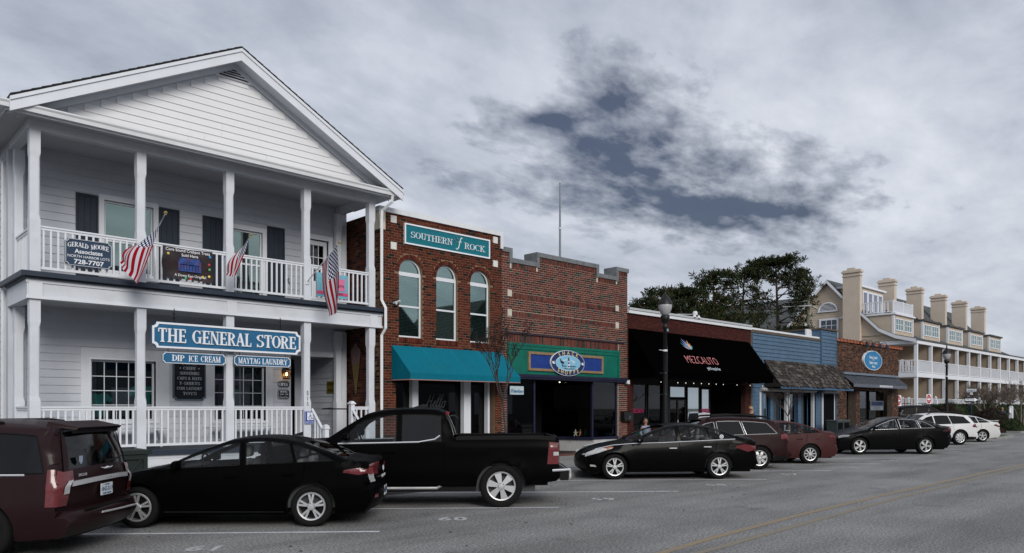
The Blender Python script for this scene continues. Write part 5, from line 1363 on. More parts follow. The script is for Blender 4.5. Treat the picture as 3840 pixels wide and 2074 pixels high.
dr = mpane(29.0, 29.6, .2, 2.2, GLASSB); mpane(29.7, 30.27, .2, 2.2, GLASSB)
MB().tube([(29.62, wy - .06, .9), (29.62, wy - .06, 1.3)], .015, 6).build('handle', METALW, dr)
mpane(30.48, 31.46, .5, 2.81, SKYGL); mpane(31.68, 32.35, .5, 2.74, SKYGL)
MB().box(25.5, 32.5, wy + .02, wy + .1, .1, .9).box(25.5, 32.6, wy + .02, wy + .1, 2.88, 3.3).box(28.42, 28.95, wy - .1, wy + .1, .1, 3.3).build('wall', BF, MZ)
MB().box(32.6, 34.8, wy + 1.2, wy + 1.3, .1, 3.3).build('back_wall', DARK, MZ)
AB = mat('black_canvas', (.0010, .0010, .0012), .9, .1, 20, spec=.0)
A = thing('awning', 'very large plain black awning with the MEZCALITO name on it', 'awning', (30, 18.7, 3))
mx0, mx1, mzt, myf, mzf, mzv = 25.19, 35.05, 5.17, 18.08, 3.42, 3.08
for k in range(5):
 x0_, x1_ = mx0 + (mx1 - mx0) * k / 5, mx0 + (mx1 - mx0) * (k + 1) / 5
 MB().hexa([(x0_, FY - .02, mzt - .03), (x1_, FY - .02, mzt - .03), (x1_, FY - .02, mzt), (x0_, FY - .02, mzt)][:0] or [(x0_, myf, mzf - .02), (x1_, myf, mzf - .02), (x1_, FY - .02, mzt - .02), (x0_, FY - .02, mzt - .02), (x0_, myf, mzf), (x1_, myf, mzf), (x1_, FY - .02, mzt), (x0_, FY - .02, mzt)]).build('canvas_panel', AB, A)
 MB().box(x0_, x1_, myf - .01, myf, mzv, mzf).build('valance', AB, A)
for sx_ in (mx0, mx1): MB().prism([(sx_, FY - .02, mzt - .02), (sx_, myf, mzf - .02), (sx_, myf, mzv), (sx_, FY - .02, mzv)], (.008, 0, 0)).build('side_panel', AB, A)
# logo lies on the slope
nrm = Vector((0, -(mzt - mzf), FY - myf)).normalized(); upv = Vector((0, FY - myf, mzt - mzf)).normalized()
def slope_m4(x_, t, off=.01):
 p = Vector((x_, myf, mzf)).lerp(Vector((x_, FY, mzt)), t) + nrm * off
 m = Matrix.Identity(4); m.col[0] = (1, 0, 0, 0); m.col[1] = (*upv, 0); m.col[2] = (*nrm, 0); m.col[3] = (*p, 1); return m
SALM = mat('salmon_print', (.62, .22, .22), .6, 0)
text('MEZCALITO', (0, 0, 0), .62, SALM, A, mat4=slope_m4(29.32, .30), ext=.002, bold=-.013, sx=.74, space=1.05)
text('grill & tequila bar', (0, 0, 0), .24, mat('pale_print2', (.6, .68, .72), .6, 0), A, mat4=slope_m4(29.85, .10), ext=.002, bold=-.002, sx=.66)
for i, (a, ln, wd, c) in enumerate(((150, .50, .03, (.5, .18, .25)), (138, .62, .035, (.08, .35, .42)), (122, .66, .04, (.05, .2, .3)), (106, .72, .05, (.35, .2, .5)), (92, .60, .05, (.08, .25, .4)), (76, .62, .055, (.65, .38, .12)), (60, .50, .06, (.6, .25, .2)), (44, .42, .06, (.05, .38, .36)))):
 m4 = slope_m4(28.95, .56, .012 + .002 * i); a = R(a); d = Vector((math.cos(a), math.sin(a), 0)); n_ = Vector((-d.y, d.x, 0)) * wd
 pts = [m4 @ (d * .05), m4 @ (d * ln * .5 + n_), m4 @ (d * ln), m4 @ (d * ln * .5 - n_)]
 MB().prism([tuple(p) for p in pts], tuple(nrm * .002)).build('leaf_print', mat('agave%d' % i, c, .6, 0), A)
SB = mat('small_bulb', (1, .95, .85), .4, 0, emit=((1, .93, .8), .45))
t = thing('string_lights', 'string of tiny pale bulbs hanging along the front edge of the black awning', 'string lights', (30, 18.0, 3))
pts = []; xx = 25.4; k = 0
while xx < 34.9:
 pts.append((xx, 18.12, 3.02 - .09 * math.sin(math.pi * ((xx - 25.4) / 1.2 % 1)))); xx += .3
MB().tube(pts, .006, 3).build('wire', BLACKM, t)
pb_ = proto('bulb', MB().lathe([(0, -.028), (.016, -.014), (.012, .01), (0, .02)], (0, 0, 0), 6), SB)
for p in pts[1::2]:
 if rnd.random() < .6: pinst(pb_, 'bulb', (p[0], p[1], p[2] - .04), t)
t = thing('menu_poster', 'pale printed menu on a stand in front of the black-framed window', 'poster', (31.6, 19.2, .13))
px0, px1 = xa(2620, 19.1), xa(2662, 19.1)
part('sheet', px0, px1, 19.1, 19.12, .95, 1.62, mat('menu_paper', (.52, .50, .56), .6, .15, 20), t); MB().tube([((px0 + px1) / 2, 19.13, .13), ((px0 + px1) / 2, 19.13, .95)], .02, 6).build('post', BLACKM, t)
for k in range(9): pbox('print_line', px0 + .08, px0 + .42, 19.096, 19.099, 1.04 + .055 * k, 1.05 + .055 * k, GREYV, t); pbox('print_line', px0 + .5, px1 - .08, 19.096, 19.099, 1.04 + .055 * k, 1.05 + .055 * k, GREYV, t)
NEON = mat('neon_pink', (.30, .02, .08), .4, 0, emit=((.9, .05, .22), .06))
for (x_, lb) in ((26.65, 'pink window sign reading MEZCALITO left of the door'), (32.0, 'pink window sign reading MEZCALITO right of the door')):
 s = thing('neon_sign', lb, 'neon sign', (x_, wy, 1.65)); text('MEZCALITO', (x_, wy - .02, 1.72), .24, NEON, s, ext=.004, sx=.62)
mb = MB(); mb.tube([(28.3, FY + .1, 6.03), (30.1, FY - .0, 6.16)], .012, 4).lathe([(0, .1), (.08, .09), (.12, 0), (.11, -.09), (.02, -.1)], (30.05, FY - .1, 6.20), 8).lathe([(.02, .02), (.10, -.1), (.09, -.12)], (29.93, FY - .14, 6.12), 8).lathe([(.02, .02), (.10, -.1), (.09, -.12)], (30.28, FY - .14, 6.10), 8)
tag(recentre(mb.build('roof_floodlight', METALW)), 'white twin floodlight on the coping above the black awning', 'floodlight')
# ================================================================== BLUE CLAPBOARD SHOP
BL = thing('blue_clapboard_shop', 'slate blue clapboard shop with a wood-shingled porch roof', 'building', (40, FY, 0))
BLUE = mat('slate_blue_siding', (.066, .118, .185), .65, .16, 2.5, bump=.4, bscale=25, dirt=(.045, .085, .135), dirt_amt=.5)
BLUED = mat('blue_trim', (.045, .10, .18), .6, .1, 3)
BROWN = mat('brown_fascia', (.085, .065, .052), .7, .2, 3)
bo = (37.25, 43.75, 0, 2.75); bo2 = (44.75, 46.45, 0, 2.7) if False else (43.95, 45.1, 0, 2.7)
holes_wall('wall', 35.22, 43.27, .1, 5.70, FY, .25, [(36.6, 43.1, 0, 2.8)], BLUE, BL)
siding(BL, 35.40, 43.22, 2.9, 5.68, FY, .205, BLUE, seed=41, thick=.055, butt=3.2)
siding(BL, 35.40, 36.5, .2, 2.9, FY, .205, BLUE, seed=42, thick=.03)
part('corner_board', 35.23, 35.36, FY - .04, FY, .13, 5.7, BROWN, BL)
part('fascia', 35.2, 43.3, FY - .06, FY + .02, 5.70, 5.84, BROWN, BL)
part('coping', 35.2, 43.3, FY + .03, FY + .5, 5.72, 5.95, METALW, BL)
MB().box(42.6, 43.27, FY + .5, FY + .6, 5.95, 6.42).build('parapet_flashing', METALW, BL)
TX0, TX1, TY, TT = 43.27, 45.36, FY - .02, 6.40
tw = MB(); tw.box(TX0, TX1, TY, FY + 3, .1, TT); tw.build('tower', BLUE, BL)
siding(BL, TX0 + .12, TX1 - .08, 2.8, TT - .02, TY, .205, BLUE, seed=43, thick=.055)
MB().box(TX0 - .02, TX0 + .12, TY - .06, TY, 2.8, TT).box(TX1 - .08, TX1, TY - .06, TY, .2, TT).build('corner_board', BLUED, BL)
MB().box(TX0 - .08, TX1 + .06, TY - .12, FY + 3.0, TT, TT + .09).build('coping', BROWN, BL)
MB().box(35.2, 45.3, FY + .25, 32, 5.2, 5.3).build('flat_roof', mat('grey_membrane', (.3, .3, .3)), BL)
# shingled roof: front plane with short hips
rx0, rx1, rzt, rzb, ryf = 36.6, 45.2, 4.33, 3.00, 18.45
SHG = [mat('cedar_shingle_%d' % i, c, .95, .3, 12, bump=.5, stretch=(6, 1, 1)) for i, c in enumerate(((.040, .033, .029), (.070, .062, .057), (.022, .018, .015), (.105, .098, .092)))]
MB().hexa([(rx0, ryf, rzb - .06), (rx1, ryf, rzb - .06), (rx1, FY - .05, rzt - .06), (rx0, FY - .05, rzt - .06), (rx0, ryf, rzb - .02), (rx1, ryf, rzb - .02), (rx1, FY - .05, rzt - .02), (rx0, FY - .05, rzt - .02)]).build('porch_roof', SHG[2], BL)
up2 = Vector((0, FY - .05 - ryf, rzt - rzb)); Ls = up2.length; up2.normalize(); n2_ = Vector((0, -up2.z, up2.y))
shp = [proto('shingle', MB().hexa([(0, 0, 0), (1, 0, 0), (1, 1, 0), (0, 1, 0), (0, 0, 1), (1, 0, 1), (1, 1, .25), (0, 1, .25)]), m) for m in SHG]
ang = math.atan2(rzt - rzb, FY - .05 - ryf); nr = 8; cnt = 0; restm = MB()
for r_ in range(nr):
 t0 = r_ / nr * Ls; xx = rx0 + rnd.uniform(-.1, 0)
 while xx < rx1:
  wd = rnd.uniform(.13, .27); jj = rnd.uniform(-.06, .06); q = rnd.choices(range(4), (5, 4, 4, 1.5))[0]
  p = Vector((xx, ryf, rzb)) + up2 * (t0 + jj - (.05 if r_ == 0 else 0)) + n2_ * .0
  if cnt < 300: pinst(shp[q], 'shingle', tuple(p), BL, (wd - .008, Ls / nr + .08, .05), (ang, 0, 0)); cnt += 1
  else:
   a = p; b = p + Vector((wd - .008, 0, 0)); u_ = up2 * (Ls / nr + .08); h_ = n2_ * .05
   restm.hexa([tuple(a), tuple(b), tuple(b + u_), tuple(a + u_), tuple(a + h_), tuple(b + h_), tuple(b + u_ + h_ * .25), tuple(a + u_ + h_ * .25)], q)
  xx += wd
restm.build('shingles', SHG, BL)['kind'] = 'stuff'
for sx_ in (rx0, rx1): MB().prism([(sx_, ryf + .02, rzb - .06), (sx_, FY - .02, rzb - .06), (sx_, FY - .02, rzt - .08)], (.04, 0, 0)).build('roof_end', SHG[2], BL)
part('fascia', rx0 + .02, rx1 + .4, ryf - .02, ryf + .03, rzb - .16, rzb - .05, BLUED, BL)
part('soffit', rx0, rx1, ryf + .04, FY, rzb - .12, rzb - .08, DARK, BL)
# storefront behind
WP = mat('white_post', (.50, .52, .55), .6, .05)
PXB = [(xa(a), xa(b)) for a, b in ((2846, 2852), (2947, 2951), (2955, 2959), (3047, 3051), (3080, 3085), (3125, 3128))]
for a, b in PXB:
 part('post', a, b, FY - .05, FY + .10, .13, 2.72, WP, BL)
for a, b in [(xa(a, FY + .3), xa(b, FY + .3)) for a, b in ((2853, 2874), (2902, 2926), (2962, 2981), (3005, 3028))]:
 o = MB().box(a - .05, a, FY + .3, FY + .36, .5, 2.6).box(b, b + .05, FY + .3, FY + .36, .5, 2.6).box(a, b, FY + .3, FY + .36, .45, .5).box(a, b, FY + .3, FY + .36, 2.6, 2.65).build('shop_window', BLUED, BL)
 pbox('pane', a, b, FY + .32, FY + .325, .5, 2.6, glass_mat('shop_pane_reflecting', (.10, .11, .12), 1.0, .02, 1.5, .22, (.75, .85, .9)), o)
for a, b in [(xa(a, FY + .28), xa(b, FY + .28)) for a, b in ((2888, 2898), (2992, 3002))]:
 MB().box(a, b, FY + .28, FY + .4, .1, 2.8).build('pier', BLUED, BL); siding(BL, a, b, .2, 2.7, FY + .28, .205, BLUE, seed=int(a * 7), thick=.03)
siding(BL, 42.6, 43.2, .2, 2.7, TY, .205, BLUE, seed=45, thick=.03)
MB().box(PXB[4][1], PXB[5][0], TY - .03, TY - .005, .13, 2.65).build('dark_doorway', DARK, BL)
room(36.6, 43.1, FY + .45, FY + 5, .1, 2.8, BL)
for a, b in ((PXB[0][0], PXB[1][1]), (PXB[2][0], PXB[3][1]), (PXB[4][0], PXB[5][1] + .2)):
 MB().tube([(a, FY - .12, 2.80), (b, FY - .12, 2.80)], .10, 8).build('shutter_roll', mat('cream_roll', (.36, .37, .37), .5, .1), BL)
# ================================================================== OLD BRICK OFFICE
BC = thing('old_brick_office', 'small old brown brick office with terracotta coping and oval blue sign', 'building', (50.4, FY, 0))
OB = bmats('aged', [(.085, .042, .028), (.050, .028, .020), (.13, .072, .048), (.022, .016, .013), (.13, .042, .02)])
MORT4 = mat('aged_mortar', (.10, .075, .058), .95, .3, 6)
bh_ = [(46.9, 48.35, 0, 3.0), (48.9, 54.3, 0, 3.0)]
holes_wall('wall', 45.42, 55.5, .1, 5.86, FY, .3, bh_, MORT4, BC)
brick_wall(BC, 45.42, 55.5, .15, 5.86, FY, .205, .066, .014, OB, (34, 26, 18, 14, 8), MORT4, holes=bh_, n_ind=0, seed=51)
MB().box(55.2, 55.5, FY + .3, 32, .1, 5.8).box(45.42, 45.7, FY + .3, 32, 4, 5.8).build('side_wall', MORT4, BC)
TER = mat('terracotta', (.26, .085, .045), .8, .25, 4)
k = 0; x_ = 45.42
while x_ < 55.5:
 MB().hexa([(x_, FY - .12, 5.86), (x_ + .44, FY - .12, 5.86), (x_ + .44, FY + .2, 5.86), (x_, FY + .2, 5.86), (x_ + .02, FY - .05, 5.98), (x_ + .42, FY - .05, 5.98), (x_ + .42, FY + .1, 6.04), (x_ + .02, FY + .1, 6.04)]).build('coping_tile', TER, BC)
 MB().box(x_ + .42, x_ + .475, FY - .13, FY + .2, 5.86, 6.06).build('coping_tile', TER, BC); x_ += .48
MB().box(48.35, 48.9, FY + .3, FY + .5, .1, 3).build('pier', MORT4, BC); room(46.9, 54.3, FY + .9, FY + 5, .1, 3.0, BC)
for a, b in ((49.0, 51.3), (51.7, 54.2)):
 o = MB().box(a, a + .06, FY + .5, FY + .55, 1.0, 2.9).box(b - .06, b, FY + .5, FY + .55, 1.0, 2.9).box(a, b, FY + .5, FY + .55, .95, 1.0).build('shop_window', BF, BC); pbox('pane', a + .06, b - .06, FY + .52, FY + .525, 1.0, 2.9, GLASSB, o)
brick_wall(BC, 48.9, 54.3, .15, .95, FY + .5, .205, .066, .014, OB, (34, 26, 18, 14, 8), MORT4, n_ind=0, seed=52)
MB().box(48.9, 54.3, FY + .51, FY + .7, .1, .95).build('stall_riser', MORT4, BC)
o = part('door', 47.0, 48.3, FY + .5, FY + .55, .13, 2.4, BF, BC); pbox('pane', 47.2, 48.1, FY + .49, FY + .495, .8, 2.2, GLASSB, o)
A = thing('awning', 'ribbed dark metal awning over the old brick office front', 'awning', (50.5, 19, 3))
RM = mat('dark_ribbed_metal', (.020, .022, .028), .45, .15, 3, spec=.4); GM = mat('grey_blue_metal', (.13, .17, .22), .5, .1, 2)
bx0, bx1, bzt, bzf, byf = 46.2, 55.0, 3.86, 3.28, 18.68
A_ = MB().hexa([(bx0, byf, bzf), (bx1, byf, bzf), (bx1, FY - .02, bzt), (bx0, FY - .02, bzt), (bx0, byf, bzf + .02), (bx1, byf, bzf + .02), (bx1, FY - .02, bzt + .02), (bx0, FY - .02, bzt + .02)]).build('roof_sheet', RM, A)
x_ = bx0
while x_ < bx1:
 MB().hexa([(x_, byf, bzf + .02), (x_ + .10, byf, bzf + .02), (x_ + .10, FY - .02, bzt + .02), (x_, FY - .02, bzt + .02), (x_ + .02, byf, bzf + .08), (x_ + .08, byf, bzf + .08), (x_ + .08, FY - .02, bzt + .08), (x_ + .02, FY - .02, bzt + .08)]).build('rib', mat('rib_grey', (.07, .08, .10), .45), A); x_ += .44
part('fascia', bx0, bx1, byf - .02, byf, bzf - .17, bzf + .02, mat('fascia_grey', (.09, .10, .13), .5), A); part('flashing', bx0, bx1, FY - .16, FY - .015, bzt + .04, bzt + .17, GM, A)
text('NEW HOME INFORMATION CENTER', (51.3, byf - .022, bzf - .07), .17, LETW, A, ext=.002, bold=.004, sx=.78)
s = thing('oval_sign', 'oval blue sign reading beau coast twice on the old brick wall', 'sign', (50.6, FY, 4.3))
ellipse(50.72, 4.90, 1.50, .63, FY - .14, .13, LETW, 'rim', s); ellipse(50.72, 4.90, 1.43, .595, FY - .15, .01, mat('bright_blue', (.015, .17, .36), .5, .06), 'board', s)
text('beau coast', (50.72, FY - .155, 5.10), .30, LETW, s, sx=1.0); text('beau coast', (50.72, FY - .155, 4.76), .30, LETW, s, sx=1.0); text('West', (50.72, FY - .155, 4.50), .24, LETW, s, shear=.3)
for k, c in enumerate(((.6, .2, .15), (.7, .7, .7), (.2, .4, .6))): MB().box(50.5 + .16 * k, 50.64 + .16 * k, FY - .156, FY - .152, 4.92, 4.96).build('dash', mat('dash%d' % k, c, .5, 0), s)
for i, px_ in enumerate((3237, 3258, 3286, 3311)):
 X_ = xa(px_, FY - .3); lb = ['leftmost', 'second from left', 'third from left', 'rightmost'][i] + ' of the black gooseneck lamps above the oval sign'
 t = thing('gooseneck_lamp', lb, 'lamp', (X_, FY - .3, 5.6), 'gooseneck lamps over the oval sign')
 MB().tube([(X_ - .1, FY - .05, 5.80), (X_ - .05, FY - .25, 6.08), (X_, FY - .45, 6.10), (X_, FY - .55, 5.95)], .025, 5).build('arm', BLACKM, t)
 MB().lathe([(.03, .16), (.06, .10), (.17, -.10), (.16, -.12)], (X_, FY - .55, 5.82), 10).build('shade', mat('navy_enamel', (.012, .018, .03), .4), t)
s = thing('info_sign', 'grey and blue information board in the office window', 'sign', (52.8, FY, 1.7))
part('board', 51.75, 53.95, FY + .42, FY + .46, 1.68, 2.30, mat('sign_grey', (.16, .18, .21), .6, .1), s); part('panel', 51.85, 53.85, FY + .41, FY + .418, 1.98, 2.26, mat('sign_navy', (.01, .02, .06), .5), s)
text('NEIGHBORHOOD', (52.85, FY + .415, 1.88), .16, GM, s, sx=.9, ext=.001); text('INFORMATION', (52.85, FY + .415, 1.75), .13, GM, s, sx=.9, ext=.001)
t = thing('bench', 'orange-brown wooden bench by the old brick office door', 'bench', (46.4, 18.9, .13))
for k in range(3): part('seat_slat', 45.6, 47.2, 18.7 + .14 * k, 18.82 + .14 * k, .55, .60, mat('orange_wood', (.30, .13, .04), .6), t)
for xx in (45.75, 47.05): part('leg', xx - .04, xx + .04, 18.72, 19.08, .13, .55, mat('orange_wood', (.30, .13, .04)), t)
t = thing('newspaper_box', 'dark grey newspaper box pair in front of the blue shop', 'newspaper box', (43.3, 18.2, .13))
for k in range(2):
 MB().box(42.3 + .85 * k, 43.1 + .85 * k, 18.0, 18.6, .25, 1.12).build('body', mat('grey_green_metal', (.035, .05, .05), .5), t); MB().box(42.38 + .85 * k, 43.02 + .85 * k, 17.985, 17.999, .6, 1.02).build('door', DARK, t)
 MB().box(42.26 + .85 * k, 43.14 + .85 * k, 17.96, 18.64, 1.12, 1.16).build('lid', mat('grey_top', (.09, .10, .11), .5), t)
# ================================================================== VEHICLES
def interp(pts, x):
 """z on a polyline sorted by falling x"""
 if x >= pts[0][0]: return pts[0][1]
 for (a, za_), (b, zb_) in zip(pts, pts[1:]):
  if b <= x <= a: return zb_ + (za_ - zb_) * (x - b) / (a - b) if a != b else za_
 return pts[-1][1]
def spline(pts, k=4):
 out = []
 n = len(pts)
 for i in range(n - 1):
  p0, p1, p2, p3 = pts[max(0, i - 1)], pts[i], pts[i + 1], pts[min(n - 1, i + 2)]
  for j in range(k):
   t = j / k
   out.append(tuple(.5 * (2 * p1[c] + (p2[c] - p0[c]) * t + (2 * p0[c] - 5 * p1[c] + 4 * p2[c] - p3[c]) * t * t + (3 * p1[c] - p0[c] - 3 * p2[c] + p3[c]) * t ** 3) for c in (0, 1)))
 out.append(pts[-1])
 return out
def inside(poly, x, z):
 c = False; j = len(poly) - 1
 for i in range(len(poly)):
  xi, zi = poly[i]; xj, zj = poly[j]
  if (zi > z) != (zj > z) and x < (xj - xi) * (z - zi) / (zj - zi) + xi: c = not c
  j = i
 return c
def cdt(polys, step, region):
 vs = []; es = []
 for p in polys:
  o = len(vs); vs += [Vector(q) for q in p]; es += [(o + i, o + (i + 1) % len(p)) for i in range(len(p))]
 xs = [v.x for v in vs]; zs = [v.y for v in vs]
 x = min(xs) + step / 2
 while x < max(xs):
  z = min(zs) + step / 2
  while z < max(zs):
   if inside(region, x, z): vs.append(Vector((x, z)))
   z += step
  x += step
 r = delaunay_2d_cdt(vs, es, [], 0, 1e-5)
 return r[0], r[2]
CARGLASS = glass_mat('car_glass', (.80, .83, .84), .5, .03)
TINTED = glass_mat('tinted_glass', (.035, .035, .04), .8, .04)
CARIN = mat('car_interior', (.05, .05, .052), .8, 0)
CARSEAT = mat('seat_grey', (.13, .13, .13), .85, .1)
REDL = mat('tail_red', (.12, .020, .024), .25, .2, 12, coat=.6)
CLEARL = mat('lamp_clear', (.42, .43, .43), .2, .2, 20, coat=.6)
AMBER = mat('lamp_amber', (.35, .14, .08), .3, .1)
TRIMB = mat('black_plastic', (.0035, .0035, .0035), .6, 0, spec=.2)
SEAM = mat('seam_black', (.002, .002, .002), .9, 0, spec=0)
def paint(name, c, spec=.35, coat=.35, rough=.32): return mat(name, c, rough, 0, spec=spec, coat=coat)
def make_wheel(root, cx, y, R_, rr, style, tyre_w=.21, rim_m=None, nm='wheel'):
 """wheel > tyre, rim; outer face towards +y (sign from y)"""
 s = 1 if y > 0 else -1
 hub = MB().lathe([(0, .03), (.05, .028), (.065, .01), (.07, -.02)], (0, 0, 0), 12, axis='y')
 wo_ = hub.build(nm, rim_m or ALLOY, root, smooth=False, off=(0, 0, 0))
 wo_.location = (cx, y, R_)
 if s < 0: wo_.rotation_euler = (0, 0, math.pi)
 ORG[wo_.name] = (0, 0, 0)
 w_ = tyre_w
 ty = MB().lathe([(rr, -.01), (rr + .02, .015), (R_ - .05, .022), (R_ - .015, .005), (R_, -.02), (R_, -w_ + .03), (R_ - .02, -w_), (rr, -w_ + .01)], (0, 0, 0), 32, axis='y')
 t = ty.build('tyre', RUBBER, wo_, smooth=True, off=(0, 0, 0))
 m = MB(); m.lathe([(rr + .004, .004), (rr - .006, .016), (rr - .026, .012), (rr - .03, -.05), (rr - .03, -w_ + .03)], (0, 0, 0), 32, axis='y')
 n, kind = style
 for k in range(n):
  a = 2 * math.pi * (k + .25) / n
  def pt(r_, da, d): return (r_ * math.cos(a + da), d, r_ * math.sin(a + da))
  def spoke(r0, r1, w0, w1, d0, d1, off0=0.0, off1=0.0):
   h0, h1 = w0 / 2 / r0, w1 / 2 / r1
   m.hexa([pt(r0, off0 - h0, d0 - .03), pt(r0, off0 + h0, d0 - .03), pt(r1, off1 + h1, d1 - .03), pt(r1, off1 - h1, d1 - .03), pt(r0, off0 - h0, d0), pt(r0, off0 + h0, d0), pt(r1, off1 + h1, d1), pt(r1, off1 - h1, d1)])
  R1 = rr - .015
  if kind == 'wide': spoke(.06, R1, .07, .115 * rr / .23, .012, .006)
  elif kind == 'split':
   spoke(.06, R1, .028, .036, .01, .006, -.12, -.17); spoke(.06, R1, .028, .036, .01, .006, .12, .17)
  elif kind == 'petal':
   spoke(.05, rr * .62, .04, .095, .012, .012); spoke(rr * .62, R1, .095, .05, .012, .004)
  elif kind == 'twist':
   spoke(.05, R1, .03, .085, .012, .004, -.05, .42); spoke(.05, rr * .8, .02, .02, .01, .004, .3, .75)
  elif kind == 'thin': spoke(.06, R1, .035, .028, .01, .004)
  m.lathe([(0, .0), (.011, .0), (.011, .02)], (.058 * math.cos(a), .012, .058 * math.sin(a)), 6, axis='y')
 rm = m.build('rim', rim_m or ALLOY, wo_, off=(0, 0, 0))
 MB().lathe([(0, -.09), (rr - .03, -.09)], (0, 0, 0), 20, axis='y').build('brake', TRIMB, wo_, off=(0, 0, 0))
 return wo_
def make_car(name, label, cat, S, group='vehicles parked along the kerb'):
 root = thing(name, label, cat, (0, 0, 0), group)
 P, G_ = S['paint'], S.get('glass', CARGLASS)
 hw = S['W'] / 2; xf, xr = S['prof'][0][1][0][0], S['prof'][-1][1][-1][0]
 xmax = max(p[0] for _, q in S['prof'] for p in q); xmin = min(p[0] for _, q in S['prof'] for p in q)
 H_ = max(p[1] for _, q in S['prof'] for p in q)
 b0, b1 = S['belt']; belt = lambda x: b0 - b1 * x
 fb, rb_ = S.get('bow', (.16, .10)); slope = S.get('tumble', .42); rnd_r = S.get('round', .09)
 pf, prr = S.get('taper', (.22, .12))
 sm = lambda t: 0 if t < 0 else (1 if t > 1 else t * t * (3 - 2 * t))
 def edge(p):
  x, z = p
  x2 = x - fb * sm((x - (xmax - 1.1)) / 1.1) + rb_ * sm(((xmin + .9) - x) / .9)
  return (x2, z - .035 * sm((z - .7) / .3))
 segs = []; allp = []
 for nm, q in S['prof']:
  sp_ = spline(q, 4); segs.append((nm, sp_)); allp += sp_ if not allp else sp_[1:]
 ep = [edge(p) for p in allp]
 def top(x):
  best = None
  for (a, za_), (b, zb_) in zip(ep, ep[1:]):
   lo, hi = (a, b) if a < b else (b, a)
   if lo <= x <= hi and hi - lo > 1e-6:
    z = za_ + (zb_ - za_) * (x - a) / (b - a); best = z if best is None else max(best, z)
  if best is None: best = min(ep, key=lambda q: abs(q[0] - x) - q[1] * .01)[1]
  return best
 def sy(x, z):
  s = max(0, min(1, (x - (xmax - .85)) / .85)); pl = 1 - pf * s ** 2.2
  s = max(0, min(1, ((xmin + .7) - x) / .7)); pl -= prr * s ** 2.2
  y = hw * pl; t = z - .62
  zb = belt(x)
  if t < 0: y -= hw * .07 * (t / .42) ** 2
  else: y -= hw * .045 * (min(z, zb) - .62) / max(.1, zb - .62) * min(1, (min(z, zb) - .62) / .2)
  if z > zb: y -= (z - zb) * slope
  y += .012 * math.exp(-((z - (zb - .16)) / .05) ** 2)
  for wx in (S['wf'], S['wr']):
   d = math.hypot(x - wx, z - S['R']); y += .018 * math.exp(-((d - (S['R'] + .09)) / .05) ** 2)
  d = top(x) - z
  if d < rnd_r:
   q = (rnd_r - max(0, d)) / rnd_r; y -= rnd_r * .85 * (1 - math.sqrt(max(0, 1 - q * q)))
  return y
 gc = S.get('gc', .2)
 poly = list(ep); ra = S['R'] + .06
 zb_ = [p for p in ()]
 for wx in (S['wr'], S['wf']):
  a0 = math.asin(max(-1, min(1, (gc - S['R']) / ra)))
  poly += [(wx + ra * math.cos(math.pi - a0 - (math.pi - 2 * a0) * k / 14), S['R'] + ra * math.sin(math.pi - a0 - (math.pi - 2 * a0) * k / 14)) for k in range(15)]
 wins = []
 for (x0, x1, *rest) in S['wins']:
  xt0, xt1 = (rest + [0, 0])[0], (rest + [0, 0])[1]      # slant of the end pillars (top shift)
  n = 14; bot = []; up = []
  for k in range(n + 1):
   x = x0 + (x1 - x0) * k / n
   bot.append((x, belt(x) + .015))
   xx = (x0 + xt0) + ((x1 + xt1) - (x0 + xt0)) * k / n
   up.append((xx, max(top(xx) - S.get('wtop', .085), belt(xx) + .035)))
  pl = bot + up[::-1]; wins.append(pl)
 doors = S.get('doors', [])
 vs, fs = cdt([poly] + wins + doors + S.get('clad', []), .11, poly)
 groups = {}
 for f in fs:
  cx = sum(vs[i].x for i in f) / 3; cz = sum(vs[i].y for i in f) / 3
  if not inside(poly, cx, cz): continue
  key = 'body'
  for i, wq in enumerate(wins):
   if inside(wq, cx, cz): key = 'window%d' % i
  if key == 'body':
   for i, dq in enumerate(doors):
    if inside(dq, cx, cz): key = 'door%d' % i
   for cq in S.get('clad', []):
    if inside(cq, cx, cz): key = 'clad'
  groups.setdefault(key, []).append(f)
 body = MB()
 def put(mb, fl, sgn, off=0.0):
  ids = {}; vv = []; ff = []
  for f in fl:
   t = []
   for i in f:
    if i not in ids: ids[i] = len(vv); vv.append((vs[i].x, sgn * (sy(vs[i].x, vs[i].y) + off), vs[i].y))
    t.append(ids[i])
   ff.append(tuple(t) if sgn < 0 else tuple(t[::-1]))
  mb.add(vv, ff)
 for sgn in (1, -1): put(body, groups['body'], sgn)
 parts = {}
 dn = 0
 for key, fl in groups.items():
  if key == 'body': continue
  for sgn in (1, -1):
   mb = MB(); put(mb, fl, sgn)
   if key == 'clad': mb.build('cladding', TRIMB, root, smooth=True)
   elif key.startswith('door'):
    d = mb.build('door', P, root, smooth=True); parts[(key, sgn)] = d
 for key, fl in groups.items():
  if key.startswith('window'):
   i = int(key[6:]); g = S.get('wglass', {}).get(i, G_)
   for sgn in (1, -1):
    mb = MB(); put(mb, fl, sgn); o = mb.build('window', g, root, smooth=True)
    if S.get('frame', True):
     fm = MB(); wq = wins[i]; fm.tube([(x, sgn * (sy(x, z) + .003), z) for x, z in wq], .009, 4, closed=True); fm.build('window_frame', S.get('frame_m', TRIMB), o)
 NV = 10
 def sp(p, v, off=0.0):
  e = edge(p); ye = sy(*e) ; v2 = v * v
  return Vector((p[0] + (e[0] - p[0]) * v2, v * ye, p[1] + (e[1] - p[1]) * v2))
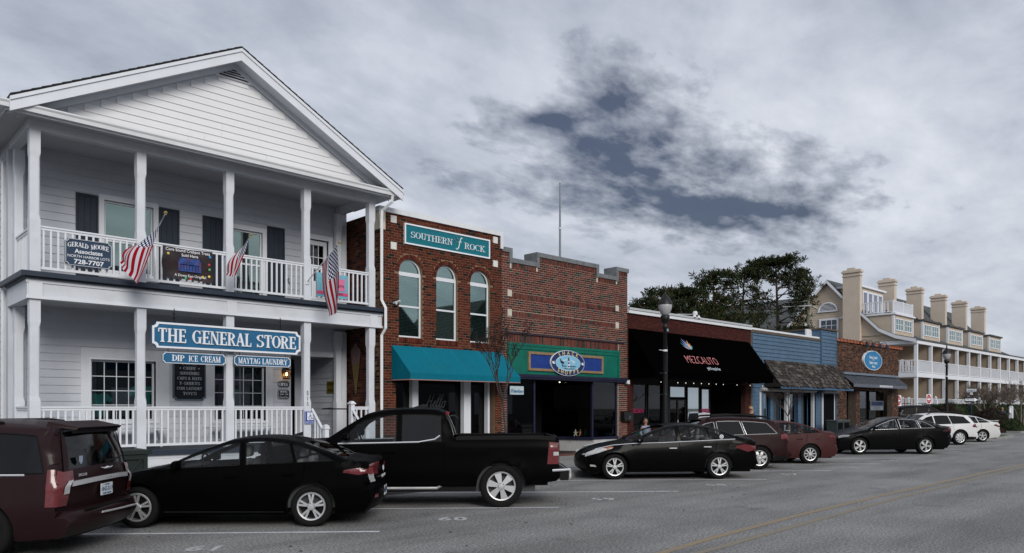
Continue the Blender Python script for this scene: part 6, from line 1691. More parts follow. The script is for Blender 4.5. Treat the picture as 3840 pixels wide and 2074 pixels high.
 for nm, q in segs:
  gl = nm in ('windshield', 'rear_glass')
  cols = [-1, -.88, -.66, -.44, -.22, 0, .22, .44, .66, .88, 1] if nm != 'bed' else [-1, -.93, .93, 1]
  for c in range(len(cols) - 1):
   isg = gl and 0 < c < len(cols) - 2
   isb = nm == 'bed' and c == 1
   if isb: continue
   mb = parts.setdefault(nm if isg else 'B', MB()) if isg else body
   vv = [tuple(sp(p, v)) for p in q for v in (cols[c], cols[c + 1])]
   mb.add(vv, [(2 * i, 2 * i + 2, 2 * i + 3, 2 * i + 1) for i in range(len(q) - 1)])
 bo = body.build('body', P, root, smooth=True)
 bm = bmesh.new(); bm.from_mesh(bo.data); bmesh.ops.remove_doubles(bm, verts=bm.verts, dist=.0008); bmesh.ops.recalc_face_normals(bm, faces=bm.faces); bm.to_mesh(bo.data); bm.free()
 bo.data.set_sharp_from_angle(angle=R(38))
 for nm in ('windshield', 'rear_glass'):
  if nm in parts:
   go_ = parts[nm].build(nm, S.get('rglass', G_) if nm == 'rear_glass' else G_, root, smooth=True)
   bm = bmesh.new(); bm.from_mesh(go_.data); bmesh.ops.remove_doubles(bm, verts=bm.verts, dist=.001); bmesh.ops.recalc_face_normals(bm, faces=bm.faces); bm.to_mesh(go_.data); bm.free()
 ub = MB(); ub.box(xmin + .25, xmax - .3, -hw + .22, hw - .22, gc - .02, .55)
 ub.box(S['wr'] + ra, S['wf'] - ra, -hw + .06, hw - .06, gc, .34)
 for wx in (S['wf'], S['wr']):
  for sgn in (1, -1):
   pts = [(wx + (ra + .004) * math.cos(math.pi * k / 12), S['R'] + (ra + .004) * math.sin(math.pi * k / 12)) for k in range(13)]
   ub.add([(x, sgn * (hw - .04), z) for x, z in pts] + [(x, sgn * (hw - .34), z) for x, z in pts] + [(wx, sgn * (hw - .34), S['R'])],
                   [(k, k + 1, 14 + k, 13 + k) for k in range(12)] + [(13 + k, 14 + k, 26) for k in range(12)])
 ub.build('underbody', TRIMB, root)
 for wx in (S['wf'], S['wr']):
  for sgn in (1, -1): make_wheel(root, wx, sgn * (hw - .035), S['R'], S['rr'], S['wheel'], rim_m=S.get('rim'))
 def side_patch(nm, pl, m, off=.008, both=True, parent=root):
  v2, f2 = cdt([pl], .06, pl)
  for sgn in ((1, -1) if both else (1,)):
   mb = MB(); n = len(v2)
   fl = [f for f in f2 if inside(pl, sum(v2[i].x for i in f) / 3, sum(v2[i].y for i in f) / 3)]
   mb.add([(v.x, sgn * (sy(v.x, v.y) + off), v.y) for v in v2], [tuple(f) for f in fl]); mb.build(nm, m, parent, smooth=True)
 def line(nm, pts, r_, m, both=True, off=.004, parent=root):
  for sgn in ((1, -1) if both else (1,)):
   MB().tube([(x, sgn * (sy(x, z) + off), z) for x, z in pts], r_, 4).build(nm, m, parent)
 def strip_patch(nm, seg, t0, t1, v0, v1, m, off=.008, both=True, n=6, slant=0.0):
  q = dict(segs)[seg]; N_ = len(q) - 1
  def at(t): 
   u = t * N_; i = min(int(u), N_ - 1); fr = u - i
   return (q[i][0] + (q[i + 1][0] - q[i][0]) * fr, q[i][1] + (q[i + 1][1] - q[i][1]) * fr)
  dirx = -1 if q[0][0] < 0 else 1
  for sgn in ((1, -1) if both else (1,)):
   mb = MB(); vv = []
   for i in range(n + 1):
    for j in range(n + 1):
     v = v0 + (v1 - v0) * j / n; t = t0 + (t1 - t0) * i / n + slant * (1 - (v - v0) / (v1 - v0)) if v1 != v0 else t0
     t = max(0, min(1, t)); p = sp(at(t), sgn * v); vv.append((p.x + dirx * off, p.y, p.z))
   mb.add(vv, [(i * (n + 1) + j, i * (n + 1) + j + 1, (i + 1) * (n + 1) + j + 1, (i + 1) * (n + 1) + j) for i in range(n) for j in range(n)]); mb.build(nm, m, root, smooth=True)
 for pts in S.get('seams', []): line('door_seam', pts, .0045, SEAM)
 for (x, z) in S.get('handles', []):
  for sgn in (1, -1): MB().hexa([(x - .1, sgn * (sy(x, z)), z - .015), (x + .1, sgn * sy(x, z), z - .012), (x + .1, sgn * (sy(x, z) + .03), z - .012), (x - .1, sgn * (sy(x, z) + .03), z - .015), (x - .1, sgn * sy(x, z), z + .015), (x + .1, sgn * sy(x, z), z + .012), (x + .1, sgn * (sy(x, z) + .03), z + .01), (x - .1, sgn * (sy(x, z) + .03), z + .012)]).build('door_handle', S.get('handle_m', P), root)
 mx_ = S.get('mirror', (wins[0][0][0] - .12, belt(wins[0][0][0]) + .06))
 for sgn in (1, -1):
  y_ = sy(*mx_) ; mb = MB()
  mb.hexa([(mx_[0] - .07, sgn * (y_ + .03), mx_[1] - .03), (mx_[0] + .08, sgn * (y_ + .05), mx_[1] - .02), (mx_[0] + .05, sgn * (y_ + .22), mx_[1] - .02), (mx_[0] - .05, sgn * (y_ + .20), mx_[1] - .03), (mx_[0] - .07, sgn * (y_ + .04), mx_[1] + .09), (mx_[0] + .04, sgn * (y_ + .06), mx_[1] + .08), (mx_[0] + .02, sgn * (y_ + .21), mx_[1] + .07), (mx_[0] - .05, sgn * (y_ + .20), mx_[1] + .08)])
  mb.box(mx_[0] - .03, mx_[0] + .03, min(sgn * (y_ - .03), sgn * (y_ + .06)), max(sgn * (y_ - .03), sgn * (y_ + .06)), mx_[1] - .035, mx_[1])
  o = mb.build('mirror', P, root)
  bv = o.modifiers.new('soft', 'BEVEL'); bv.width = .02; bv.segments = 2
  if S.get('mirror_glint'): MB().tube([(mx_[0] + .04, sgn * (y_ + .05), mx_[1] + .035), (mx_[0] + .04, sgn * (y_ + .20), mx_[1] + .04)], .012, 4).build('indicator', S['mirror_glint'], o)
 bz = belt(0)
 fx = S.get('seat_x', (.1, -.85))
 for k, x in enumerate(fx):
  for y_ in ((-.38, .38) if k == 0 else (-.42, .42)):
   mb = MB(); w2 = .24
   mb.hexa([(x - .22, y_ - w2, .45), (x - .08, y_ - w2, .45), (x - .08, y_ + w2, .45), (x - .22, y_ + w2, .45), (x - .36, y_ - w2 * .8, bz + .10), (x - .24, y_ - w2 * .8, bz + .10), (x - .24, y_ + w2 * .8, bz + .10), (x - .36, y_ + w2 * .8, bz + .10)])
   st_ = mb.build('seat', CARSEAT, root); bv = st_.modifiers.new('soft', 'BEVEL'); bv.width = .05; bv.segments = 2
   mb = MB(); mb.hexa([(x - .37, y_ - .13, bz + .13), (x - .26, y_ - .13, bz + .13), (x - .26, y_ + .13, bz + .13), (x - .37, y_ + .13, bz + .13), (x - .39, y_ - .10, bz + .32), (x - .30, y_ - .10, bz + .32), (x - .30, y_ + .10, bz + .32), (x - .39, y_ + .10, bz + .32)])
   h_ = mb.build('headrest', CARSEAT, st_); bv = h_.modifiers.new('soft', 'BEVEL'); bv.width = .04; bv.segments = 2
 dx = S.get('dash_x', .75)
 MB().hexa([(dx - .15, -hw + .2, .5), (dx + .5, -hw + .2, .5), (dx + .5, hw - .2, .5), (dx - .15, hw - .2, .5), (dx - .1, -hw + .22, bz - .02), (dx + .35, -hw + .22, bz - .02), (dx + .35, hw - .22, bz - .02), (dx - .1, hw - .22, bz - .02)]).build('dashboard', TRIMB, root)
 sw_ = [(dx - .28 + .05 * math.sin(R(a)), .38 + .19 * math.cos(R(a)), bz + .0 + .18 * math.sin(R(a))) for a in range(0, 360, 24)]
 mb = MB(); mb.tube(sw_, .016, 6, closed=True); mb.tube([(dx - .28, .20, bz), (dx - .28, .56, bz)], .014, 4); mb.tube([(dx - .28, .38, bz), (dx + .1, .38, bz - .12)], .03, 5); mb.build('steering_wheel', TRIMB, root)
 MB().hexa([(xmin + .5, -hw + .12, .3), (dx, -hw + .12, .3), (dx, hw - .12, .3), (xmin + .5, hw - .12, .3), (xmin + .5, -hw + .12, bz - .25), (dx, -hw + .12, bz - .25), (dx, hw - .12, bz - .25), (xmin + .5, hw - .12, bz - .25)]).build('cabin_floor', CARIN, root)
 return root, dict(sy=sy, sp=sp, segs=dict(segs), side_patch=side_patch, line=line, strip_patch=strip_patch, top=top, belt=belt, hw=hw, xmin=xmin, xmax=xmax)
def place(root, g, heading, S, wheels):
 """g: ground point under the outer face of left wheel(s) at local x = wheels"""
 h = R(heading); fx = Vector((math.cos(h), math.sin(h))); lx = Vector((-math.sin(h), math.cos(h)))
 c = Vector(g) - fx * wheels - lx * (S['W'] / 2 - .05)
 root.location = (c.x, c.y, 0); root.rotation_euler = (0, 0, h)
def sedan(L_, W_, H_, wb, R_, rr, paint_, **kw):
 sx = L_ / 4.62; sz = H_ / 1.43
 base = [('bumper_front', [(2.16, .20), (2.28, .30), (2.31, .48), (2.26, .62)]),
   ('hood', [(2.26, .62), (2.08, .73), (1.70, .85), (1.30, .935), (1.02, .985)]),
   ('windshield', [(1.02, .985), (.60, 1.19), (.10, 1.375)]),
   ('roof', [(.10, 1.375), (-.15, 1.415), (-.50, 1.43), (-.85, 1.40), (-1.12, 1.345)]),
   ('rear_glass', [(-1.12, 1.345), (-1.48, 1.225), (-1.82, 1.105)]),
   ('deck', [(-1.82, 1.105), (-2.05, 1.07), (-2.23, 1.065)]),
   ('tail', [(-2.23, 1.065), (-2.29, 1.0), (-2.27, .85), (-2.31, .66)]),
   ('bumper_rear', [(-2.31, .66), (-2.35, .55), (-2.33, .38), (-2.22, .24)])]
 prof = [(n, [(x * sx, z * sz) for x, z in q]) for n, q in base]
 wf = kw.pop('wf', 1.43 * sx); wr = wf - wb
 S = dict(L=L_, W=W_, prof=prof, belt=(.955 * sz, .045), wf=wf, wr=wr, R=R_, rr=rr, paint=paint_, wheel=(5, 'split'), tumble=.42, wtop=.052, round=.07,
             wins=[(.92 * sx, -.16 * sx, -.18, .04), (-.26 * sx, -1.0 * sx, .04, .10), (-1.06 * sx, -1.62 * sx, .10, .30)])
 xA, xB, xC = 1.08 * sx, -.21 * sx, -1.02 * sx
 S['seams'] = [[(xA, .28), (xA + .02, .7), (xA - .06, .93 * sz)], [(xB, .26), (xB - .01, .7), (xB, .95 * sz)], [(xC + .12, .30), (xC + .20, .45), (xC - .12, .75), (xC - .16, .98 * sz)], [(xA, .27), (xC + .14, .27)]]
 S['handles'] = [(xB + .18, .80 * sz), (xC + .10, .83 * sz)]
 S['seat_x'] = (.15 * sx, -.75 * sx); S['dash_x'] = .78 * sx
 S.update(kw); return S
def plate(root, C, x, z, lines, th=.3):
 t = MB().box(x - .012, x, -.155, .155, z - .078, z + .078).build('number_plate', mat('plate_white', (.55, .58, .60), .45, .08, 20), root)
 for s_, dz, sz_, m in lines:
  m4 = Matrix.Translation((x - .0135, 0, z + dz)) @ Matrix.Rotation(R(-90), 4, 'Z') @ Matrix.Rotation(R(90), 4, 'X')
  text(s_, (0, 0, 0), sz_, m, t, mat4=m4, ext=.0008, bold=.001)
 return t
PLB = mat('plate_blue', (.05, .09, .22), .5, 0)
# ---- black sedan nearest the camera
BK = paint('black_paint', (.0010, .0010, .0012), .03, 0, .4)
S = sedan(4.62, 1.80, 1.435, 2.70, .325, .225, BK, wheel=(5, 'split'), wf=1.42, bow=(.16, .12))
el, C = make_car('parked_car', 'black sedan with a clear-glass cabin in front of the general store porch', 'car', S)
place(el, (4.95, 11.74), 139, S, (S['wf'] + S['wr']) / 2)
C['side_patch']('tail_light', [(-1.78, .86), (-2.02, .82), (-2.24, .83), (-2.24, .93), (-2.0, .93), (-1.80, .90)], REDL)
C['strip_patch']('tail_light', 'tail', .30, .75, .40, 1.0, REDL)
C['strip_patch']('tail_light_clear', 'tail', .66, .92, .72, .98, CLEARL, .010)
C['strip_patch']('reflector', 'bumper_rear', .45, .55, .70, .90, REDL, .010)
C['line']('sill', [(1.0, .25), (-.85, .24)], .012, TRIMB)
plate(el, C, -2.335, .50, [('ABH-1187', 0, .085, PLB)])
m4 = Matrix.Translation((-2.31, 0, .74)) @ Matrix.Rotation(R(-90), 4, 'Z') @ Matrix.Rotation(R(90), 4, 'X')
text('ELANTRA', (0, 0, 0), .075, CHROME, el, mat4=m4, ext=.003, space=1.6, name='badge')
mb = MB(); mb.tube([(-2.305, .07 * math.cos(R(a)), .87 + .045 * math.sin(R(a))) for a in range(0, 360, 30)], .006, 4, closed=True); mb.tube([(-2.305, .03, .84), (-2.305, .02, .90)], .006, 4); mb.tube([(-2.305, -.02, .84), (-2.305, -.03, .90)], .006, 4); mb.tube([(-2.305, -.025, .87), (-2.305, .025, .87)], .006, 4); mb.build('badge', CHROME, el)
MB().hexa([(-.95, -.02, 1.41), (-.78, -.02, 1.425), (-.78, .02, 1.425), (-.95, .02, 1.41), (-.96, -.006, 1.475), (-.93, -.006, 1.475), (-.93, .006, 1.475), (-.96, .006, 1.475)]).build('antenna', TRIMB, el)
# ---- black pickup
BK2 = paint('black_truck_paint', (.0010, .0010, .0012), .03, 0, .4)
prof = [('bumper_front', [(2.78, .40), (2.90, .55), (2.92, .85), (2.86, 1.12)]), ('hood', [(2.86, 1.12), (2.5, 1.21), (2.0, 1.265), (1.58, 1.29)]),
  ('windshield', [(1.58, 1.29), (1.18, 1.56), (.82, 1.78)]), ('roof', [(.82, 1.78), (.5, 1.86), (.0, 1.89), (-.5, 1.88), (-.68, 1.82)]),
  ('rear_glass', [(-.68, 1.82), (-.80, 1.55), (-.86, 1.345)]), ('bed', [(-.86, 1.345), (-1.6, 1.35), (-2.3, 1.36), (-2.80, 1.37)]),
  ('tail', [(-2.80, 1.37), (-2.88, 1.30), (-2.87, 1.0), (-2.88, .72)]), ('bumper_rear', [(-2.88, .72), (-2.90, .66), (-2.88, .56), (-2.82, .50)])]
S = dict(L=5.84, W=2.03, prof=prof, belt=(1.22, .015), wf=1.90, wr=-1.75, R=.405, rr=.275, paint=BK2, wheel=(6, 'wide'), tumble=.30, gc=.42, bow=(.14, .03), taper=(.12, .03), round=.05, wtop=.10,
         wins=[(1.28, .22, -.30, .0), (.12, -.62, 0, .02)], wglass={1: TINTED}, rglass=CARGLASS, seat_x=(.55, -.25), dash_x=1.25, seams=[[(1.32, .5), (1.34, 1.0), (1.30, 1.18)], [(.17, .5), (.17, 1.20)], [(-.66, .55), (-.68, 1.22)]], handles=[(.34, 1.05)], mirror=(1.16, 1.33))
tk, C = make_car('parked_pickup', 'black extended-cab pickup truck with silver six-spoke wheels beside the black sedan', 'pickup truck', S)
place(tk, (9.70, 10.46), 139, S, S['wr'])
C['line']('chrome_strip', [(1.30, 1.212), (.5, 1.225), (-.2, 1.24), (-.5, 1.29), (-.60, 1.36)], .014, CHROME)
C['side_patch']('tail_light', [(-2.62, .82), (-2.84, .82), (-2.84, 1.22), (-2.66, 1.24)], REDL, .012)
C['strip_patch']('tail_light', 'tail', .22, .85, .86, 1.0, REDL, .012)
C['side_patch']('lamp_clear', [(-2.74, .98), (-2.84, .98), (-2.84, 1.05), (-2.74, 1.05)], CLEARL, .018)
mb = MB()
for a, b in ((-.93, -.89), (.89, .93)): mb.box(-2.78, -.9, min(a, b) , max(a, b), .8, 1.34)
mb.box(-2.80, -.88, -.9, .9, .78, .82).box(-2.80, -2.76, -.9, .9, .8, 1.34); mb.build('bed_liner', TRIMB, tk)
MB().box(-3.04, -2.86, -.95, .95, .54, .68).build('step_bumper', TRIMB, tk)
MB().tube([(-2.72, .99, .70), (-2.92, .99, .71), (-3.06, .90, .71), (-3.07, 0, .71), (-3.06, -.9, .71), (-2.92, -.99, .71)], .022, 5).tube([(-3.05, .93, .56), (-3.07, .80, .60), (-3.07, .80, .70)], .03, 5).build('bumper_trim', CHROME, tk)
MB().box(-3.14, -2.98, -.05, .05, .42, .50).build('tow_hitch', TRIMB, tk)
for sg in (1, -1): MB().tube([(1.30, sg * 1.0, .40), (1.15, sg * 1.03, .38), (-.55, sg * 1.03, .38), (-.62, sg * .96, .42)], .032, 8).build('side_step', mat('step_metal', (.38, .38, .38), .3, .1, metal=.8), tk)
MB().box(-.735, -.70, -.18, .18, 1.755, 1.80).build('brake_lamp', mat('brake_red', (.35, .01, .02), .3, .1), tk)
MB().hexa([(-.3, -.03, 1.88), (.0, -.03, 1.885), (.0, .03, 1.885), (-.3, .03, 1.88), (-.32, -.01, 1.95), (-.2, -.01, 1.95), (-.2, .01, 1.95), (-.32, .01, 1.95)]).build('antenna', TRIMB, tk)
# ---- black sedan with chrome belt line
BK3 = paint('black_sedan_paint', (.0018, .0018, .0022), .06, .04, .3)
S = sedan(4.82, 1.835, 1.47, 2.795, .335, .235, BK3, wheel=(5, 'split'), wf=1.50, handle_m=CHROME, mirror_glint=CHROME)
so_, C = make_car('parked_car', 'black sedan with a chrome belt line and split five-spoke wheels, alone past the empty bay', 'car', S)
place(so_, (16.62, 11.52), 141, S, (S['wf'] + S['wr']) / 2)
C['line']('chrome_strip', [(2.0, .80), (1.55, .90), (1.0, .945), (.2, .965), (-.6, 1.0), (-1.25, 1.03), (-1.72, 1.05)], .011, CHROME)
C['side_patch']('headlight', [(2.26, .60), (1.95, .70), (1.55, .83), (1.60, .86), (2.0, .80), (2.24, .70)], CLEARL)
C['side_patch']('headlight_amber', [(1.70, .79), (1.52, .855), (1.60, .87), (1.78, .83)], AMBER, .012)
C['strip_patch']('headlight', 'hood', .0, .10, .62, 1.0, CLEARL)
C['side_patch']('tail_light', [(-1.72, .83), (-2.05, .72), (-2.32, .72), (-2.30, .88), (-2.0, .92), (-1.74, .88)], REDL)
C['strip_patch']('tail_light', 'tail', .35, .85, .5, 1.0, REDL)
C['side_patch']('fog_lamp', [(2.14, .35), (1.98, .34), (2.02, .39), (2.14, .40)], CLEARL, .012)
C['side_patch']('fuel_flap', [(-1.55, .78), (-1.75, .78), (-1.76, .92), (-1.57, .92)], paint('flap_black', (.006, .006, .007), .25, .15), .003)
dsc = MB(); yq = C['sy'](-1.36, 1.10) + .012
dsc.lathe([(.055, -.001), (.055, .001), (.035, .002), (.035, -.001)], (-1.36, yq, 1.115), 14, axis='y')
for k in range(6): dsc.tube([(-1.36, yq, 1.115), (-1.36 + .03 * math.cos(k * 1.05), yq, 1.115 + .03 * math.sin(k * 1.05))], .006, 4)
dsc.build('sticker', LETW, so_)
# ---- dark maroon wagon
def wagon(paint_, **kw):
 prof = [('bumper_front', [(2.24, .26), (2.36, .38), (2.38, .55), (2.33, .72)]), ('hood', [(2.33, .72), (2.1, .85), (1.7, .95), (1.1, 1.05)]),
   ('windshield', [(1.1, 1.05), (.72, 1.30), (.34, 1.51)]), ('roof', [(.34, 1.51), (.0, 1.58), (-.6, 1.60), (-1.3, 1.57), (-1.9, 1.50)]),
   ('rear_glass', [(-1.9, 1.50), (-2.08, 1.30), (-2.24, 1.10)]), ('tail', [(-2.24, 1.10), (-2.32, .98), (-2.33, .80), (-2.36, .62)]),
   ('bumper_rear', [(-2.36, .62), (-2.43, .54), (-2.42, .40), (-2.32, .30)])]
 S = dict(L=4.8, W=1.83, prof=prof, belt=(1.02, .03), wf=1.42, wr=-1.32, R=.35, rr=.235, paint=paint_, wheel=(7, 'petal'), tumble=.44, round=.07, wtop=.10, gc=.25,
             wins=[(1.02, .02, -.26, .02), (-.06, -.86, .02, .10), (-.92, -1.88, .10, .28)], wglass={1: TINTED, 2: TINTED}, rglass=TINTED,
             seams=[[(1.1, .4), (1.12, .8), (1.06, 1.0)], [(-.02, .34), (-.02, 1.0)], [(-.86, .5), (-1.0, .78), (-.94, 1.04)]], handles=[(.16, .92), (-.78, .95)], seat_x=(.25, -.65), dash_x=.85,
             clad=[[(2.2, .26), (-2.2, .26), (-2.2, .40), (-1.85, .42), (-.7, .38), (.9, .38), (1.95, .42), (2.2, .42)]])
 S.update(kw); return S
def rails(root, C, m):
 for sg in (1, -1):
  MB().tube([(.25, sg * .60, 1.52), (.05, sg * .61, 1.62), (-.8, sg * .61, 1.655), (-1.6, sg * .61, 1.60), (-1.75, sg * .60, 1.53)], [.02, .03, .035, .03, .02], 5).build('roof_rail', m, root)
MAR = paint('maroon_paint', (.018, .0055, .0062), .12, 0, .5)
S = wagon(MAR, frame_m=CHROME)
ow, C = make_car('parked_car', 'dark maroon station wagon with black roof rails behind the chrome-lined black sedan', 'car', S)
place(ow, (21.25, 11.40), 140, S, S['wr'])
rails(ow, C, TRIMB)
C['side_patch']('tail_light', [(-1.98, .92), (-2.26, .90), (-2.22, 1.10), (-1.98, 1.06)], REDL, .012); C['strip_patch']('tail_light', 'tail', .05, .5, .72, 1.0, REDL)
C['strip_patch']('bumper_pad', 'bumper_rear', .3, .7, -1, 1, TRIMB, .012, both=False)
plate(ow, C, -2.40, .80, [('DKR-4410', 0, .085, PLB)])
# ---- maroon compact sedan
MAR2 = paint('red_brown_paint', (.052, .017, .017), .12, 0, .5)
S = sedan(4.64, 1.78, 1.44, 2.70, .32, .215, MAR2, wheel=(9, 'thin'), wf=1.42, handle_m=MAR2)
co, C = make_car('parked_car', 'reddish brown compact sedan with silver spoked wheels beside the maroon wagon', 'car', S)
place(co, (24.60, 11.38), 140, S, S['wr'])
C['side_patch']('tail_light', [(-1.90, .88), (-2.24, .83), (-2.24, .93), (-1.95, .95)], REDL, .01); C['strip_patch']('tail_light', 'tail', .3, .7, .4, 1.0, REDL)
C['side_patch']('fuel_flap', [(-1.45, .80), (-1.62, .80), (-1.62, .92), (-1.45, .92)], MAR2, .004)
plate(co, C, -2.31, .72, [('EJC-2093', 0, .085, PLB)])
# ---- charcoal sedan
CH = paint('charcoal_paint', (.004, .0042, .0046), .06, .0, .3)
S = sedan(4.86, 1.84, 1.50, 2.75, .345, .24, CH, wheel=(5, 'twist'), wf=1.45, frame_m=CHROME, handle_m=TRIMB, belt=(1.0, .03))
le, C = make_car('parked_car', 'charcoal sedan with a chrome window outline and swirling wheel spokes before the old brick office', 'car', S)
place(le, (31.85, 11.35), 141, S, (S['wf'] + S['wr']) / 2)
C['side_patch']('headlight', [(2.25, .66), (1.92, .72), (1.85, .79), (2.1, .79), (2.28, .74)], mat('lamp_dim', (.25, .26, .27), .2, .2, coat=.5))
C['side_patch']('tail_light', [(-2.02, .90), (-2.35, .86), (-2.34, 1.0), (-2.08, 1.0)], mat('tail_dark', (.04, .012, .014), .3)); C['strip_patch']('tail_light', 'tail', .25, .7, .4, 1.0, REDL)
# ---- hidden dark hatchback
S = sedan(4.5, 1.80, 1.38, 2.65, .32, .22, paint('black_hatch_paint', (.003, .003, .004), .2, .2), wheel=(5, 'thin'))
hi, C = make_car('parked_car', 'black low sedan mostly hidden between the charcoal sedan and the white wagon', 'car', S)
place(hi, (37.9, 11.75), 140, S, S['wr'])
C['strip_patch']('tail_light', 'tail', .15, .75, .6, 1.0, REDL); C['side_patch']('tail_light', [(-1.95, .80), (-2.20, .78), (-2.18, .95), (-1.98, .92)], REDL, .012)
# ---- white wagon
WH = paint('white_car_paint', (.62, .62, .62), .4, .4, .3)
S = wagon(WH, wheel=(9, 'petal'), R=.37, rr=.245, gc=.27)
wo2, C = make_car('parked_car', 'white station wagon with black roof rails and dark lower cladding', 'car', S)
place(wo2, (42.2, 11.85), 141, S, S['wr'])
rails(wo2, C, TRIMB)
C['side_patch']('tail_light', [(-1.98, .90), (-2.26, .86), (-2.22, 1.06), (-2.02, 1.02)], REDL, .012); C['strip_patch']('tail_light', 'tail', .1, .6, .7, 1.0, REDL)
# ---- white sedan
S = sedan(4.87, 1.83, 1.47, 2.77, .33, .225, paint('pearl_paint', (.58, .58, .57), .4, .4, .3), wheel=(5, 'split'), wf=1.47)
al, C = make_car('parked_car', 'white sedan with a small boot spoiler, last in the row by the grassy kerb', 'car', S)
place(al, (46.6, 12.0), 141, S, S['wr'])
C['side_patch']('tail_light', [(-1.92, .90), (-2.32, .78), (-2.32, .90), (-2.0, .97)], REDL, .012); C['strip_patch']('tail_light', 'tail', .3, .75, .5, 1.0, REDL)
MB().hexa([(-2.38, -.65, 1.13), (-2.15, -.68, 1.13), (-2.15, .68, 1.13), (-2.38, .65, 1.13), (-2.42, -.65, 1.165), (-2.17, -.68, 1.155), (-2.17, .68, 1.155), (-2.42, .65, 1.165)]).build('spoiler', S['paint'], al)
# ---- minivan at the left edge
MV = paint('plum_paint', (.015, .005, .006), .15, .06, .4)
prof = [('bumper_front', [(2.42, .24), (2.55, .38), (2.57, .58), (2.50, .74)]), ('hood', [(2.50, .74), (2.3, .86), (2.0, .97), (1.72, 1.04)]),
  ('windshield', [(1.72, 1.04), (1.25, 1.34), (.80, 1.58)]), ('roof', [(.80, 1.58), (.40, 1.68), (-.5, 1.735), (-1.5, 1.73), (-2.1, 1.69), (-2.36, 1.655)]),
  ('rear_glass', [(-2.36, 1.60), (-2.44, 1.38), (-2.49, 1.13)]), ('tail', [(-2.49, 1.13), (-2.52, .98), (-2.50, .80), (-2.46, .60)]),
  ('bumper_rear', [(-2.46, .60), (-2.60, .575), (-2.63, .46), (-2.58, .34), (-2.48, .26)])]
S = dict(L=5.15, W=2.0, prof=prof, belt=(1.06, .0), wf=1.60, wr=-1.48, R=.35, rr=.225, paint=MV, wheel=(5, 'split'), tumble=.26, round=.10, wtop=.12, taper=(.2, .07), bow=(.18, .10), gc=.24,
         wins=[(1.5, .55, -.3, 0), (.45, -.75, 0, 0), (-.87, -2.22, 0, .14)], wglass={1: TINTED, 2: TINTED}, rglass=glass_mat('van_rear_glass', (.06, .06, .065), .8, .08, 1.5, .01), seat_x=(.9, -.1), dash_x=1.5)
mv, C = make_car('parked_minivan', 'plum minivan cut by the left edge of the photo, seen from behind', 'minivan', S)
h = R(139); fxv = Vector((math.cos(h), math.sin(h))); lxv = Vector((-math.sin(h), math.cos(h)))
c = Vector(gp(232, 2010)) - fxv * S['wr'] + lxv * .86
mv.location = (c.x, c.y, 0); mv.rotation_euler = (0, 0, h)
MB().hexa([(-2.43, -.60, 1.60), (-2.1, -.66, 1.66), (-2.1, .66, 1.66), (-2.43, .60, 1.60), (-2.47, -.58, 1.635), (-2.1, -.62, 1.712), (-2.1, .62, 1.712), (-2.47, .58, 1.635)]).build('spoiler', MV, mv)
MB().box(-2.42, -2.37, -.57, .57, 1.56, 1.60).build('spoiler_underside', TRIMB, mv)
tl_ = C['segs']['tail']
def tailp(z):
 for (a, za_), (b, zb_) in zip(tl_, tl_[1:]):
  if zb_ <= z <= za_: return (a + (b - a) * (za_ - z) / (za_ - zb_), z)
 return tl_[0]
for sg in (1, -1):
 for nm_, z0_, z1_, cs, m_, of_ in (('tail_light', .66, 1.12, (('s', -2.27), ('s', -2.34), ('v', 1.0), ('v', .95), ('v', .89), ('v', .83)), REDL, .022), ('lamp_clear', .82, 1.0, (('v', .945), ('v', .90), ('v', .845)), CLEARL, .034)):
  mb = MB(); rows = 7; vv = []
  for i in range(rows + 1):
   z = z0_ + (z1_ - z0_) * i / rows
   for k_, q in cs:
    if k_ == 's': vv.append((q, sg * (C['sy'](q, z) + of_), z))
    else:
     p = C['sp'](tailp(z), q); vv.append((p.x - of_ * .9, sg * (p.y + of_ * (.8 if q > .98 else .3)), p.z))
  nc = len(cs); mb.add(vv, [(i * nc + j, i * nc + j + 1, (i + 1) * nc + j + 1, (i + 1) * nc + j) for i in range(rows) for j in range(nc - 1)]); mb.build(nm_, m_, mv, smooth=True)
C['line']('chrome_strip', [(1.4, 1.055), (-2.0, 1.055)], .013, CHROME)
mb = MB(); pts = []
for k in range(13):
 v = -.80 + 1.6 * k / 12; p = C['sp']((-2.52, .945), v); pts.append((p.x - .012, p.y, p.z))
for k in range(12): mb.hexa([(pts[k][0] - .012, pts[k][1], pts[k][2] - .03), (pts[k + 1][0] - .012, pts[k + 1][1], pts[k + 1][2] - .03), (pts[k + 1][0] + .02, pts[k + 1][1], pts[k + 1][2] - .03), (pts[k][0] + .02, pts[k][1], pts[k][2] - .03), (pts[k][0] - .008, pts[k][1], pts[k][2] + .03), (pts[k + 1][0] - .008, pts[k + 1][1], pts[k + 1][2] + .03), (pts[k + 1][0] + .02, pts[k + 1][1], pts[k + 1][2] + .03), (pts[k][0] + .02, pts[k][1], pts[k][2] + .03)])
mb.build('chrome_bar', CHROME, mv)
m4 = Matrix.Translation((-2.546, -.22, .945)) @ Matrix.Rotation(R(-90), 4, 'Z') @ Matrix.Rotation(R(90), 4, 'X')
text('TOWN & COUNTRY', (0, 0, 0), .045, mat('engraved_grey', (.3, .3, .31), .4), mv, mat4=m4, ext=.001, space=1.3)
m4 = Matrix.Translation((-2.525, .60, 1.03)) @ Matrix.Rotation(R(-90), 4, 'Z') @ Matrix.Rotation(R(90), 4, 'X')
text('SINCLAIR', (0, 0, 0), .05, CHROME, mv, mat4=m4, ext=.001)
plate(mv, C, -2.53, .79, [('HHZ-2117', 0, .072, PLB), ('NORTH CAROLINA', -.058, .026, PLB), ('First in Flight', .06, .022, PLB)])
pts = [(-2.625, -.55 + 1.1 * k / 8, .585 + .012 * math.sin(k)) for k in range(9)]
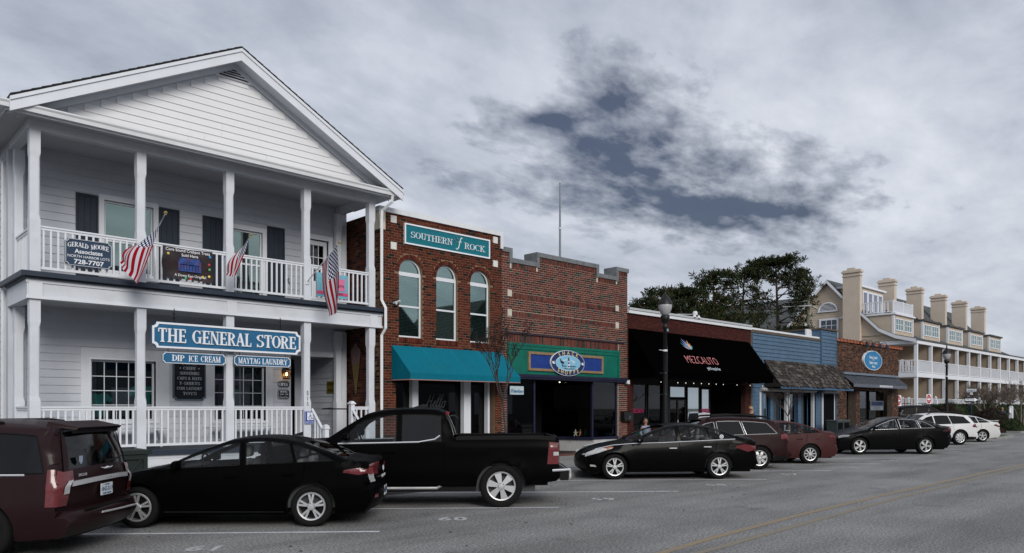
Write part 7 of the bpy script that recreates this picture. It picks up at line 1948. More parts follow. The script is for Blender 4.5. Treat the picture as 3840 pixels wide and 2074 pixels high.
MB().tube([(-2.60 - .03 * (1 - (y_ / .7) ** 2), y_, .50 + .02 * (y_ / .7)) for y_ in [-.75 + .15 * k for k in range(8)]], .014, 5).build('bumper_strip', CHROME, mv)
MB().box(-2.60, -2.48, -.6, .6, .578, .592).build('bumper_pad', TRIMB, mv)
MB().tube([(-2.54, .16, 1.09), (-2.545, .08, 1.075), (-2.545, 0, 1.08), (-2.545, -.08, 1.075), (-2.54, -.16, 1.09)], [.003, .010, .018, .010, .003], 5).build('badge', CHROME, mv)
MB().tube([(-2.50, -.05, 1.16), (-2.51, -.25, 1.17), (-2.50, -.50, 1.21)], [.02, .014, .006], 5).build('wiper', TRIMB, mv)
C['line']('tailgate_seam', [(-2.30, 1.60), (-2.40, 1.12), (-2.38, .62)], .006, SEAM)
st = MB(); st.prism([(-2.478, a, b) for a, b in ((.60, 1.27), (.52, 1.27), (.52, 1.20), (.56, 1.16), (.60, 1.20))], (-.004, 0, 0)); st.build('sticker', mat('sticker_blue', (.30, .36, .46), .5, .2, 30), mv)
for sg in (1, -1): MB().tube([(.6, sg * .70, 1.66), (.3, sg * .71, 1.705), (-1.4, sg * .71, 1.725), (-1.6, sg * .70, 1.70)], .016, 5).build('roof_rail', TRIMB, mv)
# ---- dark SUV waiting in the side street
DG = glass_mat('suv_glass', (.03, .035, .04), .05, .2)
S = wagon(paint('black_suv_paint', (.002, .002, .003), .1, .1), frame=False, wheel=(5, 'thin'), glass=DG, wglass={}, rglass=DG)
sv, C = make_car('parked_suv', 'black sport utility vehicle with roof bars in the side street', 'car', S, group='vehicles in the side street')
sv.scale = (1.05, 1.05, 1.27); sv.location = (60.0, 19.2, 0); sv.rotation_euler = (0, 0, R(-48))
for x_ in (-1.2, -.1): MB().tube([(x_, -.7, 1.70), (x_, .7, 1.70)], .02, 5).build('roof_bar', TRIMB, sv)
# ================================================================== HOTEL BEYOND THE SIDE STREET
HT = thing('hotel', 'long tan clapboard hotel with white galleries, dormers and six chimneys', 'building', (90, 26, 0))
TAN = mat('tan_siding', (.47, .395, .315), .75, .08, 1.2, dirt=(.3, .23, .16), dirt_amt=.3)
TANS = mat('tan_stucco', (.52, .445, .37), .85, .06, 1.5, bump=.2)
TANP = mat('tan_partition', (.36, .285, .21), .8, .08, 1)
GSH = mat('grey_green_shingle', (.075, .08, .082), .95, .45, 3.2, bump=.6, bscale=12, dirt=(.035, .04, .038), dirt_scale=4, dirt_amt=.8)
HW = mat('hotel_white', (.66, .68, .72), .6, .04, 1)
HX0, HX1 = 66.0, 128.0
prof = [(36.3, 5.2), (28.9, 12.94), (27.37, 11.24), (25.97, 9.86), (24.47, 8.36), (23.2, 7.72), (21.6, 7.30)]
def hz(y):
 for (a, za_), (b, zb_) in zip(prof, prof[1:]):
  if b <= y <= a: return zb_ + (za_ - zb_) * (y - b) / (a - b)
 return 0
# end wall polygon
mb = MB(); mb.prism([(HX0, 36.3, 0), (HX0, 24.5, 0), (HX0, 24.5, 7.3), (HX0, 21.8, 7.3)] + [(HX0, y, z - .02) for y, z in prof[::-1][1:]], (.25, 0, 0)); mb.build('end_wall', TAN, HT)
mb = MB(); mb.prism([(100.6, 36.3, 0), (100.6, 23.3, 0)] + [(100.6, y, z - .02) for y, z in prof[::-1][1:]], (.25, 0, 0)); mb.build('far_end_wall', TAN, HT); MB().box(100.9, HX1, 23.2, 36, 7.2, 7.5).build('low_roof', GSH, HT)
mb = MB(); z = .4
while z < 12.7:
 ylo = 24.5 if z < 7.32 else None; ys = []
 y = 21.8
 pts = [y_ / 20 for y_ in range(int(21.7 * 20), int(36.2 * 20)) if hz(y_ / 20) > z + .22 and (z > 7.32 or y_ / 20 > 24.5)]
 if pts:
  a, b = pts[0], pts[-1]
  mb.add([(HX0 - .03, a, z), (HX0, a, z), (HX0, b, z), (HX0 - .03, b, z), (HX0 - .006, a, z + .2), (HX0 - .001, a, z + .2), (HX0 - .001, b, z + .2), (HX0 - .006, b, z + .2)], [(4, 5, 6, 7), (3, 0, 4, 7), (0, 3, 2, 1)])
 z += .2
mb.build('siding_boards', TAN, HT)['kind'] = 'stuff'
mb = MB()
for (a, za_), (b, zb_) in zip(prof, prof[1:]):
 E_ = HX1 if zb_ < 7.6 else 101.0
 mb.hexa([(HX0 - .35, a, za_), (E_, a, za_), (E_, b, zb_), (HX0 - .35, b, zb_), (HX0 - .35, a, za_ + .12), (E_, a, za_ + .12), (E_, b, zb_ + .12), (HX0 - .35, b, zb_ + .12)])
mb.build('roof', GSH, HT)
mb = MB()
for (a, za_), (b, zb_) in zip(prof, prof[1:]):
 mb.prism([(HX0 - .38, a, za_ + .10), (HX0 - .38, b, zb_ + .10), (HX0 - .38, b, zb_ - .18), (HX0 - .38, a, za_ - .18)], (.03, 0, 0))
mb.build('rake_board', HW, HT)
# galleries
FLR = 1.5
posts = [66.2 + 3.47 * k for k in range(17)]
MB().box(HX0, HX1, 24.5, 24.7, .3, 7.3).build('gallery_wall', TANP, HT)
MB().box(HX0, HX1, 21.7, 24.5, 4.36, 4.64).box(HX0, HX1, 21.7, 24.5, FLR - .3, FLR).build('gallery_floor', HW, HT)
MB().box(HX0 - .05, HX1, 21.64, 21.7, 4.34, 4.70).box(HX0 - .05, HX1, 21.64, 21.7, FLR - .35, FLR + .05).box(HX0 - .06, HX0, 21.7, 24.5, 4.34, 4.70).box(HX0 - .06, HX0, 21.7, 24.5, FLR - .35, FLR + .05).build('gallery_fascia', HW, HT)
MB().box(HX0 - .1, HX1, 21.62, 21.72, 7.05, 7.38).box(HX0 - .10, HX0 - .02, 21.72, 24.5, 7.05, 7.34).build('eave_board', HW, HT)
MB().box(HX0, HX1, 21.72, 24.5, 7.15, 7.2).build('gallery_ceiling', mat('gallery_ceiling_paint', (.5, .5, .52), .7), HT)
for p in posts:
 for a, b in ((FLR, 4.36), (4.64, 7.05)): part('post', p - .12, p + .12, 21.66, 21.9, a, b, HW, HT)
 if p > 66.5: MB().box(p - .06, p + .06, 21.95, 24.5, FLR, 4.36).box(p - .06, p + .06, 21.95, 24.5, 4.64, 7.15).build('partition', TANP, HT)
for z0_ in (FLR, 4.64):
 for i in range(len(posts) - 1):
  mb = MB(); a, b = posts[i] + .12, posts[i + 1] - .12
  mb.box(a, b, 21.70, 21.78, z0_ + 1.04, z0_ + 1.10).box(a, b, 21.72, 21.76, z0_ + .1, z0_ + .16)
  n = 22
  for k in range(n): c = a + (b - a) * (k + .5) / n; mb.box(c - .028, c + .028, 21.725, 21.755, z0_ + .16, z0_ + 1.04)
  o = mb.build('railing', HW, HT); o['kind'] = 'stuff'
 mb = MB(); mb.box(HX0 - .02, HX0 + .05, 21.9, 24.4, z0_ + 1.04, z0_ + 1.10).box(HX0, HX0 + .04, 21.9, 24.4, z0_ + .1, z0_ + .16)
 for k in range(11): c = 22.0 + .22 * k; mb.box(HX0 - .01, HX0 + .03, c, c + .09, z0_ + .16, z0_ + 1.04)
 o = mb.build('railing', HW, HT); o['kind'] = 'stuff'
# rocking chairs on the galleries
for i, (z0_, x_) in enumerate(((4.64, 66.9), (4.64, 68.3), (FLR, 66.9), (FLR, 68.4))):
 t = thing('rocking_chair', ['left white rocking chair on the upper gallery corner', 'right white rocking chair on the upper gallery corner', 'left white rocking chair on the lower gallery corner', 'right white rocking chair on the lower gallery corner'][i], 'chair', (x_, 22.8, z0_), 'rocking chairs on the hotel galleries')
 mb = MB(); mb.box(x_ - .28, x_ + .28, 22.55, 23.05, z0_ + .4, z0_ + .45); mb.build('seat', HW, t)
 mb = MB()
 for k in range(5): mb.box(x_ - .26 + .115 * k, x_ - .20 + .115 * k, 23.05, 23.09, z0_ + .45, z0_ + 1.15)
 mb.box(x_ - .28, x_ + .28, 23.04, 23.1, z0_ + 1.12, z0_ + 1.2); mb.build('backrest', HW, t)
 for sx_ in (-.25, .25): MB().tube([(x_ + sx_, 22.35, z0_ + .08), (x_ + sx_, 22.8, z0_ + .02), (x_ + sx_, 23.3, z0_ + .10)], .02, 4).box(x_ + sx_ - .02, x_ + sx_ + .02, 22.57, 22.61, z0_ + .03, z0_ + .68).box(x_ + sx_ - .02, x_ + sx_ + .02, 23.0, 23.04, z0_ + .03, z0_ + .45).box(x_ + sx_ - .04, x_ + sx_ + .04, 22.5, 23.05, z0_ + .66, z0_ + .69).build('rocker', HW, t)
# dormers
HG = glass_mat('hotel_pane', (.12, .18, .19), 1.0, .03, 1.5, .25, (.7, .95, .92))
for i in range(5):
 a = 65.9 + 6.85 * i; b = a + 4.5; yf, zt = 23.4, 9.55
 d_ = MB().box(a, b, yf, 27.6, 7.9, zt).build('dormer', TAN, HT)
 MB().box(a - .12, b + .12, yf - .18, 27.8, zt, zt + .14).build('dormer_roof', HW if i == 0 else GSH, d_)
 MB().box(a - .03, a + .14, yf - .03, yf - .002, 7.95, zt).box(b - .14, b + .03, yf - .03, yf - .002, 7.95, zt).box(a - .02, a + .0, yf + .0, yf + .15, 7.95, zt).build('dormer_trim', HW, d_)
 for c in (a + .35, a + 2.35):
  f = MB(); f.box(c, c + 1.75, yf - .05, yf - .004, 8.25, 8.33).box(c, c + 1.75, yf - .05, yf - .004, 9.2, 9.28)
  for k in range(4): f.box(c + .56 * k, c + .56 * k + .07, yf - .05, yf - .004, 8.33, 9.2)
  f.box(c, c + 1.75, yf - .04, yf - .006, 8.75, 8.79); w1 = f.build('window', HW, d_)
  for k in range(3): MB().box(c + .56 * k + .07, c + .56 * k + .56, yf - .012, yf - .005, 8.33, 9.2).build('pane', HG, d_)
 mb = MB(); yy = 27.5
 mb.hexa([(a - .3, yf - .2, 8.0), (a, yf - .2, 8.0), (a, yf, 8.0), (a - .3, yf, 8.0)] * 2) if False else None
# roof balcony on the first dormer, with glazed doors behind
mb = MB(); a, b = 65.9, 70.4; z0_ = 9.69
for x0_, x1_, y0_, y1_ in ((a, b, 23.42, 23.50), (a, a + .08, 23.5, 26.2)): mb.box(x0_, x1_, y0_, y1_, z0_ + .95, z0_ + 1.02).box(x0_, x1_, y0_, y1_, z0_ + .08, z0_ + .14)
for k in range(34): mb.box(a + .08 + .132 * k, a + .13 + .132 * k, 23.44, 23.48, z0_ + .14, z0_ + .95)
for k in range(9): mb.box(a + .02, a + .06, 23.8 + .28 * k, 23.92 + .28 * k, z0_ + .14, z0_ + .95)
for p in ((a, 23.42), (b - .1, 23.42), (a, 26.1), ((a + b) / 2, 23.42)): mb.box(p[0] - .02, p[0] + .12, p[1] - .02, p[1] + .1, z0_, z0_ + 1.08)
mb.build('roof_railing', HW, HT)['kind'] = 'stuff'
d_ = MB().box(66.3, 71.6, 26.3, 29.0, 9.6, 12.2).build('dormer', TAN, HT); MB().box(66.1, 71.8, 26.1, 29.2, 12.2, 12.36).build('dormer_roof', HW, d_)
for k in range(4):
 c = 66.9 + 1.12 * k; f = MB().box(c, c + 1.0, 26.24, 26.296, 9.8, 9.95).box(c, c + 1.0, 26.24, 26.296, 11.8, 11.95).box(c, c + .12, 26.24, 26.296, 9.95, 11.8).box(c + .88, c + 1.0, 26.24, 26.296, 9.95, 11.8).build('glazed_door', HW, d_); MB().box(c + .12, c + .88, 26.27, 26.29, 9.95, 11.8).build('pane', glass_mat('lilac_pane', (.3, .32, .4), 1, .03, 1.5, .3, (.85, .88, 1)), d_)
# chimneys
for i, px_ in enumerate((3202, 3330, 3433, 3522, 3600, 3670)):
 Xc = 65.75 if i == 0 else xa(px_, 26.5); zb_ = .2 if i == 0 else 8.5; hx = .22 if i == 0 else .28
 yc0, yc1 = (25.98, 27.42) if i == 0 else (25.85, 27.25)
 c_ = MB().box(Xc - hx, Xc + hx, yc0, yc1, zb_, 13.35).build('chimney', TANS, HT)
 MB().box(Xc - hx - .06, Xc + hx + .06, yc0 - .06, yc1 + .06, 13.05, 13.15).box(Xc - hx - .10, Xc + hx + .10, yc0 - .10, yc1 + .10, 13.35, 13.52).box(Xc - hx - .02, Xc + hx + .02, yc0 - .02, yc1 + .02, 13.52, 13.62).box(Xc - .2, Xc + .2, yc0 + .45, yc1 - .35, 13.62, 13.78).build('chimney_cap', TANS, c_)
 if i:
  fl = MB()
  for k in range(6): fl.box(Xc - hx - .12, Xc - hx, yc0 + .0 - .5 + .2 * k, yc0 + .2 * k - .3, 9.6 + .2 * k, 9.8 + .2 * k)
  fl.build('flashing', ROOFD, c_)
# vent and window on the end wall
ve = MB(); R_ = .80; ring = [(HX0 - .06, 28.9 + R_ * math.cos(math.pi * k / 14), 10.35 + .66 * math.sin(math.pi * k / 14)) for k in range(15)]
ve.prism(ring, (.04, 0, 0)); v = ve.build('vent', DARK, HT)
ve = MB(); ve.tube([(HX0 - .08, y, z) for _, y, z in ring], .07, 4); ve.box(HX0 - .14, HX0 - .02, 28.0, 29.8, 10.24, 10.34)
for k in range(5):
 hw_ = R_ * math.sqrt(max(0, 1 - ((.06 + .11 * k) / .66) ** 2)) - .05; ve.hexa([(HX0 - .10, 28.9 - hw_, 10.38 + .11 * k), (HX0 - .05, 28.9 - hw_, 10.42 + .11 * k), (HX0 - .05, 28.9 + hw_, 10.42 + .11 * k), (HX0 - .10, 28.9 + hw_, 10.38 + .11 * k), (HX0 - .10, 28.9 - hw_, 10.40 + .11 * k), (HX0 - .05, 28.9 - hw_, 10.44 + .11 * k), (HX0 - .05, 28.9 + hw_, 10.44 + .11 * k), (HX0 - .10, 28.9 + hw_, 10.40 + .11 * k)])
ve.build('vent_louvres', HW, v)
y0_, y1_, z0_, z1_ = 28.1, 29.5, 7.6, 9.5
f = MB()
for a, b, c, d in ((y0_ - .16, y0_, z0_ - .16, z1_ + .16), (y1_, y1_ + .16, z0_ - .16, z1_ + .16), (y0_, y1_, z1_, z1_ + .16), (y0_, y1_, z0_ - .16, z0_)): f.box(HX0 - .10, HX0 - .031, a, b, c, d)
f.box(HX0 - .09, HX0 - .031, y0_, y1_, 8.5, 8.58)
for k in (1, 2): f.box(HX0 - .08, HX0 - .04, y0_ + (y1_ - y0_) * k / 3 - .02, y0_ + (y1_ - y0_) * k / 3 + .02, 8.58, z1_)
f.box(HX0 - .079, HX0 - .041, y0_, y1_, 9.02, 9.06); w1 = f.build('window', HW, HT); MB().box(HX0 - .06, HX0 - .045, y0_, y1_, z0_, z1_).build('pane', mat('dark_pane', (.03, .045, .07), .15, .1, spec=.6), w1)
for dy in (-.08, .08): MB().lathe([(0, -.06), (.05, 0), (0, .06)], (HX0 - .07, 28.6 + dy, 8.15), 8).build('lamp', mat('lit_bulb', (1, .8, .5)), w1)
# rear wing: roof plane towards the camera
W2 = thing('hotel_wing', 'grey shingled rear wing of the tan hotel seen behind the pines', 'building', (72, 45, 0))
MB().hexa([(66.2, 33, 7.2), (75, 33, 12.9), (75, 64, 12.9), (66.2, 64, 7.2), (66.2, 33, 7.4), (75, 33, 13.1), (75, 64, 13.1), (66.2, 64, 7.4)]).build('roof', GSH, W2)
MB().box(67, 84, 33.5, 64, 0, 7.3).build('wall', TAN, W2)
MB().box(66.1, 66.25, 36.4, 64, 7.0, 7.3).build('fascia', HW, W2)
mb = MB(); z = .4
while z < 7.1: mb.box(66.97, 67, 33.5, 64, z, z + .01); z += .2
mb.build('siding_boards', mat('siding_line', (.25, .19, .13), .8), W2)['kind'] = 'stuff'
# ================================================================== TREES
NEED = [mat('pine_needles', (.015, .026, .010), .9, .5, 1.2, spec=.1), mat('pine_needles_olive', (.036, .042, .014), .9, .5, 1.5, spec=.1), mat('pine_needles_brown', (.060, .038, .018), .9, .4, 2, spec=.1)]
BARK = mat('pine_bark', (.060, .046, .038), .95, .4, 4, bump=.8, stretch=(1, 1, .3))
BARKG = mat('grey_bark', (.055, .046, .040), .9, .35, 9, bump=.4)
TWIG = mat('twig_brown', (.040, .026, .020), .9, .35, 5)
def clump(mb, c, r_, n, rr, thin=.028):
 for _ in range(n):
  d = Vector((rr.gauss(0, 1), rr.gauss(0, 1), rr.gauss(.25, .8))).normalized()
  s = c + d * r_ * rr.uniform(0, .35); e = c + d * r_ * rr.uniform(.75, 1.15)
  u = d.cross(Vector((rr.random(), rr.random(), rr.random())) - Vector((.5, .5, .5))).normalized() * thin * r_ * 3.2
  mi = 0 if rr.random() < .62 else (1 if rr.random() < .75 else 2)
  mb.add([tuple(s - u * .6), tuple(s + u * .6), tuple(e + u), tuple(e - u)], [(0, 1, 2, 3)], mi)
def pine(x, y, h, crown_r, z_lo, label, seed, dens=1.0, lean=(0, 0), flat=.55, trunk=.22, shell=.45):
 rr = random.Random(seed); t = thing('pine_tree', label, 'tree', (x, y, 0), 'pine trees behind the shops')
 tr = MB(); pts = []; ph = rr.uniform(0, 6)
 for k in range(9):
  f = k / 8; pts.append(Vector((x + lean[0] * f + .12 * math.sin(3 * f + ph), y + lean[1] * f + .1 * math.cos(4 * f + ph), h * .96 * f)))
 tr.tube(pts, [trunk * (1 - .85 * k / 8) + .01 for k in range(9)], 8)
 cr = MB()
 nb = int(26 * dens)
 for b in range(nb):
  f = rr.random() ** .8; z = z_lo + (h - z_lo) * f
  f2 = z / (h * .96) * 8; i = min(7, int(f2)); base = pts[i].lerp(pts[i + 1], min(1, f2 - i))
  a = rr.uniform(0, 2 * math.pi)
  prof_r = crown_r * max(.22, math.sin(math.pi * min(1, (f * .80 + .16))) ** .7) * rr.uniform(.72, 1.08)
  rise = prof_r * rr.uniform(.15, .65) * (1 if f < .8 else 1.2)
  tip = base + Vector((math.cos(a) * prof_r, math.sin(a) * prof_r, rise)); tip.z = min(tip.z, h * 1.0)
  mid = base.lerp(tip, .5) + Vector((rr.uniform(-.15, .15), rr.uniform(-.15, .15), -.18 * prof_r * .4))
  tr.tube([base, mid, tip], [.055 * (1.2 - f) + .018, .03, .012], 5)
  ns = int((5 + prof_r * 3.2) * dens)
  for s in range(ns):
   g = rr.uniform(shell, 1.03); p = (base.lerp(mid, g * 2) if g < .5 else mid.lerp(tip, g * 2 - 1)); off = Vector((rr.gauss(0, 1), rr.gauss(0, 1), rr.gauss(0, flat))) * (.34 + .16 * prof_r * g * .5)
   q = p + off
   if q.z > h - .3: q.z = h - .3 - rr.random() * .3
   if rr.random() < .5: tr.tube([p, q], [.012, .006], 3, cap=False)
   clump(cr, q, rr.uniform(.22, .40), int(20 * (1 if dens >= 1 else .8)), rr)
 tr.build('trunk', BARK, t, smooth=True); cr.build('crown', NEED, t)
 return t
py_ = 28.0
def pz(px, y, Y=28.0): return za(px, y, Y)
pine(xa(2915, 28), 28, pz(2925, 965), 3.0, 8.2, 'tallest pine with a broad rounded crown and bare inner limbs, left of the tan gable', 3, 1.35, flat=.42, trunk=.26, shell=.66)
pine(xa(2790, 29.5), 29.5, pz(2790, 1000, 29.5), 1.6, 8.2, 'pine with a flat dark top touching the left side of the tallest pine', 5, .7)
pine(xa(2680, 28), 28, pz(2690, 1010), 2.0, 5.8, 'dense dark pine, second tallest group, above the black awning logo', 8, 1.15)
pine(xa(2570, 27.5), 27.5, pz(2570, 1072, 27.5), 1.7, 5.2, 'medium pine above the black awning, right of the street lamp', 13, 1.1)
pine(xa(2490, 29), 29, pz(2490, 1070, 29), 1.5, 6.0, 'olive pine directly behind the near street lamp top', 17, .9)
pine(xa(2420, 28), 28, pz(2420, 1105), 1.25, 5.6, 'small round olive pine left of the near street lamp', 19, .9)
pine(xa(2372, 29), 29, pz(2372, 1130, 29), .8, 5.6, 'smallest pine tuft beside the corner of the stepped parapet', 23, .6)
pine(xa(2740, 26), 26, pz(2740, 1165, 26), 1.8, 4.5, 'low dark pine in front of the grey shingled wing', 29, .8)
pine(xa(2840, 26.5), 26.5, pz(2840, 1160, 26.5), 1.1, 4.5, 'low pine below the left limbs of the tallest pine', 31, .6)
pine(xa(2980, 24), 24, pz(2980, 1215, 24), 1.0, 4.2, 'young pine top showing above the blue shop coping', 37, 1.0)
pine(xa(2640, 26), 26, pz(2640, 1150, 26), 1.6, 4.5, 'low dark pine above the white coping of the black awning restaurant', 41, 1.1)
def branchy(x, y, h, spread, label, seed, forks=5, depth=4, thick=.05, first=.35, pods=False, cat='tree', z0=.13, group=None, tw=.004):
 rr = random.Random(seed); t = thing('bare_tree', label, cat, (x, y, z0), group)
 tk_, tw_ = MB(), MB(); pd = MB()
 def grow(p, d, ln, r_, lv):
  q = p; dd = d.copy(); pts = [p]; n = 3
  for k in range(n):
   dd = (dd + Vector((rr.gauss(0, .09), rr.gauss(0, .09), .05))).normalized(); q = q + dd * ln / n; pts.append(q)
  (tk_ if lv < 2 else tw_).tube(pts, [r_ * (1 - .4 * k / n) for k in range(n + 1)], 6 if lv < 2 else 3, cap=False)
  if lv >= depth:
   if pods and rr.random() < .5:
    for _ in range(4):
     c = q + Vector((rr.gauss(0, .035), rr.gauss(0, .035), rr.gauss(0, .03))); pd.lathe([(0, -.014), (.013, 0), (0, .014)], tuple(c), 4)
   return
  for k in range(rr.choice((2, 3, 3) if lv else (forks,))):
   a = rr.uniform(0, 2 * math.pi) if lv else 2 * math.pi * k / forks + rr.uniform(-.4, .4)
   sp_ = spread * rr.uniform(.6, 1.2); nd = (dd + Vector((math.cos(a), math.sin(a), 0)) * sp_ + Vector((0, 0, .12))).normalized()
   f = rr.uniform(.55, 1) if lv else 1
   grow(pts[-1] if lv == 0 or rr.random() < .6 else pts[-2], nd, ln * f * (.44 if lv == 0 else .80), max(tw, r_ * .6), lv + 1)
 L0 = h * first
 grow(Vector((x, y, z0)), Vector((rr.uniform(-.05, .05), 0, 1)), L0, thick, 0)
 tk_.build('trunk', BARKG, t, smooth=True); tw_.build('twigs', TWIG, t)
 if pods: pd.build('seed_pods', mat('pod_black', (.015, .010, .010), .9), t)
 return t
branchy(xa(1912, 14.6), 14.6, 3.9, .42, 'slim bare street tree with dark seed pods in front of the teal awning', 61, forks=5, depth=6, thick=.036, first=.50, pods=True, tw=.0035)
branchy(xa(2978, 15.2), 15.2, 3.3, .85, 'small bare street tree in front of the wood-shingled porch roof', 63, forks=5, depth=6, thick=.034, first=.42, tw=.0035)
def crape(x, y, h, label, seed):
 rr = random.Random(seed); t = thing('bare_tree', label, 'tree', (x, y, .1), 'bare trees by the hotel')
 tk_, tw_ = MB(), MB()
 for k in range(6):
  a = 2 * math.pi * k / 6 + rr.uniform(-.3, .3); o = Vector((math.cos(a), math.sin(a), 0))
  p0 = Vector((x, y, .1)) + o * .12; p1 = p0 + o * .4 + Vector((0, 0, 1.5)); p2 = p1 + o * .8 + Vector((0, 0, 1.2)); tk_.tube([p0, p0.lerp(p1, .5) + o * -.05, p1, p2], [.075, .065, .055, .04], 6)
  for j in range(7):
   q0 = p1.lerp(p2, rr.uniform(.2, 1)); d = (o * rr.uniform(-.5, 1.3) + Vector((rr.gauss(0, .6), rr.gauss(0, .6), rr.uniform(.5, 1.2)))).normalized(); q1 = q0 + d * rr.uniform(.6, 1.2)
   tk_.tube([q0, q0.lerp(q1, .5) + Vector((0, 0, .05)), q1], [.03, .022, .014], 4)
   for m_ in range(11):
    s0 = q0.lerp(q1, rr.uniform(.35, 1)); d2 = (d * .6 + Vector((rr.gauss(0, .7), rr.gauss(0, .7), rr.gauss(.35, .5)))).normalized(); s1 = s0 + d2 * rr.uniform(.35, .8); tw_.tube([s0, s1], [.016, .010], 3, cap=False)
    for n_ in range(3):
     s2 = s0.lerp(s1, rr.uniform(.4, 1)); d3 = (d2 + Vector((rr.gauss(0, .7), rr.gauss(0, .7), rr.gauss(.2, .5)))).normalized(); tw_.tube([s2, s2 + d3 * rr.uniform(.15, .4)], [.012, .008], 3, cap=False)
 tk_.build('trunk', mat('pale_bark', (.20, .17, .145), .9, .3, 6), t, smooth=True); tw_.build('twigs', mat('crape_twig', (.13, .10, .085), .9, .3, 5), t); return t
crape(xa(3700, 18.6), 18.6, 4.8, 'bare multi-stemmed tree with a dense twig crown, left one before the hotel', 71)
crape(xa(3828, 17.8), 17.8, 4.8, 'bare multi-stemmed tree with a dense twig crown, at the right edge', 72)
crape(xa(3790, 24.0) + 12, 19.5, 4.8, 'bare multi-stemmed tree farther along between the two nearer ones', 74)
def leafball(name, cx, cy, rx, ry, h, z0, mats, wts, n, seed, label, cat, group=None, size=.09, box=False, kind=None):
 rr = random.Random(seed); mb = MB()
 core = MB()
 for i in range(n):
  if box:
   x_, y_ = cx + rx * rr.uniform(-1, 1), cy + ry * rr.uniform(-1, 1); z_ = z0 + h * rr.random()
   s = rr.random()
   if s < .55: z_ = z0 + h * (1 + rr.gauss(0, .025))
   else: y_ = cy - ry * (1 + rr.gauss(0, .05))
   p = Vector((x_, y_, z_)); nrm_ = Vector((0, -1, 1))
  else:
   d = Vector((rr.gauss(0, 1), rr.gauss(0, 1), abs(rr.gauss(0, 1)))).normalized(); k = 1 + .10 * noise.noise(d * 2.6 + Vector((seed, 0, 0))) * 2 + rr.gauss(0, .035)
   p = Vector((cx + d.x * rx * k, cy + d.y * ry * k, z0 + (d.z ** .8) * h * k)); nrm_ = d
  a = (nrm_ + Vector((rr.gauss(0, .8), rr.gauss(0, .8), rr.gauss(0, .8)))).normalized(); u = a.cross(Vector((rr.random(), rr.random(), rr.random() + .1))).normalized(); v = a.cross(u)
  s = size * rr.uniform(.6, 1.3)
  mb.add([tuple(p - u * s), tuple(p - v * s * .6), tuple(p + u * s), tuple(p + v * s * .6)], [(0, 1, 2, 3)], rr.choices(range(len(mats)), wts)[0])
 t = thing(name, label, cat, (cx, cy, z0), group) if not kind else None
 if kind: o = mb.build(name, mats); o['kind'] = kind; return o
 mb.build('foliage', mats, t)
 vs = []; ns, nr = 16, 7
 if box: core.box(cx - rx * .97, cx + rx * .97, cy - ry * .92, cy + ry * .92, z0, z0 + h * .96)
 else: core.lathe([(1.0 * math.cos(math.pi / 2 * k / nr), math.sin(math.pi / 2 * k / nr)) for k in range(nr + 1)], (0, 0, 0), ns); core.v = [(cx + a * rx * .93, cy + b * ry * .93, z0 + c * h * .92) for a, b, c in core.v]
 core.build('stems', mats[0], t); return t
HG1 = mat('hedge_green', (.020, .035, .012), .9, .4, 2); HG2 = mat('hedge_light', (.045, .070, .020), .9, .4, 2); RB1 = mat('dark_red_leaf', (.038, .015, .012), .9, .4, 3); RB2 = mat('brown_leaf', (.050, .026, .017), .9, .4, 3); DK1 = mat('dark_stem', (.014, .013, .009), .9, .3, 3)
leafball('bush', xa(3555, 19.2), 19.2, 1.05, 1.05, 1.95, .1, [DK1, RB1, RB2, HG1], (3, 3, 1.5, 2), 7000, 81, 'round red-brown bush behind the roof of the white wagon', 'bush', size=.05)
leafball('bush', xa(3712, 16.9), 16.9, 1.45, 1.3, 1.62, .1, [DK1, RB1, RB2, HG1], (5, 2.4, 1.2, 1), 9000, 82, 'wide dark red-brown bush behind the white sedan', 'bush', size=.05)
leafball('bush', xa(3797, 15.0), 15.0, .80, .7, .85, .12, [HG1, HG2, RB1], (5, 2, 1), 2200, 83, 'low clipped green bush by the kerb at the right', 'bush', size=.06)
leafball('bush', xa(3745, 14.6), 14.6, .55, .4, .35, .12, [DK1, RB1, RB2], (3, 3, 2), 700, 84, 'low brown ground plant beside the corner kerb', 'bush', size=.06)
leafball('hedge', 92, 20.6, 26, .7, 1.95, .1, [HG1, HG2, DK1], (5, 2, 2), 22000, 85, 'long clipped green hedge along the front of the hotel', 'hedge', size=.07, box=True)
leafball('bush', 78.2, 19.6, 1.6, 1.1, 2.15, .1, [HG1, HG2, DK1], (5, 3, 2), 3000, 86, 'rounded green shrub rising above the hedge behind the bare tree', 'bush')
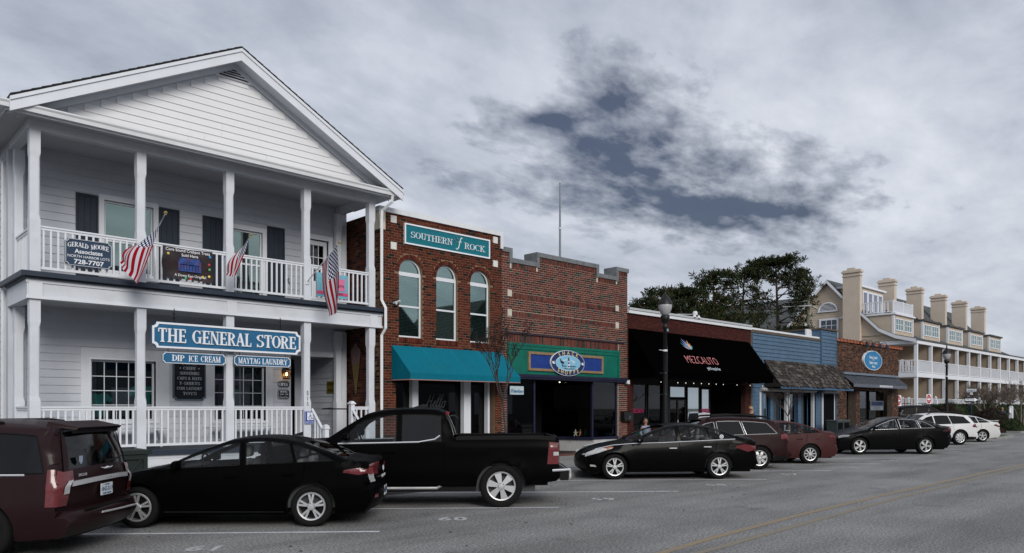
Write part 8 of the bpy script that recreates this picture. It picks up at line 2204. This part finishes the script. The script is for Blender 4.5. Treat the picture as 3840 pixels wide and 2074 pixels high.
# ================================================================== STREET FURNITURE
GLOBE = mat('frosted_globe', (.36, .36, .37), .35, .05, 3, spec=.5)
def lamp_post(x, y, top, label):
 t = thing('street_lamp', label, 'street lamp', (x, y, .13), 'street lamps on the pavement')
 z0 = .13; k = top / 5.6
 MB().lathe([(.20, z0), (.20, z0 + .08), (.15, z0 + .16), (.13, z0 + .5), (.155, z0 + .56), (.10, z0 + .70), (.085, z0 + .9)], (x, y, 0), 14).build('base', BLACKM, t, smooth=True)
 MB().lathe([(.085, z0 + .9), (.075, 2.4), (.062, top - 1.10), (.085, top - 1.08), (.085, top - 1.02), (.065, top - 1.0), (.065, top - .92), (.13, top - .86), (.15, top - .70), (.12, top - .66)], (x, y, 0), 14).build('pole', BLACKM, t, smooth=True)
 MB().lathe([(.10, top - .66), (.155, top - .60), (.215, top - .45), (.225, top - .34), (.215, top - .30)], (x, y, 0), 20).build('globe', GLOBE, t, smooth=True)
 MB().lathe([(.24, top - .32), (.235, top - .27), (.17, top - .14), (.10, top - .03), (.04, top + .05), (.025, top + .12), (.045, top + .15), (.0, top + .24)], (x, y, 0), 18).build('cap', BLACKM, t, smooth=True)
 for z_ in (2.3, 3.0, 3.75): MB().tube([(x - .05, y, z_), (x - .30, y + .02, z_ + .01)], .012, 5).lathe([(.078, z_ - .03), (.082, z_), (.078, z_ + .03)], (x, y, 0), 10).build('banner_bracket', METALW if z_ > 3.5 else BLACKM, t)
 MB().tube([(x + .085, y - .02, 2.2), (x + .082, y - .02, 3.9)], .010, 5).build('cable', mat('steel_blue', (.12, .13, .16), .4, metal=.6), t)
 MB().box(x - .03, x + .05, y - .10, y - .085, top - 1.2, top - 1.12).build('tag', mat('tag_blue', (.15, .35, .42), .5), t)
 return t
lamp_post(20.8, 14.5, 5.58, 'black acorn-globe street lamp in front of the black awning')
lamp_post(xa(3550, 14.9), 14.9, 5.42, 'black acorn-globe street lamp before the hotel galleries')
# utility pole behind the blue shop
t = thing('utility_pole', 'weathered wooden utility pole with cross-arm and fuses before the tan gable', 'utility pole', (xa(3030, 26), 26, 0))
ux, uy = xa(3030, 26), 26.0
MB().tube([(ux, uy, 0), (ux, uy, 5), (ux + .02, uy, 10.35)], [.17, .15, .12], 10).build('pole', mat('greenish_pole_wood', (.15, .16, .11), .9, .35, 6, bump=.5, stretch=(1, 1, .2)), t)
MB().hexa([(ux - .25, uy - .5, 9.42), (ux + .95, uy - .35, 9.35), (ux + .95, uy - .23, 9.35), (ux - .25, uy - .38, 9.42), (ux - .25, uy - .5, 9.54), (ux + .95, uy - .35, 9.47), (ux + .95, uy - .23, 9.47), (ux - .25, uy - .38, 9.54)]).build('cross_arm', mat('bleached_wood', (.36, .34, .30), .9, .2, 6), t)
INS = mat('porcelain', (.45, .46, .47), .4)
for a, b in (((-.1, -.3, 9.55), (-2.0, 1.0, 9.42)), ((0, 0, 9.95), (-1.4, 1.0, 9.78))):
 MB().tube([(ux + a[0], uy + a[1], a[2]), (ux + b[0] * .5, uy + b[1] * .5, b[2] + .08)], .05, 6).build('insulator', INS, t); MB().tube([(ux + b[0] * .5, uy + b[1] * .5, b[2] + .08), (ux + b[0], uy + b[1], b[2])], .02, 5).build('wire', METALW, t)
for k, (dx, dz) in enumerate(((-.5, 7.9), (-.72, 7.9), (-.58, 7.2))): MB().lathe([(.0, dz - .25), (.07, dz - .2), (.08, dz), (.07, dz + .25), (0, dz + .3)], (ux + dx, uy - .1, 0), 8).build('fuse', INS if k < 2 else METALW, t)
MB().lathe([(.0, 7.75), (.16, 7.8), (.17, 8.1), (.1, 8.2)], (ux - .38, uy - .05, 0), 10).build('arrester', BLACKM, t)
MB().tube([(ux, uy, 7.7), (ux - .8, uy - .1, 7.75)], .03, 5).tube([(ux, uy, 6.4), (ux - .4, uy, 6.3)], .02, 5).build('bracket', METALW, t)
MB().tube([(ux + .05, uy, 9.3), (ux + 1.6, uy - .5, 6.3)], .015, 4).build('guy_wire', METALW, t)
MB().lathe([(.06, 5.8), (.06, 7.0), (0, 7.02)], (ux - .02, uy - .16, 0), 8).build('conduit', METALW, t)
for i, (zz, off) in enumerate(((9.5, -.4), (9.46, .7), (8.3, 0))):
 MB().tube([(ux + off * .2, uy, zz), (ux - 18, uy + 14, zz - .9), (ux - 40, uy + 30, zz)], .010, 3).build('line_wire', BLACKM, t)
# road signs
def board_m4(x, y, z, heading):
 """sign face turned so that its front looks along heading (degrees)"""
 return Matrix.Translation((x, y, z)) @ Matrix.Rotation(R(heading + 90), 4, 'Z') @ Matrix.Rotation(R(90), 4, 'X')
def sign_plate(nm, m4, w_, h_, m, par, off=0.0, rnd_=0):
 pts = [(-w_ / 2, -h_ / 2), (w_ / 2, -h_ / 2), (w_ / 2, h_ / 2), (-w_ / 2, h_ / 2)] if not rnd_ else [(w_ / 2 * math.cos(2 * math.pi * k / 28), h_ / 2 * math.sin(2 * math.pi * k / 28)) for k in range(28)]
 return MB().prism([tuple(m4 @ Vector((a, b, off))) for a, b in pts], tuple(m4.to_3x3() @ Vector((0, 0, .004)))).build(nm, m, par)
RSR = mat('sign_red', (.42, .012, .02), .5, .03)
PB_ = mat('blue_pole', (.015, .025, .09), .5)
for i, (X_, px_, lb) in enumerate(((64.9, 3483, 'red and white DO NOT ENTER sign on the hotel side of the side street'), (57.2, 3367, 'red and white DO NOT ENTER sign half hidden by the old brick office corner'))):
 Y_ = ya(px_, X_); dep_ = X_ * CA + Y_ * SA; zc_ = CAM_H + (HOR - 1497) * dep_ / FPX
 t = thing('road_sign', lb, 'road sign', (X_, Y_, 0)); m4 = board_m4(X_, Y_, zc_ if i == 0 else zc_ - .1, 262 if i == 0 else 255)
 MB().tube([tuple(m4 @ Vector((0, -.2, -.03))), (m4.translation.x, m4.translation.y, .05)], .03, 6).build('post', PB_, t)
 sign_plate('plate', m4, .76, .76, LETW, t); sign_plate('disc', m4, .70, .70, RSR, t, .005, 1); sign_plate('bar', m4, .52, .12, LETW, t, .010)
 text('DO NOT', (0, 0, 0), .13, LETW, t, mat4=m4 @ Matrix.Translation((0, .16, .012)), ext=.001); text('ENTER', (0, 0, 0), .13, LETW, t, mat4=m4 @ Matrix.Translation((0, -.16, .012)), ext=.001)
X_, Y_ = 56.2, ya(3643, 56.2)
t = thing('street_sign', 'ONE WAY arrow and Queen street name sign on a blue pole', 'road sign', (X_, Y_, .13))
MB().tube([(X_ + .02, Y_ + .02, .13), (X_ + .02, Y_ + .02, 3.02)], .03, 6).build('post', PB_, t)
m4 = board_m4(X_, Y_, 2.37, -132)
sign_plate('plate', m4, .94, .32, MENUD, t); 
mb = MB(); mb.prism([tuple(m4 @ Vector((a, b, .005))) for a, b in ((-.42, -.07), (.18, -.07), (.18, -.13), (.43, 0), (.18, .13), (.18, .07), (-.42, .07))], tuple(m4.to_3x3() @ Vector((0, 0, .003)))); mb.build('arrow', LETW, t)
text('ONE WAY', (0, 0, 0), .13, MENUD, t, mat4=m4 @ Matrix.Translation((-.10, 0, .011)), ext=.001, bold=.002)
m4 = board_m4(X_, Y_, 3.0, -132); sign_plate('name_plate', m4, .66, .17, LETG, t); text('Queen St', (0, 0, 0), .14, MENUD, t, mat4=m4 @ Matrix.Translation((0, 0, .007)), ext=.001, bold=.002)
m4 = board_m4(X_, Y_, 2.78, -132); sign_plate('badge', m4, .18, .15, LETG, t, .0); text('600', (0, 0, 0), .07, MENUD, t, mat4=m4 @ Matrix.Translation((0, 0, .007)), ext=.001)
# white post with a shaped board near the hotel lawn
X_ = xa(3793, 16.8); t = thing('white_post', 'white post with a small shaped board beside the walking man', 'post', (X_, 16.8, .1))
MB().box(X_ - .13, X_ + .13, 16.7, 16.95, .1, 1.92).box(X_ - .09, X_ + .09, 16.74, 16.91, 1.92, 1.99).build('post', HW, t)
MB().prism([(X_ - .62, 16.78, 1.45), (X_ - .15, 16.78, 1.30), (X_ - .15, 16.78, 1.88), (X_ - .35, 16.78, 1.82), (X_ - .55, 16.78, 1.72)], (0, .05, 0)).build('board', HW, t)
# hotel gate: newel with ball, short picket run, box
X_ = xa(3510, 20.9); t = thing('white_gate', 'white newel post with ball finial and short railing by the hotel corner', 'gate', (X_, 20.9, .1))
MB().box(X_ - .12, X_ + .12, 20.8, 21.04, .1, 2.45).build('newel_post', HW, t); MB().lathe([(.05, 2.45), (.14, 2.5), (.05, 2.56), (.12, 2.66), (.0, 2.80)], (X_, 20.92, 0), 10).build('ball', HW, t)
MB().hexa([(X_, 20.86, 1.95), (X_ + 2.8, 20.86, 1.75), (X_ + 2.8, 20.94, 1.75), (X_, 20.94, 1.95), (X_, 20.86, 2.1), (X_ + 2.8, 20.86, 1.9), (X_ + 2.8, 20.94, 1.9), (X_, 20.94, 2.1)]).box(X_, X_ + 2.8, 20.87, 20.93, .3, .4).build('handrail', HW, t)
for k in range(14): pbox('picket', X_ + .2 + .19 * k, X_ + .28 + .19 * k, 20.88, 20.92, .4, 1.84, HW, t)
# ================================================================== PEOPLE
SKIN = mat('skin', (.32, .17, .12), .6, .05)
def skinned(name, joints, edges, m, parent, lvl=2):
 me = bpy.data.meshes.new(name); me.from_pydata([j[:3] for j in joints], edges, [])
 o = bpy.data.objects.new(name, me); COL.objects.link(o); o.parent = parent
 sk = o.modifiers.new('skin', 'SKIN'); sk.use_smooth_shade = True
 for v, j in zip(me.skin_vertices[0].data, joints): v.radius = (j[3], j[4] if len(j) > 4 else j[3])
 me.skin_vertices[0].data[0].use_root = True
 ss = o.modifiers.new('sub', 'SUBSURF'); ss.levels = lvl; ss.render_levels = lvl
 me.materials.append(m); return o
def person(loc, heading, label, top_m, leg_m, hair_m, hair='short', seated=False, walk=0.0, shades=False, top_extra=None):
 t = thing('person', label, 'person', (0, 0, 0))
 t.location = loc; t.rotation_euler = (0, 0, R(heading))        # faces local +x
 ph = .48 if seated else .94                                     # pelvis height
 d = ph - .94
 hip = [(0, .0, ph, .13, .10)]
 kn = [(.42, s * .10, ph + .02, .065) if seated else (s * walk * .25 + .02, s * .09, .50, .062) for s in (1, -1)]
 an = [(.44, s * .10, .10, .042) if seated else (s * walk * .5 - .05, s * .09, .09 + (.06 if s * walk < 0 else 0), .042) for s in (1, -1)]
 toe = [(a[0] + .17, a[1], a[2] - .05, .035) for a in an]
 sh = [(-.01, s * .17, 1.40 + d, .055) for s in (1, -1)]
 el = [(-.05 - s * walk * .1, s * .225, 1.14 + d, .042) for s in (1, -1)]
 wr = [(.12 if seated else .02 - s * walk * .2, s * .21, (1.02 if seated else .90) + d, .028) for s in (1, -1)]
 hd = [(w[0] + .05, w[1], w[2] - .06, .032, .018) for w in wr]
 J = [(0, 0, ph, .13, .10), (0, 0, 1.12 + d, .12, .09), (0, 0, 1.32 + d, .15, .10), (-.01, 0, 1.45 + d, .055), (.0, 0, 1.53 + d, .055), (.012, 0, 1.60 + d, .078, .072), (.005, 0, 1.68 + d, .086, .078), (0, 0, 1.735 + d, .06)]
 E_ = [(0, 1), (1, 2), (2, 3), (3, 4), (4, 5), (5, 6), (6, 7)]
 for k in (0, 1):
  b = len(J); J += [kn[k], an[k], toe[k], sh[k], el[k], wr[k], hd[k]]
  E_ += [(0, b), (b, b + 1), (b + 1, b + 2), (2, b + 3), (b + 3, b + 4), (b + 4, b + 5), (b + 5, b + 6)]
 skinned('body', J, E_, SKIN, t)
 for k in (0, 1):
  f = MB(); h_ = hd[k]
  for q in range(4): f.tube([(h_[0] + .02, h_[1] + (q - 1.5) * .017, h_[2] - .02), (h_[0] + .035, h_[1] + (q - 1.5) * .018, h_[2] - .06), (h_[0] + .02, h_[1] + (q - 1.5) * .017, h_[2] - .085 + .01 * abs(q - 1.5))], [.009, .008, .006], 5)
  f.tube([(h_[0] + .03, h_[1], h_[2] + .02), (h_[0] + .065, h_[1], h_[2] - .015), (h_[0] + .06, h_[1], h_[2] - .04)], [.011, .009, .007], 5); f.build('fingers', SKIN, t, smooth=True, off=(0, 0, 0))
 J = [(0, 0, ph + .0, .145, .112), (0, 0, 1.12 + d, .138, .105), (0, 0, 1.33 + d, .165, .115), (-.01, 0, 1.43 + d, .085)]; E_ = [(0, 1), (1, 2), (2, 3)]
 for k in (0, 1):
  b = len(J); J += [tuple([*sh[k][:3], .078]), tuple([*el[k][:3], .060]), tuple([*wr[k][:3], .045])]; E_ += [(2, b), (b, b + 1), (b + 1, b + 2)]
 skinned('shirt', J, E_, top_m, t)
 J = [(0, 0, ph + .03, .140, .11)]; E_ = []
 for k in (0, 1):
  b = len(J); J += [tuple([*kn[k][:3], .085]), tuple([*an[k][:3], .062])]; E_ += [(0, b), (b, b + 1)]
 skinned('trousers', J, E_, leg_m, t)
 for k in (0, 1):
  a = an[k]; MB().hexa([(a[0] - .07, a[1] - .045, a[2] - .09), (a[0] + .20, a[1] - .04, a[2] - .09), (a[0] + .20, a[1] + .04, a[2] - .09), (a[0] - .07, a[1] + .045, a[2] - .09), (a[0] - .06, a[1] - .04, a[2] + .01), (a[0] + .14, a[1] - .03, a[2] - .03), (a[0] + .14, a[1] + .03, a[2] - .03), (a[0] - .06, a[1] + .04, a[2] + .01)]).build('shoe', TRIMB, t, off=(0, 0, 0))
 zh = 1.635 + d
 f = MB(); f.hexa([(.085, -.014, zh - .035), (.115, -.012, zh - .035), (.115, .012, zh - .035), (.085, .014, zh - .035), (.08, -.006, zh + .02), (.09, -.006, zh + .02), (.09, .006, zh + .02), (.08, .006, zh + .02)]); f.build('nose', SKIN, t, smooth=True, off=(0, 0, 0))
 for s in (1, -1):
  MB().lathe([(0, -.006), (.012, 0), (0, .006)], (.088, s * .032, zh + .02), 8).build('eye', TRIMB, t, off=(0, 0, 0)); MB().lathe([(0, -.03), (.012, -.02), (.016, .01), (0, .03)], (.0, s * .088, zh), 6).build('ear', SKIN, t, off=(0, 0, 0))
 MB().box(.083, .090, -.025, .025, zh - .065, zh - .055).build('mouth', mat('lips', (.25, .08, .07), .6), t, off=(0, 0, 0))
 if shades: MB().box(.082, .100, -.07, .07, zh + .002, zh + .038).tube([(.09, .07, zh + .03), (-.02, .088, zh + .02)], .004, 4).tube([(.09, -.07, zh + .03), (-.02, -.088, zh + .02)], .004, 4).build('sunglasses', TRIMB, t, off=(0, 0, 0))
 if hair == 'long':
  skinned('hair', [(.02, 0, zh + .115, .085, .07), (-.03, 0, zh + .10, .115, .10), (-.065, 0, zh + .01, .115, .085), (-.085, 0, zh - .08, .12, .075), (-.08, 0, zh - .20, .13, .07), (-.06, 0, zh - .32, .10, .05)], [(0, 1), (1, 2), (2, 3), (3, 4), (4, 5)], hair_m, t)
 elif hair == 'short':
  skinned('hair', [(.04, 0, zh + .10, .08, .08), (-.02, 0, zh + .085, .11, .10), (-.05, 0, zh + .01, .11, .09), (-.05, 0, zh - .06, .09, .06)], [(0, 1), (1, 2), (2, 3)], hair_m, t)
 return t
bp_ = person((72.4, 17.2, .10), 205, 'man in a dark navy jacket walking past the hedge by the hotel', mat('navy_jacket', (.010, .016, .045), .8, .2, 5), mat('dark_jeans', (.02, .025, .04), .8, .2, 5), mat('grey_hair', (.12, .10, .09), .8), walk=.6)
person((32.9, 18.1, .13), 200, 'woman with long blonde hair and sunglasses behind the maroon wagon', mat('black_top', (.01, .01, .012), .8), mat('black_trousers', (.01, .01, .012), .8), mat('blonde_hair', (.40, .26, .12), .6, .2, 20), hair='long', shades=True)
person((25.45, 18.7, .13), 250, 'dark-haired woman in a patterned blue and white blouse seated by the black-framed window', mat('patterned_blouse', (.30, .34, .42), .8, .3, 20, dirt=(.04, .07, .18), dirt_scale=14, dirt_amt=1), mat('dark_jeans', (.02, .025, .04)), mat('black_hair', (.012, .009, .008), .5), hair='long', seated=True)
t = thing('stool', 'small dark stool under the seated woman', 'stool', (25.45, 18.72, .13))
MB().box(25.25, 25.65, 18.55, 18.93, .43, .47).build('seat', BLACKM, t)
for sx_ in (25.28, 25.62):
 for sy_ in (18.58, 18.90): MB().tube([(sx_, sy_, .13), (sx_, sy_, .43)], .015, 5).build('leg', BLACKM, t)
# far background beyond the end of the street
leafball('far_trees', 210, 34, 60, 10, 9, 0, [HG1, NEED[0], NEED[1]], (4, 3, 2), 9000, 91, None, None, size=.7, kind='stuff')
# leaves and grit on the road
lf = MB(); rr = random.Random(5)
for _ in range(130):
 x_, y_ = rr.uniform(2, 34), rr.uniform(7.5, 13.4); a = rr.uniform(0, 6); s = rr.uniform(.015, .045)
 lf.add([(x_ + s * math.cos(a), y_ + s * math.sin(a), .006), (x_ - s * .6 * math.sin(a), y_ + s * .6 * math.cos(a), .014), (x_ - s * math.cos(a), y_ - s * math.sin(a), .007), (x_ + s * .6 * math.sin(a), y_ - s * .6 * math.cos(a), .012)], [(0, 1, 2, 3)])
tag(lf.build('fallen_leaves', mat('dead_leaf', (.045, .025, .015), .9, .4, 8)), None, None, kind='stuff')
# building on the other side, seen only mirrored in the shop windows
OP = thing('opposite_building', 'long grey gabled building across the street, seen mirrored in the shop windows', 'building', (22, -30, 0))
GW = mat('opposite_grey', (.16, .17, .17), .8)
MB().box(-20, 70, -42, -30, 0, 8).build('wall', GW, OP)
for k in range(6):
 x_ = -18 + 14.5 * k; MB().prism([(x_, -30, 7.9), (x_ + 14, -30, 7.9), (x_ + 7, -30, 15)], (0, -12, 0)).build('roof', ROOFD, OP)
 for j in range(3): MB().box(x_ + 1.5 + 4 * j, x_ + 3.3 + 4 * j, -29.98, -29.9, 1, 3.6).build('window', HW, OP)
# lettering becomes real meshes
bpy.context.view_layer.update()
dg = bpy.context.evaluated_depsgraph_get()
for o in [o for o in COL.objects if o.type == 'FONT']:
 me = bpy.data.meshes.new_from_object(o.evaluated_get(dg))
 n = bpy.data.objects.new(o.name, me); COL.objects.link(n)
 n.parent = o.parent; n.matrix_local = o.matrix_local.copy()
 for k in o.keys():
  if k in ('label', 'category', 'group', 'kind'): n[k] = o[k]
 nm = o.name; bpy.data.objects.remove(o); n.name = nm
